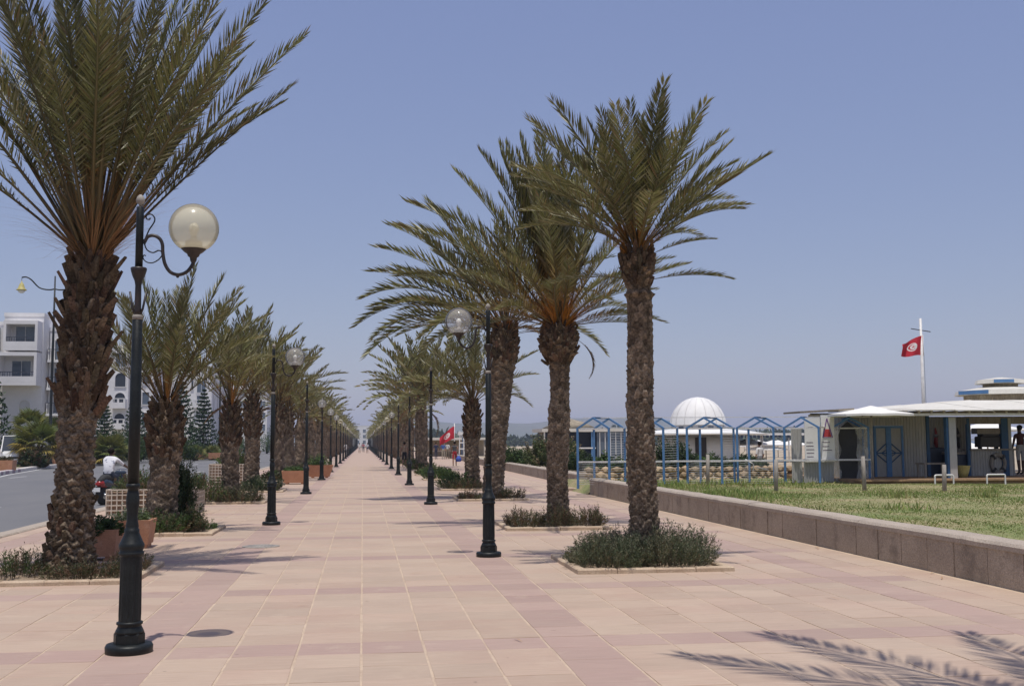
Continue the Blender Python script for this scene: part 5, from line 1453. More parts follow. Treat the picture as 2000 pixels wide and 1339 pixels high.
t = thing('low_table', 'low grey table on the bar deck behind the first white hoop', 'table', (17.95, 33.6, .458))
mb = MB(); mb.box(0, .95, 0, .6, .42, .47); mb.build('top', M['wood_grey'], t)
for a, b in ((.03, .03), (.87, .03), (.03, .52), (.87, .52)):
    mb = MB(); mb.box(a, a + .05, b, b + .05, 0, .42); mb.build('leg', M['wood_grey'], t)
# lifebuoy on the counter front
t = thing('lifebuoy', 'worn lifebuoy with dark straps hanging on the bar counter front', 'lifebuoy', (21.5, FY - .06, 0.86))
mb = MB()
n, m_ = 28, 10; vs = []; fs = []
for i in range(n):
    a = 2 * PI * i / n
    for j in range(m_):
        b = 2 * PI * j / m_; rr_ = .30 + .075 * math.cos(b)
        vs.append((rr_ * math.cos(a) * .82, .055 * math.sin(b), rr_ * math.sin(a)))
        fs.append((i * m_ + j, ((i + 1) % n) * m_ + j, ((i + 1) % n) * m_ + (j + 1) % m_, i * m_ + (j + 1) % m_))
mb.add(vs, fs, 0, True); mb.build('ring', M['wood_grey'], t)
for a in (0.8, 2.35, 3.95, 5.5):
    mb = MB(); mb.obox((.30 * math.cos(a) * .82, -.01, .30 * math.sin(a)), (.085 * math.cos(a), 0, .085 * math.sin(a)), (0, .06, 0), (-.035 * math.sin(a), 0, .035 * math.cos(a))); mb.build('strap', M['dark'], t)
# coffee machine on the counter
t = thing('coffee_machine', 'boxy coffee machine standing on the bar counter', 'coffee machine', (20.95, FY + .02, 1.362))
mb = MB(); mb.cbox(0, .75, 0, .4, .05, .42, .03); mb.box(.1, .7, .02, .38, .42, .5); mb.build('body', M['iron_brown'], t)
mb = MB(); mb.cbox(-.12, .74, 0, .38, .50, .70, .02); mb.build('top_rack', M['wood_grey'], t)
mb = MB()
for k in (.05, .65): mb.box(k, k + .05, .1, .3, 0, .05)
mb.build('foot', M['dark'], t)
# wall ornaments in the recess
for k, (x, c, lab) in enumerate(((19.75, 'dustcap', 'dried starfish string hanging at the corner of the bar recess'), (20.35, 'carred', 'red and grey wreath hanging in the bar recess'), (21.2, 'iron_brown', 'dark fishing float hanging on the ribbed wall of the bar recess'))):
    t = thing('wall_ornament', lab, 'ornament', (x, FY + 1.93, 1.75))
    mb = MB(); mb.tube([(0, 0, .35), (.02, -.02, .1), (-.01, -.02, -.2), (.03, -.02, -.4)], [.02, .06, .08, .03], 8); mb.build('string', M[c], t)
    mb = MB(); mb.lathe([(.02, -.06), (.09, -.02), (.1, .03), (.03, .08)], 10, (0.02, -.04, .05)); mb.build('float', M['dustcap' if k else 'yellowpot'], t)

# parasols
def parasol(label, x, y, z0, top, r, drop, wood=True, nside=8):
    t = thing('parasol', label, 'parasol', (x, y, z0), random.uniform(0, .7), 'white parasols at the beach')
    mb = MB(); mb.tube([(0, 0, -0.05), (0, 0, top - z0)], 0.035, 8); mb.build('pole', M['wood_grey'], t)
    mb = MB(); h = top - z0; vs = [(0, 0, h)]; 
    for f, q in ((0.5, 0.58), (1.0, 1.0)):
        for k in range(nside * 2):
            a = PI * k / nside; rr_ = r * f * (1.0 if k % 2 == 0 else 0.955)
            vs.append((rr_ * math.cos(a), rr_ * math.sin(a), h - drop * q - (0.0 if k % 2 == 0 else -0.012)))
    n = nside * 2
    fs = [(0, 1 + k, 1 + (k + 1) % n) for k in range(n)] + [(1 + k, 1 + n + k, 1 + n + (k + 1) % n, 1 + (k + 1) % n) for k in range(n)]
    b = len(vs); vs += [(a_, b_, c_ - .07) for a_, b_, c_ in vs[1 + n:1 + 2 * n]]
    fs += [(1 + n + k, b + k, b + (k + 1) % n, 1 + n + (k + 1) % n) for k in range(n)]
    mb.add(vs, fs); mb.build('canopy', M['canvas'], t)
    for k in range(nside):
        a = 2 * PI * k / nside
        mb = MB(); mb.bar((0, 0, h - .06), (r * .97 * math.cos(a), r * .97 * math.sin(a), h - drop - .03), .022); mb.build('rib', M['wood_grey'], t)
    return t
parasol('large white parasol on a wooden pole in front of the beach bar', 15.95, 33.1, LZ, 2.76, 1.35, 0.28)
parasol('large white parasol seen through the opening above the bar counter', 27.0, 45.0, .2, 2.45, 1.75, 0.35)
parasol('white parasol low in the corner of the bar opening', 27.9, 48.0, .2, 1.55, 1.7, 0.4)
parasol('white parasol behind the people at the end of the bar', 31.0, 49.0, .2, 1.85, 1.6, 0.33)
pos = [(1470, 1.6, 66), (1505, 1.25, 74), (1440, 1.4, 92), (1530, 1.5, 95), (1490, 1.55, 120), (1560, 1.5, 84), (1460, 1.4, 150), (1520, 1.6, 160)]
for k, (px, tp, Y) in enumerate(pos):
    X = (px - 708) / 2150 * Y * 1.015
    parasol('white beach parasol, %s of those seen between the hut frames and the bar' % ORD[k], X, Y, .2, tp + .25, 1.5, .4)

# white hoops and stakes on the lawn
for x, y, lab in ((17.2, 31.6, 'white bent-pipe hoop on the lawn edge near the bar table'), (18.95, 31.7, 'white bent-pipe hoop on the lawn edge below the lifebuoy')):
    t = thing('pipe_hoop', lab, 'hoop', (x, y, LZ)); 
    mb = MB(); mb.tube(smooth_path([(0, 0, -.1), (0, 0, .24), (.015, 0, .285), (.06, 0, .30), (.30, 0, .30), (.54, 0, .30), (.585, 0, .285), (.60, 0, .24), (.60, 0, -.1)], 3), .026, 8); mb.build('pipe', M['white_metal'], t)
for x, y, h, lean, lab in ((11.2, 29.1, .85, .03, 'weathered wooden stake in the lawn in front of the hut frames'), (13.9, 29.4, .92, -.02, 'thick weathered wooden stake in front of the plastic-wrapped hut'), (15.5, 28.0, .70, .02, 'thin grey stake in the lawn in front of the bar post'), (10.65, 33.4, .95, .02, 'grey stake beside the third hut frame')):
    t = thing('wooden_stake', lab, 'stake', (x, y, LZ))
    mb = MB(); mb.tube([(0, 0, -.15), (lean * .5, 0, h * .5), (lean, 0, h)], [.062, .058, .055], 7); mb.build('stake', M['wood_grey'], t)

# rubble wall behind the huts
t = thing('rubble_wall', 'low wall of pale rubble stones behind the row of hut frames', 'stone wall', (0, 39.0, .2))
rr = random.Random(4); nst = 0
for row in range(3):
    x = 7.9
    while x < 16.0:
        w = rr.uniform(.22, .5); h = rr.uniform(.17, .25)
        bm = bmesh.new(); bmesh.ops.create_icosphere(bm, subdivisions=1, radius=1.0)
        for v in bm.verts: v.co = Vector((v.co.x * w * .56, v.co.y * .22, v.co.z * h * .62)) * rr.uniform(.86, 1.12)
        me = bpy.data.meshes.new('stone'); bm.to_mesh(me); bm.free()
        me.materials.append(M['stone'])
        c = rr.uniform(.7, 1.35); at = me.color_attributes.new('Col', 'FLOAT_COLOR', 'POINT')
        at.data.foreach_set('color', np.tile([c * 1.05, c, c * .9, 1], len(me.vertices)).astype(np.float32))
        mobj('stone', me, t, (x + w / 2, rr.uniform(-.07, .07) + row * .05, .06 + row * .19))
        x += w; nst += 1
# hedges and bushes beyond the wall
def bush(label, x, y, z, w, d, h, seed, cols, st=260, lv=40, ll=.11, lw=.026, name='bush'):
    return shrub(label, x, y, z, w, d, h, st, lv, ll, lw, seed, cols, name, 'bush', upright=.3)
bush('flowering oleander bush right of the third lawn-side palm trunk', 7.9 + 2.9, 62.0, .2, 3.2, 2.6, 2.35, 201, OLEA, 420, 60, .12, .028, 'oleander_bush')
bush('dark green bush between the oleander and the second lawn-side palm', 10.7, 54, .2, 2.8, 2.2, 1.15, 202, DARKG)
bush('small green bush left of the lawn-side lamp on the beach wall', 8.9, 66, .2, 2.0, 2.0, 1.5, 203, GREEN)
bush('dark bush behind the first hut frame', 9.3, 41.5, .2, 1.6, 1.3, 1.15, 204, DARKG + GREEN)
bush('dark round bush behind the second hut frame, left of the slim palm', 10.6, 41.5, .2, 1.5, 1.3, 1.2, 205, DARKG + OLEA)
bush('tall dark bush right of the slim palm trunk in front of the domed kiosk', 13.5, 47.0, .2, 1.8, 1.6, 1.95, 206, DARKG)
bush('low green bush in front of the domed kiosk', 15.3, 48.0, .2, 2.2, 1.3, 1.05, 207, GREEN + DARKG)
bush('green bush behind the fourth hut frame', 18.5, 52.0, .2, 1.8, 1.3, 0.95, 208, GREEN + DARKG)
bush('dark bush behind the fourth hut frame beside the parasols', 16.7, 46.0, .2, 1.2, 1.0, 0.9, 209, DARKG)

# domed kiosk
kx, ky = 20.5, 66.0
t = thing('domed_kiosk', 'round white beach kiosk with ribbed white dome and flat canopy', 'kiosk', (kx, ky, .2))
r = 1.72; n = 48
for s in range(16):      # dome gores, joints between them
    mb = MB(); a0 = 2 * PI * s / 16 + .012; a1 = 2 * PI * (s + 1) / 16 - .012
    vs = []; fs = []
    for i in range(9):
        f = i / 8 * PI / 2 * .985
        for j in range(4):
            a = a0 + (a1 - a0) * j / 3
            vs.append((r * math.cos(f) * math.cos(a), r * math.cos(f) * math.sin(a), 2.47 + r * math.sin(f)))
    for i in range(8):
        for j in range(3): fs.append((i * 4 + j, i * 4 + j + 1, i * 4 + j + 5, i * 4 + j + 4))
    mb.add(vs, fs, 0, True); mb.build('dome_gore', M['white'], t)
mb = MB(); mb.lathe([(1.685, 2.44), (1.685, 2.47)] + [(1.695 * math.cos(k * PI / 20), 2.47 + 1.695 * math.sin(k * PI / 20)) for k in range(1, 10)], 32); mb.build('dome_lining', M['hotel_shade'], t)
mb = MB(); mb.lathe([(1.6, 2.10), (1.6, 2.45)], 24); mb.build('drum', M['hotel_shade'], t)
for k in range(16):
    a = 2 * PI * (k + .5) / 16
    mb = MB(); mb.obox((1.62 * math.cos(a), 1.62 * math.sin(a), 2.28), (-.16 * math.sin(a), .16 * math.cos(a), 0), (.02 * math.cos(a), .02 * math.sin(a), 0), (0, 0, .1)); mb.build('drum_window', M['glass_blue'], t)
mb = MB(); mb.lathe([(4.15, 1.84), (4.2, 1.92), (3.0, 2.10), (1.62, 2.24), (1.62, 2.1), (3.9, 1.84)], 40); mb.build('canopy', M['white'], t)
mb = MB(); mb.lathe([(2.5, 0), (2.5, 1.8)], 32); mb.build('wall', M['white'], t)
mb = MB(); a = R(-104); mb.obox((2.5 * math.cos(a), 2.5 * math.sin(a), .85), (-.33 * math.sin(a), .33 * math.cos(a), 0), (.04 * math.cos(a), .04 * math.sin(a), 0), (0, 0, .85)); mb.build('doorway', M['iron_brown'], t)
for a in (-150, -60, -20, 20, 60, 100, 140):
    mb = MB(); mb.tube([(3.85 * math.cos(R(a)), 3.85 * math.sin(R(a)), 0), (3.85 * math.cos(R(a)), 3.85 * math.sin(R(a)), 1.79)], .06, 8); mb.build('post', M['white'], t)
# annex to the right with valance
t = thing('beach_shelter', 'white flat-roofed beach shelter with dark fringe right of the domed kiosk', 'shelter', (28.0, 74, .2))
mb = MB(); mb.box(-3.2, 3.4, -1.5, 1.5, 1.85, 2.0); mb.build('roof', M['white'], t)
mb = MB()
for k in range(22): mb.box(-3.1 + .3 * k, -2.92 + .3 * k, -1.52, -1.48, 1.68, 1.86)
mb.build('fringe', M['navy'], t)
for a in (-3.0, -1, 1, 3.2):
    mb = MB(); mb.tube([(a, -1.3, 0), (a, -1.3, 1.86)], .05, 6); mb.build('post', M['white'], t)

# low restaurant pavilion left of the huts
t = thing('beach_pavilion', 'low white beach pavilion with blue posts and thatched cap behind the bushes', 'pavilion', (16.2, 86, .2))
mb = MB(); mb.box(-2.6, 5.2, -2.5, 2.5, 2.25, 2.5); mb.build('roof', M['roofwhite'], t)
mb = MB(); mb.lathe([(2.3, 2.5), (1.1, 3.05), (.1, 3.3)], 12); mb.build('thatched_cap', M['thatch'], t)
mb = MB(); mb.box(-2.2, 4.8, -1.0, 2.2, 0, 2.25); mb.build('inside_shade', M['navy'], t)  # solid navy box: shade under the pavilion roof put into its colour
for a in (-2.4, -1.2, 0.2, 1.3): 
    mb = MB(); mb.box(a - .05, a + .05, -2.4, -2.3, 0, 2.25); mb.build('post', M['blue' if a in (-1.2, 1.3) else 'white'], t)
for a in range(8):
    mb = MB(); mb.box(1.9 + a * .42, 1.95 + a * .42, -2.4, -2.34, 0.0, 2.2); mb.build('window_bar', M['white'], t)
mb = MB(); mb.box(1.7, 5.1, -2.32, -2.28, 0.0, 2.25); mb.build('glazing', M['glass_blue'], t)
mb = MB(); mb.box(-2.5, 1.6, -2.42, -2.36, 0.95, 1.05); mb.build('rail', M['white'], t)

# flags
def flag_mesh(w, h, nx, ny, seed, droop=0.0, emblem=True):
    U, Vv = np.meshgrid(np.linspace(0, 1, nx), np.linspace(0, 1, ny))
    X = -w * (U * 0.97); Z = h * Vv * (1 - 0.36 * U ** 1.3) - droop * U ** 1.5 + 0.06 * h * np.sin(U * 6 + seed) * U + 0.05 * h * np.sin(Vv * 5) * U
    Y = 0.10 * w * np.sin(U * 8.5 + Vv * 2.6 + seed) * (0.15 + U)
    V = np.c_[X.ravel(), Y.ravel(), Z.ravel()]
    i = np.arange(nx - 1)[None, :] + nx * np.arange(ny - 1)[:, None]
    F = np.stack([i, i + 1, i + nx + 1, i + nx], -1).reshape(-1, 4)
    cx, cy, ar = (U - .5) * w / h, Vv - .5, None
    C = np.tile(np.array([0.50, 0.016, 0.035]), (U.size, 1))
    if emblem:
        d = np.hypot(cx, cy).ravel()
        wh = d < 0.25
        ax, ay = cx.ravel(), cy.ravel()
        cres = (np.hypot(ax, ay) < 0.188) & (np.hypot(ax + 0.045, ay) > 0.15)
        an = np.arctan2(ay, -(ax + .05)); rd = np.hypot(ax + .05, ay)
        star = rd < 0.055 + 0.045 * np.cos(5 * an)
        C[wh] = (.75, .73, .70); C[(cres | star) & wh] = (0.50, 0.016, 0.035)
    return np_mesh('cloth', V, F, M['printed'], C, smooth=True)
t = thing('flag_pole', 'white flag pole standing behind the beach bar', 'flag pole', (22.5, 42.0, .2))
mb = MB(); mb.tube([(0, 0, -.1), (0, 0, 6.4)], [.09, .05], 10); mb.build('pole', M['white_metal'], t)
mb = MB(); mb.bar((-.42, 0, 5.98), (.42, 0, 5.86), .03); mb.build('cross_bar', M['dark'], t)
mb = MB(); mb.tube([(.09, -.05, 1.5), (.07, -.05, 5.0)], .008, 4); mb.build('halyard', M['dark'], t)
t = thing('flag', 'red flag with white disc, crescent and star on the pole behind the bar', 'flag', (22.56, 41.96, 5.10))
mobj('cloth', flag_mesh(0.98, .80, 100, 70, 0.6, 0.06), t)
mb = MB(); mb.tube([(0, 0, -.02), (0, 0, .82)], .012, 6); mb.build('hoist_rope', M['white'], t)
t = thing('flag_pole', 'short pole with a red flag beside the far beach stall', 'flag pole', (8.05 + 1.0, 110.0, .2))
mb = MB(); mb.tube([(0, 0, -.1), (0, 0, 3.4)], [.05, .04], 8); mb.build('pole', M['white_metal'], t)
t = thing('flag', 'red flag drooping over the path side of the far beach stall', 'flag', (9.03, 109.95, 2.05))
mobj('cloth', flag_mesh(1.5, 1.25, 60, 44, 2.0, 0.75), t)
mb = MB(); mb.tube([(0, 0, -.02), (0, 0, 1.28)], .015, 6); mb.build('hoist_rope', M['white'], t)
t = thing('lifeguard_stand', 'white and pale blue frame stand beside the drooping red flag', 'stand', (9.6, 108, .2))
for a in (-.25, .25):
    mb = MB(); mb.bar((a, 0, 0), (a * .7, 0, 2.6), .09); mb.build('leg', M['white'], t)
    mb = MB(); mb.bar((a + .3, .5, 0), (a * .7 + .3, .5, 2.2), .08); mb.build('rear_leg', M['blue'], t)
for z in (.8, 1.4, 2.0): 
    mb = MB(); mb.box(-.22, .22, -.05, .05, z, z + .12); mb.build('rung', M['white'], t)
mb = MB(); mb.box(-.35, .55, -.1, .7, 2.2, 2.5); mb.build('seat', M['white'], t)
t = thing('beach_stall', 'far beach stall with long white roof beyond the people', 'stall', (8.6, 118, .2))
mb = MB(); mb.box(-2.2, 4.5, -1, 1, 1.75, 2.0); mb.build('roof', M['roofwhite'], t)
mb = MB(); mb.box(-2.0, 4.3, .2, .9, 0, 1.75); mb.build('back_wall', M['thatch'], t)
for a in (-2, 0, 2, 4.2):
    mb = MB(); mb.box(a - .05, a + .05, -.9, -.8, 0, 1.76); mb.build('post', M['wood_grey'], t)
mb = MB(); mb.box(-1.9, 1.4, -.9, -.5, .55, .62); mb.build('counter', M['wood_grey'], t)

# dark wood far behind the beach
g = np.random.default_rng(8)
k = 9000; x = g.uniform(30, 300, k); y = 640 + g.uniform(0, 60, k)
top = 6 + 1.5 * np.sin(x * .05) + 1.2 * np.sin(x * .17 + 1); z = g.random(k) ** .8 * top
c = np.c_[x, y, z]; d1 = g.normal(0, 1.1, (k, 3)); d2 = g.normal(0, 1.1, (k, 3))
V = np.stack([c, c + d1, c + d1 + d2, c + d2], 1).reshape(-1, 3)
C = np.repeat(np.array([.05, .065, .03])[None] * g.uniform(.6, 1.4, k)[:, None], 4, 0)
o = mobj('distant_wood', np_mesh('distant_wood', V, np.arange(4 * k).reshape(-1, 4), M['shrub'], C)); tag(o, 'dark strip of trees far along the shore below the hills', 'trees', kind='stuff')

# ================================================================ road side: hotels, median, trees, traffic, people
def window(b, x0, x1, z0, z1, y, arch=False, rail=None, mat='glass_blue', depth=0.35):
    """recessed opening on a wall that faces -y: reveal, pane, sill; the wall itself stays closed behind it"""
    w = MB(); n = 7
    pts = [(x0, z0), (x1, z0), (x1, z1)]
    if arch:
        r = (x1 - x0) / 2; zc = z1 - r; pts = [(x0, z0), (x1, z0)] + [((x0 + x1) / 2 + r * math.cos(PI * k / 8), zc + r * math.sin(PI * k / 8)) for k in range(9)]
    else: pts.append((x0, z1))
    w.add([(px, y - .02, pz) for px, pz in pts], [tuple(range(len(pts)))])
    o = w.build('window', M[mat], b)
    f = MB(); t = .09
    for i in range(len(pts)):
        a, c = pts[i], pts[(i + 1) % len(pts)]
        f.bar((a[0], y - .06, a[1]), (c[0], y - .06, c[1]), t, t)
    f.build('frame', M['hotel'], o)
    if not arch and (x1 - x0) > 1.0:
        m = MB(); xm = (x0 + x1) / 2; m.box(xm - .03, xm + .03, y - .05, y - .022, z0, z1); m.build('mullion', M['hotel_shade'], o)
    return o
def balcony(b, x0, x1, z, y, d=1.3, solid=True, h=1.0):
    s = MB(); s.box(x0, x1, y - d, y - .005, z - .22, z); 
    o = s.build('balcony', M['hotel'], b)
    p = MB()
    if solid:
        p.box(x0, x1, y - d, y - d + .14, z, z + h * .55); n = max(2, int((x1 - x0) / 1.6))
        for k in range(n + 1):
            xx = x0 + (x1 - x0 - .25) * k / n; p.box(xx, xx + .25, y - d + .004, y - d + .136, z + h * .55, z + h)
        p.box(x0, x1, y - d - .01, y - d + .15, z + h, z + h + .1)
    p.box(x0, x0 + .12, y - d + .15, y - .01, z, z + h); p.box(x0 + .12, x1 - .12, y - .09, y - .01, z, z + .1)
    p.box(x1 - .12, x1, y - d + .15, y - .01, z, z + h)
    q_ = p.build('parapet', M['hotel'], o)
    r = MB(); 
    for k in range(int((x1 - x0) / .28)): r.box(x0 + .15 + .28 * k, x0 + .20 + .28 * k, y - d + .05, y - d + .09, z + (h * .5 if solid else 0), z + h)
    if not solid: r.box(x0, x1, y - d + .04, y - d + .1, z + h, z + h + .06)
    r.build('railing', M['railing'], o)
    # deep loggia behind it
    return o
def block(b, x0, x1, y0, y1, z0, z1, mat='hotel'):
    m = MB(); m.box(x0, x1, y0, y1, z0, z1); m.box(x0 - .05, x1 + .05, y0 - .05, y1 + .05, z1 + .003, z1 + .35); return m.build('wall', M[mat], b)
def loggia(b, x0, x1, z0, z1, y, d=1.6):
    """box-shaped recess shown as side walls, soffit and a shaded back wall standing proud as a frame"""
    m = MB(); t = .25
    m.box(x0 - t, x0, y - d, y - .01, z0, z1); m.box(x1, x1 + t, y - d, y - .01, z0, z1); m.box(x0 - t, x1 + t, y - d, y - .01, z1 + .003, z1 + .35); m.box(x0 - t, x1 + t, y - d, y - .01, z0 - .3, z0 - .003)
    o = m.build('loggia', M['hotel'], b)
    xm = (x0 + x1) / 2
    window(b, xm - .9, xm + .9, z0 + .05, z0 + 2.15, y, mat='glass_blue')
    balc = MB(); balc.box(x0, x1, y - d, y - d + .15, z0, z0 + .55); balc.build('parapet', M['hotel'], o)
    r = MB(); r.box(x0, x1, y - d + .05, y - d + .1, z0 + .93, z0 + 1.0)
    for k in range(int((x1 - x0) / .22)): r.box(x0 + .05 + .22 * k, x0 + .09 + .22 * k, y - d + .05, y - d + .1, z0 + .55, z0 + .95)
    r.build('railing', M['railing'], o)
    return o

# first hotel, front at y = 110
h = thing('hotel', 'nearest white hotel with stepped balconies behind the fan palms', 'building', (0, 0, -0.05))
Y = 110.0
block(h, -52, -34.2, Y + 1.2, Y + 12, 0, 13.2)
block(h, -34.15, -30.55, Y + .6, Y + 10, 0, 14.0)
block(h, -30.5, -28.6, Y + 2.6, Y + 10, 0, 12.8, 'hotel')
block(h, -28.55, -27.0, Y + 1.5, Y + 7, 0, 13.0)
loggia(h, -33.5, -30.9, 10.9, 13.1, Y + .6); loggia(h, -34.0, -30.9, 7.6, 10.1, Y + .6)
loggia(h, -37.5, -34.9, 10.2, 12.6, Y + 1.2); loggia(h, -37.5, -34.9, 6.9, 9.3, Y + 1.2)
window(h, -34.1 + .25, -34.1 + .65, 11.4, 13.0, Y + .6, True)
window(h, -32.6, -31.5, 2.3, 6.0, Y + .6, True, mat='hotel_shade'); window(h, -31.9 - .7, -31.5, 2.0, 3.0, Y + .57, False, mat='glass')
window(h, -30.3, -29.4, 2.6, 4.4, Y + 2.6)
for z in (9.9, 7.2, 4.7):
    window(h, -30.0, -29.0, z, z + 2.0, Y + 2.6); balcony(h, -30.4, -28.7, z, Y + 2.6, 1.0, False)
for z in (2.2, 5.2, 8.4):
    window(h, -28.2, -27.4, z, z + 1.8, Y + 1.5)
# second hotel
h = thing('hotel', 'middle white hotel with arched loggias between the largest and second palm', 'building', (0, 0, -0.05))
Y = 150.0
block(h, -42, -30.6, Y, Y + 10, 0, 14.4); block(h, -30.55, -27.6, Y + 1, Y + 9, 0, 12.4)
for i, x in enumerate((-39.5, -37.1, -34.7, -32.3)):
    for z in (11.8, 9.2, 6.6, 3.9, 1.0):
        a = (i + int(z)) % 3 == 0
        if z == 6.6 or z == 3.9: balcony(h, x - .2, x + 1.6, z, Y, 1.1, True)
        window(h, x, x + 1.4, z, z + 1.9, Y, a, mat='glass' if a else 'glass_blue')
for x in (-30.1, -29.0):
    for z in (9.6, 6.9, 4.2, 1.4): window(h, x, x + .95, z, z + 1.7, Y + 1, z > 9)
# third
h = thing('hotel', 'farther white hotel with a long grey shaded side wall behind the pines', 'building', (0, 0, -0.05))
Y = 180.0
block(h, -36, -27.6, Y + 1, Y + 12, 0, 12.6); block(h, -27.55, -23.9, Y, Y + 20, 0, 13.8)
for x in (-34.6, -32.2, -29.8):
    for z in (10, 7.2, 4.4, 1.6): window(h, x, x + 1.3, z, z + 1.7, Y + 1, (int(x) + int(z)) % 2 == 0)
window(h, -27.1, -26.7, 10.2, 12.6, Y, mat='glass'); window(h, -26.2, -24.8, 9.8, 12.2, Y); balcony(h, -26.6, -24.3, 7.6, Y, 1.2, True); window(h, -26.2, -24.8, 7.6, 9.4, Y); window(h, -26.2, -24.8, 4.6, 6.4, Y); balcony(h, -26.6, -24.3, 4.6, Y, 1.2, True)
for k in range(4):      # pilaster strips on the long side
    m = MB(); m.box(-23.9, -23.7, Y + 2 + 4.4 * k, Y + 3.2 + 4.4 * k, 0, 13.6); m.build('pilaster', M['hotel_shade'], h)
    for z in (2.5, 5.8, 9.1):
        m = MB(); m.box(-23.91, -23.86, Y + 3.9 + 4.4 * k, Y + 5.4 + 4.4 * k, z, z + 1.8); m.build('window', M['glass_blue'], h)
# far ones
h = thing('hotel', 'distant white hotel showing between the road-side palm trunks', 'building', (0, 0, -.05)); Y = 290
block(h, -36, -24.5, Y, Y + 40, 0, 17.5); block(h, -44, -36.1, Y + 3, Y + 40, 0, 14)
for x in (-34, -31.4, -28.8, -26.4):
    for z in (14, 11, 8, 5): window(h, x, x + 1.5, z, z + 1.7, Y); 
h = thing('hotel', 'small pale building closing the end of the promenade', 'building', (0, 0, -.05)); Y = 610
block(h, -9, 5, Y, Y + 20, 0, 11); block(h, 5.05, 14, Y + 4, Y + 20, 0, 8)
for x in (-7, -3.5, 0, 3):
    for z in (1.5, 4.5, 7.5): window(h, x, x + 1.6, z, z + 1.8, Y)
# low garden wall in front of the hotels
for x0, x1, y, lab in ((-50, -29.5, 104, 'low white garden wall with posts in front of the nearest hotel'), (-29, -26.8, 138, 'low white garden wall in front of the middle hotel')):
    t = thing('garden_wall', lab, 'wall', (0, y, -.02))
    m = MB(); m.box(x0, x1, 0, .25, 0, 1.3); m.build('wall', M['hotel'], t)
    m = MB()
    for k in range(int((x1 - x0) / 2) + 1): m.box(x0 + 2 * k - .02, x0 + 2 * k + .33, -.04, .29, 0, 1.6)
    m.build('posts', M['hotel'], t)
    for k in range(int((x1 - x0) / 2)):
        m = MB(); m.box(x0 + 2 * k + .36, x0 + 2 * k + 1.94, .1, .15, 1.33, 1.5); m.build('railing', M['railing'], t)

# planted verge: Norfolk pines
def norfolk_mesh(H, seed):
    g = np.random.default_rng(seed); V, F, C = [], [], []
    tiers = 17
    for k in range(tiers):
        f = k / (tiers - 1); z = H * (.10 + .88 * f); L = H * .235 * (1 - f) ** .85 + .12
        nb = 7
        for b in range(nb):
            a = 2 * PI * (b + .5 * (k % 2)) / nb + g.normal(0, .08); d = np.array([math.cos(a), math.sin(a), 0])
            for q in range(34):
                u = g.random() ** .8; p = d * L * u + np.array([0, 0, z + .10 * L * u - .12 * L * math.sin(u * 3) + .1 * L * u * u])
                s = np.array([-d[1], d[0], 0]) * g.normal(0, .11) * L * (1 - u * .5); p = p + s
                ln = .13 + .08 * L; dd = d * g.normal(.3, .4) + g.normal(0, .5, 3) + np.array([0, 0, .35]); dd /= np.linalg.norm(dd)
                w = np.cross(dd, g.normal(0, 1, 3)); w = w / np.linalg.norm(w) * .05
                i = len(V); V += [p, p + dd * ln * .5 + w, p + dd * ln, p + dd * ln * .5 - w]; F.append((i, i + 1, i + 2, i + 3))
                c = np.array([.032, .062, .025]) * g.uniform(.6, 1.5); C += [c] * 4
    return np_mesh('crown', np.array(V), np.array(F), M['shrub'], np.array(C))
def pine(label, x, y, H, me):
    t = thing('norfolk_pine', label, 'pine tree', (x, y, -.02), random.uniform(0, 6), 'tiered pines on the verge across the road')
    mb = MB(); mb.tube([(0, 0, -.1), (0, 0, H * .5), (0, 0, H * .98)], [.03 * H ** .6, .018 * H ** .6, .01], 7, col=(.8, .75, .7)); mb.build('trunk', M['bark'], t, colors=True)
    mobj('crown', me, t, scale=H / 6.0)
    return t
NP = [norfolk_mesh(6.0, s) for s in (1, 2)]
at_px = lambda px, Y: (px - 708) / 2150 * Y * (1.0 + 0.0)
def lx(px, Y):
    """world x of an image column at depth Y along the path"""
    d = fw * 2150.2 + rt2 * (px - 1000) - up2 * (870 - 669.5)
    return d.x / d.y * Y
for px, top, Y, lab in ((397, 762, 132, 'tiered dark pine in front of the grey hotel side wall'), (352, 740, 128, 'tiered pine just right of the second road-side palm trunk'), (262, 770, 118, 'tiered pine showing behind the nearest lamp post'), (203, 782, 122, 'slim young pine right of the largest palm trunk'), (-32, 690, 106, 'large tiered pine cut by the left edge of the picture')):
    H = (866 - top) / 2150 * Y + 1.65
    pine(lab, lx(px, Y), Y, H * (1.0), NP[int(px) % 2])
# fan palms, bushes on the verge
def fan_leaf(n, seed, dryness):
    g = np.random.default_rng(seed); V, F, C = [], [], []
    V += [np.array([0, -.012, 0]), np.array([0, .012, 0]), np.array([.55, .008, .0]), np.array([.55, -.008, 0])]; F.append((0, 1, 2, 3)); C += [np.array([.16, .16, .05])] * 4
    for k in range(n):
        a = -2.0 + 4.0 * (k + .5) / n; d = np.array([math.cos(a), math.sin(a), -.12 * abs(a)]); s = np.array([-math.sin(a), math.cos(a), .25 * (-1) ** k])
        L = .52 * (1 - .10 * abs(a)); p = np.array([.55, 0, 0]); i = len(V)
        V += [p, p + d * L * .6 + s * .035, p + d * L * .6 - s * .035, p + d * L + np.array([0, 0, -.10])]; F += [(i, i + 1, i + 3, i + 2)]
        c = (np.array([.10, .135, .035]) * (1 - dryness) + np.array([.38, .29, .075]) * dryness) * g.uniform(.7, 1.3); C += [c] * 4
    return np_mesh('fan_leaf', np.array(V), np.array(F), M['frond'], np.array(C))
FAN = [fan_leaf(18, 1, 0.05), fan_leaf(18, 2, .25), fan_leaf(18, 3, .95)]
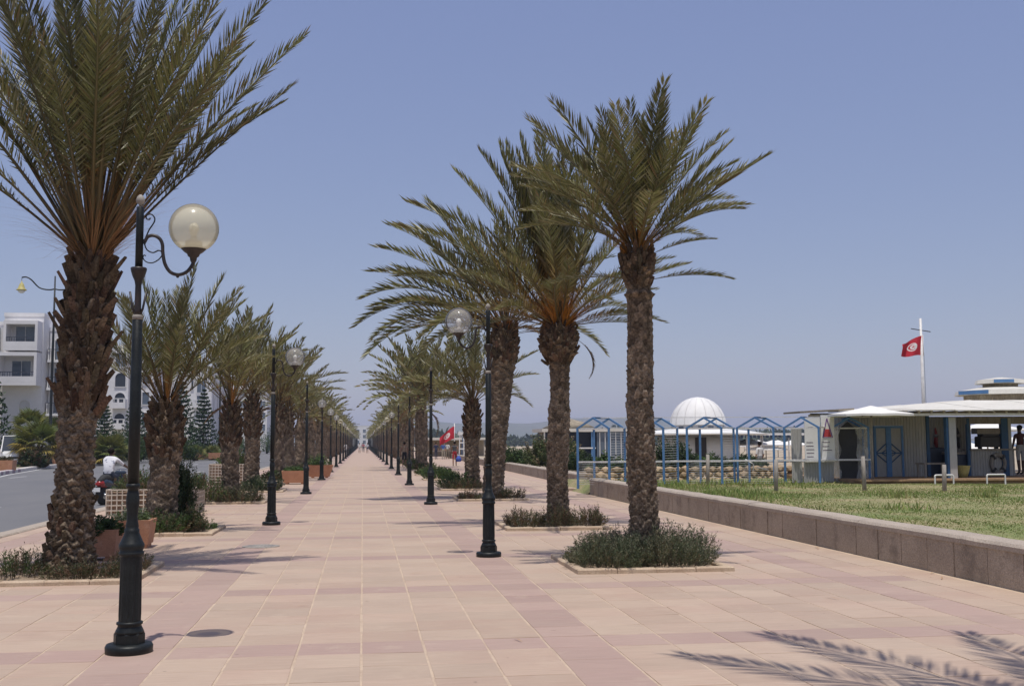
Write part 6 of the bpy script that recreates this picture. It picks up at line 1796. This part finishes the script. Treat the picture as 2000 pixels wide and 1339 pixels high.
def fan_palm(label, x, y, H, L, n, seed, dry=.25, z=0.0):
    rr = random.Random(seed); t = thing('fan_palm', label, 'fan palm', (x, y, z), 0, 'fan palms on the verge across the road')
    mb = MB(); mb.tube([(0, 0, -.1), (0, 0, H * .5), (0, 0, H)], [.32, .28, .24], 9, col=(.7, .62, .55)); mb.build('trunk', M['bark'], t, colors=True)
    if H > .5: boots(t, 0, 40, .15, H, lambda z_: .27, .3, .16, .09, .55, seed)
    for k in range(n):
        f = (k + .5) / n; az = k * 2.39996; inc = R(8) + R(105) * f
        o = bpy.data.objects.new('fan_leaf', FAN[2 if (f > 1 - dry) else rr.randrange(2)]); link(o, t)
        m = frond_matrix(az, inc, rr.uniform(-.3, .3)).to_4x4(); m.translation = Vector((0, 0, H)); o.matrix_basis = m @ Matrix.Scale(L * rr.uniform(.85, 1.15), 4)
    return t
fan_palm('fan palm with yellowing lower leaves in front of the white van', lx(76, 87), 87, 1.5, 2.1, 36, 1, .3)
fan_palm('green fan palm behind the yellowing one below the nearest hotel', lx(58, 93), 93, 3.0, 1.7, 30, 2, .1)
fan_palm('fan palm with grey leaves beside the tall road lamp', lx(108, 97), 97, 2.6, 1.5, 26, 3, .15)
fan_palm('young fan palm across the road behind the scooter rider', lx(215, 98), 98, 0.9, 1.8, 30, 4, .08)
fan_palm('pale fan palm across the road left of the scooter rider', lx(196, 104), 104, 0.5, 1.7, 26, 5, .15)
for k, (px, Y) in enumerate(((365, 128), (382, 122), (415, 126), (430, 134), (405, 140))):
    fan_palm('small spiky fan palm, %s along the verge by the grey hotel wall' % ORD[k], lx(px, Y), Y, .45, 1.3, 20, 20 + k, .12)
def verge_bush(label, px, Y, w, h, seed, cols=None):
    return bush(label, lx(px, Y), Y, -.02, w, w * .8, h, seed, cols or (GREEN + DARKG), 200, 34, .20, .05)
verge_bush('light green bush left of the scooter rider across the road', 180, 100, 3.2, 3.0, 301, GREEN + OLEA)
verge_bush('wide green bush behind the scooter rider', 240, 106, 4.2, 3.6, 302)
verge_bush('dark bush behind the second road-side palm trunk', 300, 112, 4.2, 3.4, 303, DARKG)
verge_bush('green bush at the foot of the slim young pine', 205, 112, 2.8, 2.9, 304)
verge_bush('dark green bush right of the second road-side palm', 352, 118, 3.2, 3.0, 305, DARKG + GREEN)
verge_bush('dark clipped shrub beside the fan palm in front of the white van', 66, 85, 1.9, 1.5, 306, DARKG + BROWN)
verge_bush('bush below the tiered dark pine', 398, 136, 3.0, 2.4, 307)
verge_bush('green mass of bush between the third and fourth road-side palms', 520, 200, 6, 5.0, 308, DARKG + GREEN)
verge_bush('low bush along the far verge beyond the dark car', 470, 190, 6, 4.2, 309, GREEN + DARKG)
for k, (px, Y) in enumerate(((4, 73.5), (98, 94), (402, 126), (420, 124), (388, 130))):
    trough('brick-red planter box, %s along the median of the road' % ORD[k], lx(px, Y), Y, 0, 1.6 if k == 0 else 1.3, .9, .70, .95)
leafy('dry brown plant in the planter box at the left edge across the road', lx(4, 73.5), 73.5, .62, 1.3, .6, .4, 310, BROWN, 90, 14, .12, .02)
# grass strip of the median
g = np.random.default_rng(9); k = 9000; x = g.uniform(-29.5, -25.2, k); y = g.uniform(62, 130, k); hh = g.uniform(.05, .16, k); w = .05
V = np.stack([np.c_[x - w, y, np.full(k, -.02)], np.c_[x + w, y, np.full(k, -.02)], np.c_[x + g.normal(0, .05, k), y, hh]], 1).reshape(-1, 3)
C = np.repeat(np.array([.09, .12, .035])[None] * g.uniform(.6, 1.5, k)[:, None], 3, 0)
o = mobj('median_grass', np_mesh('median_grass', V, np.arange(3 * k).reshape(-1, 3), M['grass'], C)); tag(o, 'rough grass on the verge behind the painted kerb', 'grass', kind='stuff')

# tall road lamp with bell shade
def road_lamp(label, x, y, H, arms, bell=True):
    t = thing('road_lamp', label, 'street lamp', (x, y, -.02))
    mb = MB(); mb.tube([(0, 0, 0), (0, 0, 1.2), (0, 0, 1.25), (0, 0, H * .6), (0, 0, H)], [.20, .17, .12, .10, .055], 10); mb.build('pole', M['iron'], t)
    mb = MB(); mb.lathe([(.26, 0), (.26, .25), (.2, .35), (.17, 1.0), (.2, 1.05), (.12, 1.25)], 12); mb.build('pedestal', M['iron'], t)
    for s in arms:
        L = 2.55
        pts = [(0.0, 0, H - 1.05), (s * .5, 0, H - 1.12), (s * 1.2, 0, H - .95), (s * 1.8, 0, H - .35), (s * 2.2, 0, H - .12), (s * L, 0, H - .15)]
        mb = MB(); mb.tube(smooth_path(pts), .06, 6); mb.build('arm', M['iron'], t)
        if bell:
            b = MB(); b.lathe([(.03, .62), (.05, .5), (.15, .38), (.22, .2), (.27, .02), (.40, -.10), (.40, -.14), (.22, -.16)], 16, (s * L, 0, H - 1.05)); o = b.build('bell_shade', M['yellowpot'] if s < 0 else M['dustcap'], t)
            b = MB(); b.lathe([(.28, 0), (.24, -.13), (.1, -.2)], 12, (s * L, 0, H - 1.21)); b.build('diffuser', M['bulb'], o)
            b = MB(); b.tube([(s * L, 0, H - .15), (s * L, 0, H - .45)], .02, 5); b.build('hanger', M['iron'], t)
    return t
road_lamp('tall dark road lamp with a bell-shaped shade on a curved arm at left', lx(97, 92), 92, 15.2, (-1, 1))
road_lamp('thin dark road lamp in front of the grey hotel side wall', lx(428, 134), 134, 13.0, (-1, 1))

# ---------------------------------------------------------------- vehicles
def wheel(parent, x, y, z, r, w, rim=True):
    n = 20
    mb = MB(); prof = [(r * .6, -w / 2), (r * .95, -w / 2), (r, -w * .3), (r, w * .3), (r * .95, w / 2), (r * .6, w / 2)]
    mb.lathe(prof, n, mi=0); o = mb.build('wheel', M['rubber'], parent, (x, y, z), (0, PI / 2, 0))
    mb = MB(); mb.lathe([(r * .62, -w * .48), (r * .62, w * .48), (.03, w * .52)], 14); mb.build('rim', M['chrome'], o)
    return o
def car(label, x, y, rz, paint, L=4.4, W=1.75, H=1.5, van=False):
    """body lofted from cross sections along its length, front towards -y"""
    t = thing('car', label, 'car', (x, y, -.12), rz)
    hb = H * (.50 if van else .56)
    if van: st = [(-L / 2, .55, .62), (-L / 2 + .12, .80, .80), (-L / 2 + .95, .96, .92), (-L / 2 + 1.0, .98, .95), (L / 2 - .15, .99, .95), (L / 2, .96, .90)]
    else: st = [(-L / 2, .50, .66), (-L / 2 + .25, .66, .90), (-L / 2 + 1.15, .84, .98), (L / 2 - .9, .90, 1.0), (L / 2 - .15, .86, .92), (L / 2, .70, .80)]
    mb = MB(); vs = []; fs = []; m = 10
    for yy, hz, wz in st:
        top = hb * (hz / .9); w = W / 2 * wz
        prof = [(-w * .92, .22), (-w, .36), (-w * 1.0, top * .72), (-w * .95, top * .94), (-w * .8, top), (w * .8, top), (w * .95, top * .94), (w, top * .72), (w, .36), (w * .92, .22)]
        vs += [(a, yy, b) for a, b in prof]
    for i in range(len(st) - 1):
        for k in range(m): fs.append((i * m + k, i * m + (k + 1) % m, (i + 1) * m + (k + 1) % m, (i + 1) * m + k))
    fs += [tuple(range(m)), tuple(reversed(range((len(st) - 1) * m, len(st) * m)))]
    mb.add(vs, [tuple(reversed(f)) for f in fs], 0, False); mb.build('body', M[paint], t)
    y0, y1 = (-L / 2 + .75, L / 2 - .06) if van else (-L / 2 + 1.05, L / 2 - .55)
    a, b = (y0 + .75, y1 - .1) if van else (y0 + .75, y1 - .65)
    w0, w1 = W / 2 * .93, W / 2 * .78
    zb, zt = hb * .98, H
    gv = [(-w0, y0, zb), (w0, y0, zb), (w0, y1, zb), (-w0, y1, zb), (-w1, a, zt), (w1, a, zt), (w1, b, zt), (-w1, b, zt)]
    mb = MB(); mb.add([gv[i] for i in (0, 1, 5, 4)], [(0, 1, 2, 3)]); mb.build('windscreen', M['glass'], t)
    mb = MB(); mb.add([gv[i] for i in (2, 3, 7, 6)], [(0, 1, 2, 3)]); mb.build('rear_window', M['glass'], t)
    for f in ((1, 2, 6, 5), (3, 0, 4, 7)):
        mb = MB(); mb.add([gv[i] for i in f], [(0, 1, 2, 3)]); mb.build('side_window', M['glass'], t)
    mb = MB(); mb.cbox(-w1 - .02, w1 + .02, a - .04, b + .04, zt - .02, zt + .035, .03)
    for i, j in ((0, 4), (1, 5), (2, 6), (3, 7)): mb.bar(gv[i], gv[j], .075)
    mb.bar(((gv[1][0] + gv[2][0]) / 2, (y0 + y1) / 2, zb), (w1, (a + b) / 2, zt), .07); mb.bar((-(gv[1][0] + gv[2][0]) / 2, (y0 + y1) / 2, zb), (-w1, (a + b) / 2, zt), .07)
    mb.build('roof', M[paint], t)
    for s in (-1, 1):
        mb = MB(); mb.obox((s * W * .34, -L / 2 + .10, hb * .66), (.19, .03, 0), (0, .06, 0), (0, 0, .085)); mb.build('headlight', M['headlight'], t)
        mb = MB(); mb.obox((s * W * .38, L / 2 - .03, hb * .72), (.12, 0, 0), (0, .05, 0), (0, 0, .12)); mb.build('taillight', M['taillight'], t)
        mb = MB(); mb.obox((s * (W / 2 + .09), y0 + .25, zb + .08), (.09, 0, 0), (0, .05, 0), (0, 0, .07)); mb.build('mirror', M[paint], t)
        for yy in (-L / 2 + .8, L / 2 - .8): wheel(t, s * (W / 2 - .10), yy, .31, .31, .2)
    mb = MB(); mb.cbox(-W * .46, W * .46, -L / 2 - .07, -L / 2 + .1, .24, .44, .03); mb.build('front_bumper', M['rubber' if van else paint], t)
    mb = MB(); mb.cbox(-W * .46, W * .46, L / 2 - .1, L / 2 + .07, .24, .46, .03); mb.build('rear_bumper', M['rubber' if van else paint], t)
    mb = MB(); mb.box(-W * .22, W * .22, -L / 2 - .01, -L / 2 + .05, hb * .55, hb * .68); mb.build('grille', M['dark'], t)
    mb = MB(); mb.box(-.26, .26, -L / 2 - .085, -L / 2 - .07, .30, .41); mb.build('number_plate', M['white'], t)
    return t
car('white van facing the viewer beyond the median, at the left edge', lx(27, 95), 95.0, .30, 'carwhite', 4.8, 2.0, 2.5, True)
car('dark blue car on the road between the third and fourth road-side palms', lx(530, 205), 205, 0.02, 'cardark', 4.3, 1.75, 1.5)
car('dark parked car partly hidden behind the largest palm and the rider', lx(192, 112), 112, .1, 'cardark', 4.2, 1.7, 1.45)

# ---------------------------------------------------------------- people
def figure_mesh(joints, edges, rad, zones, sub=1):
    """one continuous skinned body; faces take the garment of the nearest body zone"""
    me = bpy.data.meshes.new('skeleton'); names = list(joints)
    me.from_pydata([joints[n] for n in names], [(names.index(a), names.index(b)) for a, b in edges], [])
    ob = bpy.data.objects.new('skeleton', me); COL.objects.link(ob)
    md = ob.modifiers.new('skin', 'SKIN'); md.use_smooth_shade = True
    for i, n in enumerate(names):
        r = rad.get(n, .05); me.skin_vertices[0].data[i].radius = r if isinstance(r, tuple) else (r, r)
    me.skin_vertices[0].data[names.index('pelvis')].use_root = True
    s = ob.modifiers.new('sub', 'SUBSURF'); s.levels = s.render_levels = sub
    dg = bpy.context.evaluated_depsgraph_get(); dg.update()
    out = bpy.data.meshes.new_from_object(ob.evaluated_get(dg))
    bpy.data.objects.remove(ob)
    mats = []
    for a, b, m in zones:
        if m not in mats: mats.append(m)
    out.materials.clear()
    for m in mats: out.materials.append(m)
    segs = [(Vector(joints[a]), Vector(joints[b]), mats.index(m)) for a, b, m in zones]
    for p in out.polygons:
        c = p.center; best = (1e9, 0)
        for a, b, mi in segs:
            ab = b - a; tt = max(0, min(1, (c - a).dot(ab) / max(ab.length_squared, 1e-9))); d = (c - (a + ab * tt)).length
            if d < best[0]: best = (d, mi)
        p.material_index = best[1]; p.use_smooth = True
    return out
def person(label, x, y, rz, top, legs, skin='skin', h=1.70, stride=.12, shorts=True, hold=None, hairm='hair', z=0.0, arm_bend=.0, sleeves=True, walk=1, dress=False):
    k = h / 1.72; S = walk * stride
    J = {'pelvis': (0, 0, .93), 'waist': (0, 0, 1.06), 'chest': (0, .01, 1.30), 'neck': (0, .0, 1.46), 'chin': (0, -.015, 1.535), 'head': (0, -.01, 1.62), 'crown': (0, .01, 1.70),
         'hipL': (-.09, 0, .90), 'kneeL': (-.10, -S * .55, .50), 'calfL': (-.10, -S * .6, .36), 'ankL': (-.10, -S * .7, .09), 'toeL': (-.10, -S * .7 - .17, .035),
         'hipR': (.09, 0, .90), 'kneeR': (.10, S * .35, .50), 'calfR': (.10, S * .8, .36), 'ankR': (.10, S * 1.1, .10), 'toeR': (.10, S * 1.1 - .16, .035),
         'shL': (-.17, .01, 1.40), 'elL': (-.24, S * .4 + .03, 1.13), 'wrL': (-.25, S * .3 - .06 - arm_bend * .12, .90 + arm_bend * .12), 'haL': (-.25, S * .3 - .09 - arm_bend * .15, .81 + arm_bend * .14),
         'shR': (.17, .01, 1.40), 'elR': (.24, -S * .4 + .03, 1.13), 'wrR': (.25, -S * .5 - .05, .90), 'haR': (.25, -S * .55 - .07, .81)}
    J = {n: (a * k, b * k, c * k) for n, (a, b, c) in J.items()}
    E = [('pelvis', 'waist'), ('waist', 'chest'), ('chest', 'neck'), ('neck', 'chin'), ('chin', 'head'), ('head', 'crown')]
    for s in 'LR': E += [('pelvis', 'hip' + s), ('hip' + s, 'knee' + s), ('knee' + s, 'calf' + s), ('calf' + s, 'ank' + s), ('ank' + s, 'toe' + s), ('chest', 'sh' + s), ('sh' + s, 'el' + s), ('el' + s, 'wr' + s), ('wr' + s, 'ha' + s)]
    rd = {'pelvis': (.145, .11), 'waist': (.125, .095), 'chest': (.145, .105), 'neck': .055, 'chin': .062, 'head': (.085, .10), 'crown': .068}
    for s in 'LR': rd.update({'hip' + s: .088, 'knee' + s: .058, 'calf' + s: .056, 'ank' + s: .038, 'toe' + s: .033, 'sh' + s: .062, 'el' + s: .042, 'wr' + s: .030, 'ha' + s: (.022, .040)})
    if dress: rd.update({'kneeL': .12, 'kneeR': .12, 'hipL': .13, 'hipR': .13})
    rd = {n: tuple(q * k for q in r) if isinstance(r, tuple) else r * k for n, r in rd.items()}
    sk = M[skin]
    Z = [('pelvis', 'waist', legs if not dress else top), ('waist', 'chest', top), ('chest', 'neck', top), ('neck', 'chin', sk), ('chin', 'head', sk), ('head', 'crown', M[hairm])]
    for s in 'LR':
        Z += [('pelvis', 'hip' + s, legs), ('hip' + s, 'knee' + s, legs), ('knee' + s, 'calf' + s, sk if shorts else legs), ('calf' + s, 'ank' + s, sk if shorts else legs), ('ank' + s, 'toe' + s, M['rubber']), ('chest', 'sh' + s, top), ('sh' + s, 'el' + s, top if sleeves else sk), ('el' + s, 'wr' + s, sk), ('wr' + s, 'ha' + s, sk)]
    o = mobj('person', figure_mesh(J, E, rd, Z), None, (x, y, z), (0, 0, rz))
    tag(o, label, 'person')
    hb = MB(); c = (0, .022 * k, 1.645 * k)
    hb.lathe([(.02, -.10), (.075, -.06), (.098, 0), (.09, .05), (.05, .085), (.005, .098)], 12, c); hb.build('hair', M[hairm], o)
    return o
BK = PI          # walking away: figure's front is -y, so turn it round
person('person walking away in a sleeveless tan top and black knee-length trousers near the lawn-side lamps', 2.84, 76.5, BK, cloth('tan_top', (.30, .22, .15)), cloth('black_trousers', (.015, .015, .018)), sleeves=False, h=1.72)
pb = person('person in a beige dress beside the lawn-side palm trunks', 4.62, 86.5, BK + .3, cloth('beige_dress', (.42, .36, .24)), cloth('beige_skirt', (.40, .34, .23)), sleeves=False, h=1.62, dress=True, stride=.05)
pr = person('person in red shorts and a grey top walking beside the bench wall', 6.46, 78.3, BK - .1, cloth('grey_top', (.09, .09, .095)), cloth('red_shorts', (.42, .03, .035)), sleeves=False, h=1.74, stride=.16)
def bag(label, x, y, z, col, w=.32, h=.36):
    t = thing('carrier_bag', label, 'bag', (x, y, z))
    mb = MB(); mb.tube([(0, 0, 0), (0, 0, h * .15), (0, 0, h * .6), (0, 0, h)], [w * .3, w * .5, w * .45, w * .12], 10); mb.build('bag', cloth('bag_' + str(x), col), t)
    mb = MB(); mb.tube(smooth_path([(-.05, 0, h * .95), (-.04, 0, h + .10), (.04, 0, h + .10), (.05, 0, h * .95)], 3), .012, 5); mb.build('handle', cloth('strap_' + str(x), col), t)
    return t
bag('blue carrier bag in the hand of the person in red shorts', 6.46 + .27, 78.2, .32, (.05, .10, .42), .42, .42)
bag('pink carrier bag in the hand of the person in the beige dress', 4.62 - .25, 86.4, .28, (.55, .28, .38), .40, .40)
person('person in dark blue clothes standing at the far stall', 7.35, 112, .3, cloth('dark_blue', (.03, .04, .10)), cloth('dark_blue_trousers', (.03, .035, .07)), shorts=False, h=1.7, stride=.05)
person('person in bright blue shirt standing at the far stall', 8.0, 111, .0, cloth('bright_blue', (.06, .14, .42)), cloth('pale_trousers', (.42, .38, .28)), shorts=False, h=1.7, stride=.05)
person('person in a white shirt between the far stall and the flag', 8.55, 112.5, -.3, cloth('white_shirt', (.68, .66, .62)), cloth('khaki', (.28, .23, .15)), shorts=False, h=1.72)
person('person in white walking beside the far road-side lamps', -2.2, 147, BK, cloth('white_top', (.70, .68, .66)), cloth('white_trousers', (.62, .60, .58)), shorts=False, h=1.75)
far = [(-.55, 190, (.70, .68, .66), (.5, .48, .46)), (.15, 205, (.45, .14, .15), (.08, .08, .1)), (.75, 186, (.55, .55, .58), (.05, .06, .1)), (-.1, 232, (.5, .3, .32), (.4, .38, .36))]
nm = ['in white', 'in a red top', 'in a pale grey top', 'in a pink top']
for k, (x, y, c1, c2) in enumerate(far):
    person('tiny figure %s far down the middle of the path' % nm[k], x, y, BK if k % 2 else 0, cloth('far_top%d' % k, c1), cloth('far_leg%d' % k, c2), shorts=k % 2 == 0, h=1.7)
person('person with dark hair in a white shirt seen behind the fourth hut frame', 18.2, 49.2, BK + .5, cloth('white_shirt2', (.68, .67, .64)), cloth('grey_trousers', (.2, .2, .2)), shorts=False, h=1.62, z=.0, stride=.05)
person('person in dark red standing at the end of the bar counter', 22.75, 35.9, BK, cloth('dark_red', (.09, .025, .02)), cloth('pale_shorts', (.45, .45, .47)), h=1.72, z=.44, stride=.05, skin='skin_dark')
person('person in a pale blue top beside the one in dark red at the bar', 23.35, 36.2, BK - .6, cloth('pale_blue', (.30, .36, .48)), cloth('orange_shorts', (.45, .12, .04)), h=1.62, z=.44, stride=.05)

# scooter and rider on the near lane
sx, sy = -7.42, 34.6
sc = thing('scooter', 'motor scooter with red tail and dark seat on the near lane', 'scooter', (sx, sy, -.12), -.25)
wheel(sc, 0, -.62, .27, .27, .12); wheel(sc, 0, .68, .27, .27, .11)
mb = MB(); mb.tube([(0, -.85, .62), (0, -.65, .66), (0, -.2, .60), (0, .0, .38), (0, .35, .32), (0, .5, .42)], [.07, .15, .15, .13, .12, .08], 10); mb.build('body', M['cardark'], sc)
mb = MB(); mb.tube([(0, -.88, .70), (0, -.6, .78), (0, -.1, .76), (0, .08, .72)], [.06, .12, .125, .08], 10); mb.build('seat', M['rubber'], sc)
mb = MB(); mb.tube([(0, -.93, .62), (0, -.80, .63), (0, -.55, .60)], [.07, .115, .12], 10); mb.build('tail_fairing', M['carred'], sc)
mb = MB(); mb.box(-.07, .07, -.97, -.92, .60, .66); mb.build('taillight', M['taillight'], sc)
mb = MB(); mb.box(-.09, .09, -.99, -.97, .40, .52); mb.build('number_plate', M['white'], sc)
mb = MB(); mb.box(-.06, .06, -.95, -.85, .30, .55); mb.build('mudguard', M['rubber'], sc)
mb = MB(); mb.tube([(0, .68, .28), (0, .55, .70), (0, .45, 1.0)], .035, 8); mb.tube([(-.34, .36, 1.02), (-.15, .45, 1.02), (.15, .45, 1.02), (.34, .36, 1.02)], .017, 6); mb.build('handlebar', M['chrome'], sc)
mb = MB(); mb.cbox(-.17, .17, .40, .50, .40, .98, .04); mb.build('leg_shield', M['cardark'], sc)
mb = MB(); mb.tube([(.17, -.85, .30), (.17, -.3, .28)], .045, 8); mb.build('exhaust', M['chrome'], sc)
tee = None
def tee_mat():
    m, nt, bs, out = newmat('printed_tee')
    tc = node(nt, 'ShaderNodeTexCoord'); n = node(nt, 'ShaderNodeTexNoise', Scale=9.0, Detail=3.0, Roughness=.6); nt.links.new(tc.outputs['Object'], n.inputs['Vector'])
    nt.links.new(mixc(nt, (.72, .72, .74), (.30, .31, .38), ramp(nt, n.outputs[0], .60, .66)), bs.inputs['Base Color']); bs.inputs['Roughness'].default_value = .85
    return m
tee = tee_mat(); jeans = cloth('rider_jeans', (.05, .06, .09)); skd = M['skin_dark']
J = {'pelvis': (0, -.30, .88), 'waist': (0, -.31, 1.02), 'chest': (0, -.22, 1.25), 'neck': (0, -.17, 1.41), 'chin': (.01, -.145, 1.475), 'head': (.015, -.14, 1.56), 'crown': (.0, -.15, 1.635),
     'hipL': (-.10, -.26, .86), 'kneeL': (-.20, .17, .78), 'ankL': (-.17, .14, .42), 'toeL': (-.17, .30, .37), 'hipR': (.10, -.26, .86), 'kneeR': (.20, .17, .78), 'ankR': (.17, .14, .42), 'toeR': (.17, .30, .37),
     'shL': (-.17, -.20, 1.35), 'elL': (-.29, .02, 1.17), 'wrL': (-.31, .26, 1.08), 'haL': (-.31, .35, 1.05), 'shR': (.17, -.20, 1.35), 'elR': (.29, .02, 1.17), 'wrR': (.31, .26, 1.08), 'haR': (.31, .35, 1.05)}
E = [('pelvis', 'waist'), ('waist', 'chest'), ('chest', 'neck'), ('neck', 'chin'), ('chin', 'head'), ('head', 'crown')]
for s in 'LR': E += [('pelvis', 'hip' + s), ('hip' + s, 'knee' + s), ('knee' + s, 'ank' + s), ('ank' + s, 'toe' + s), ('chest', 'sh' + s), ('sh' + s, 'el' + s), ('el' + s, 'wr' + s), ('wr' + s, 'ha' + s)]
rd = {'pelvis': (.15, .12), 'waist': (.14, .105), 'chest': (.165, .115), 'neck': .055, 'chin': .062, 'head': (.086, .10), 'crown': .07}
for s in 'LR': rd.update({'hip' + s: .09, 'knee' + s: .062, 'ank' + s: .042, 'toe' + s: .036, 'sh' + s: .07, 'el' + s: .046, 'wr' + s: .032, 'ha' + s: (.03, .036)})
Z = [('pelvis', 'waist', tee), ('waist', 'chest', tee), ('chest', 'neck', tee), ('neck', 'chin', skd), ('chin', 'head', skd), ('head', 'crown', M['hair'])]
for s in 'LR': Z += [('pelvis', 'hip' + s, jeans), ('hip' + s, 'knee' + s, jeans), ('knee' + s, 'ank' + s, jeans), ('ank' + s, 'toe' + s, M['rubber']), ('chest', 'sh' + s, tee), ('sh' + s, 'el' + s, tee), ('el' + s, 'wr' + s, skd), ('wr' + s, 'ha' + s, skd)]
o = mobj('person', figure_mesh(J, E, rd, Z, 2), None, (sx, sy, -.12), (0, 0, -.25)); tag(o, 'scooter rider with dark hair in a white printed T-shirt', 'person')
mb = MB(); mb.lathe([(.03, -.10), (.085, -.06), (.102, 0), (.094, .05), (.055, .085), (.005, .098)], 14, (-.012, -.165, 1.575)); mb.build('hair', M['hair'], o)
mb = MB(); mb.lathe([(.004, -.012), (.014, 0), (.004, .02)], 6, (.085, -.075, 1.54)); mb.build('nose', skd, o)

# a few fallen dry leaflets on the paving, blown against edging and wall
def dry_leaf_mesh():
    vs = []; fs = []
    for i in range(5):
        t = i / 4; w = .010 * math.sin(PI * (.12 + .86 * t)); z = .004 + .018 * math.sin(PI * t)
        vs += [(-.14 + .28 * t, -w, z + .003), (-.14 + .28 * t, w, z + .003)]
    fs = [(2 * i, 2 * i + 2, 2 * i + 3, 2 * i + 1) for i in range(4)]
    m = MB(); m.add(vs, fs, 0, True); return m.mesh('dry_leaflet', M['deck'])
dl = dry_leaf_mesh(); rr = random.Random(21)
for x, y in ((6.9, 12.6), (7.05, 13.1), (6.95, 16.4), (4.9, 11.2), (-2.3, 12.9), (2.5, 13.2), (-0.6, 11.6), (1.3, 9.3), (5.3, 14.9), (-2.2, 16.4), (7.0, 19.2), (0.7, 14.2)):
    o = mobj('dry_leaflet', dl, None, (x, y, .001), (0, 0, rr.uniform(0, 6.28)), rr.uniform(.5, 1.0)); tag(o, 'small dry brown palm leaflet fallen on the paving', 'dry leaf', 'dry leaflets scattered on the paving')

# ================================================================ air
def haze_box():
    m = bpy.data.materials.new('haze'); m.use_nodes = True; nt = m.node_tree; nt.nodes.clear()
    out = nt.nodes.new('ShaderNodeOutputMaterial'); v = nt.nodes.new('ShaderNodeVolumePrincipled')
    v.inputs['Color'].default_value = (0.70, 0.80, 0.98, 1); v.inputs['Density'].default_value = 0.00026; v.inputs['Anisotropy'].default_value = 0.0
    nt.links.new(v.outputs[0], out.inputs['Volume'])
    mb = MB(); mb.box(-3400, 3400, -250, 3500, -1.7, 84.0); o = mb.build('haze', m); o['kind'] = 'stuff'; o['label'] = 'pale summer haze in the air over the shore'; o['category'] = 'haze'
haze_box()
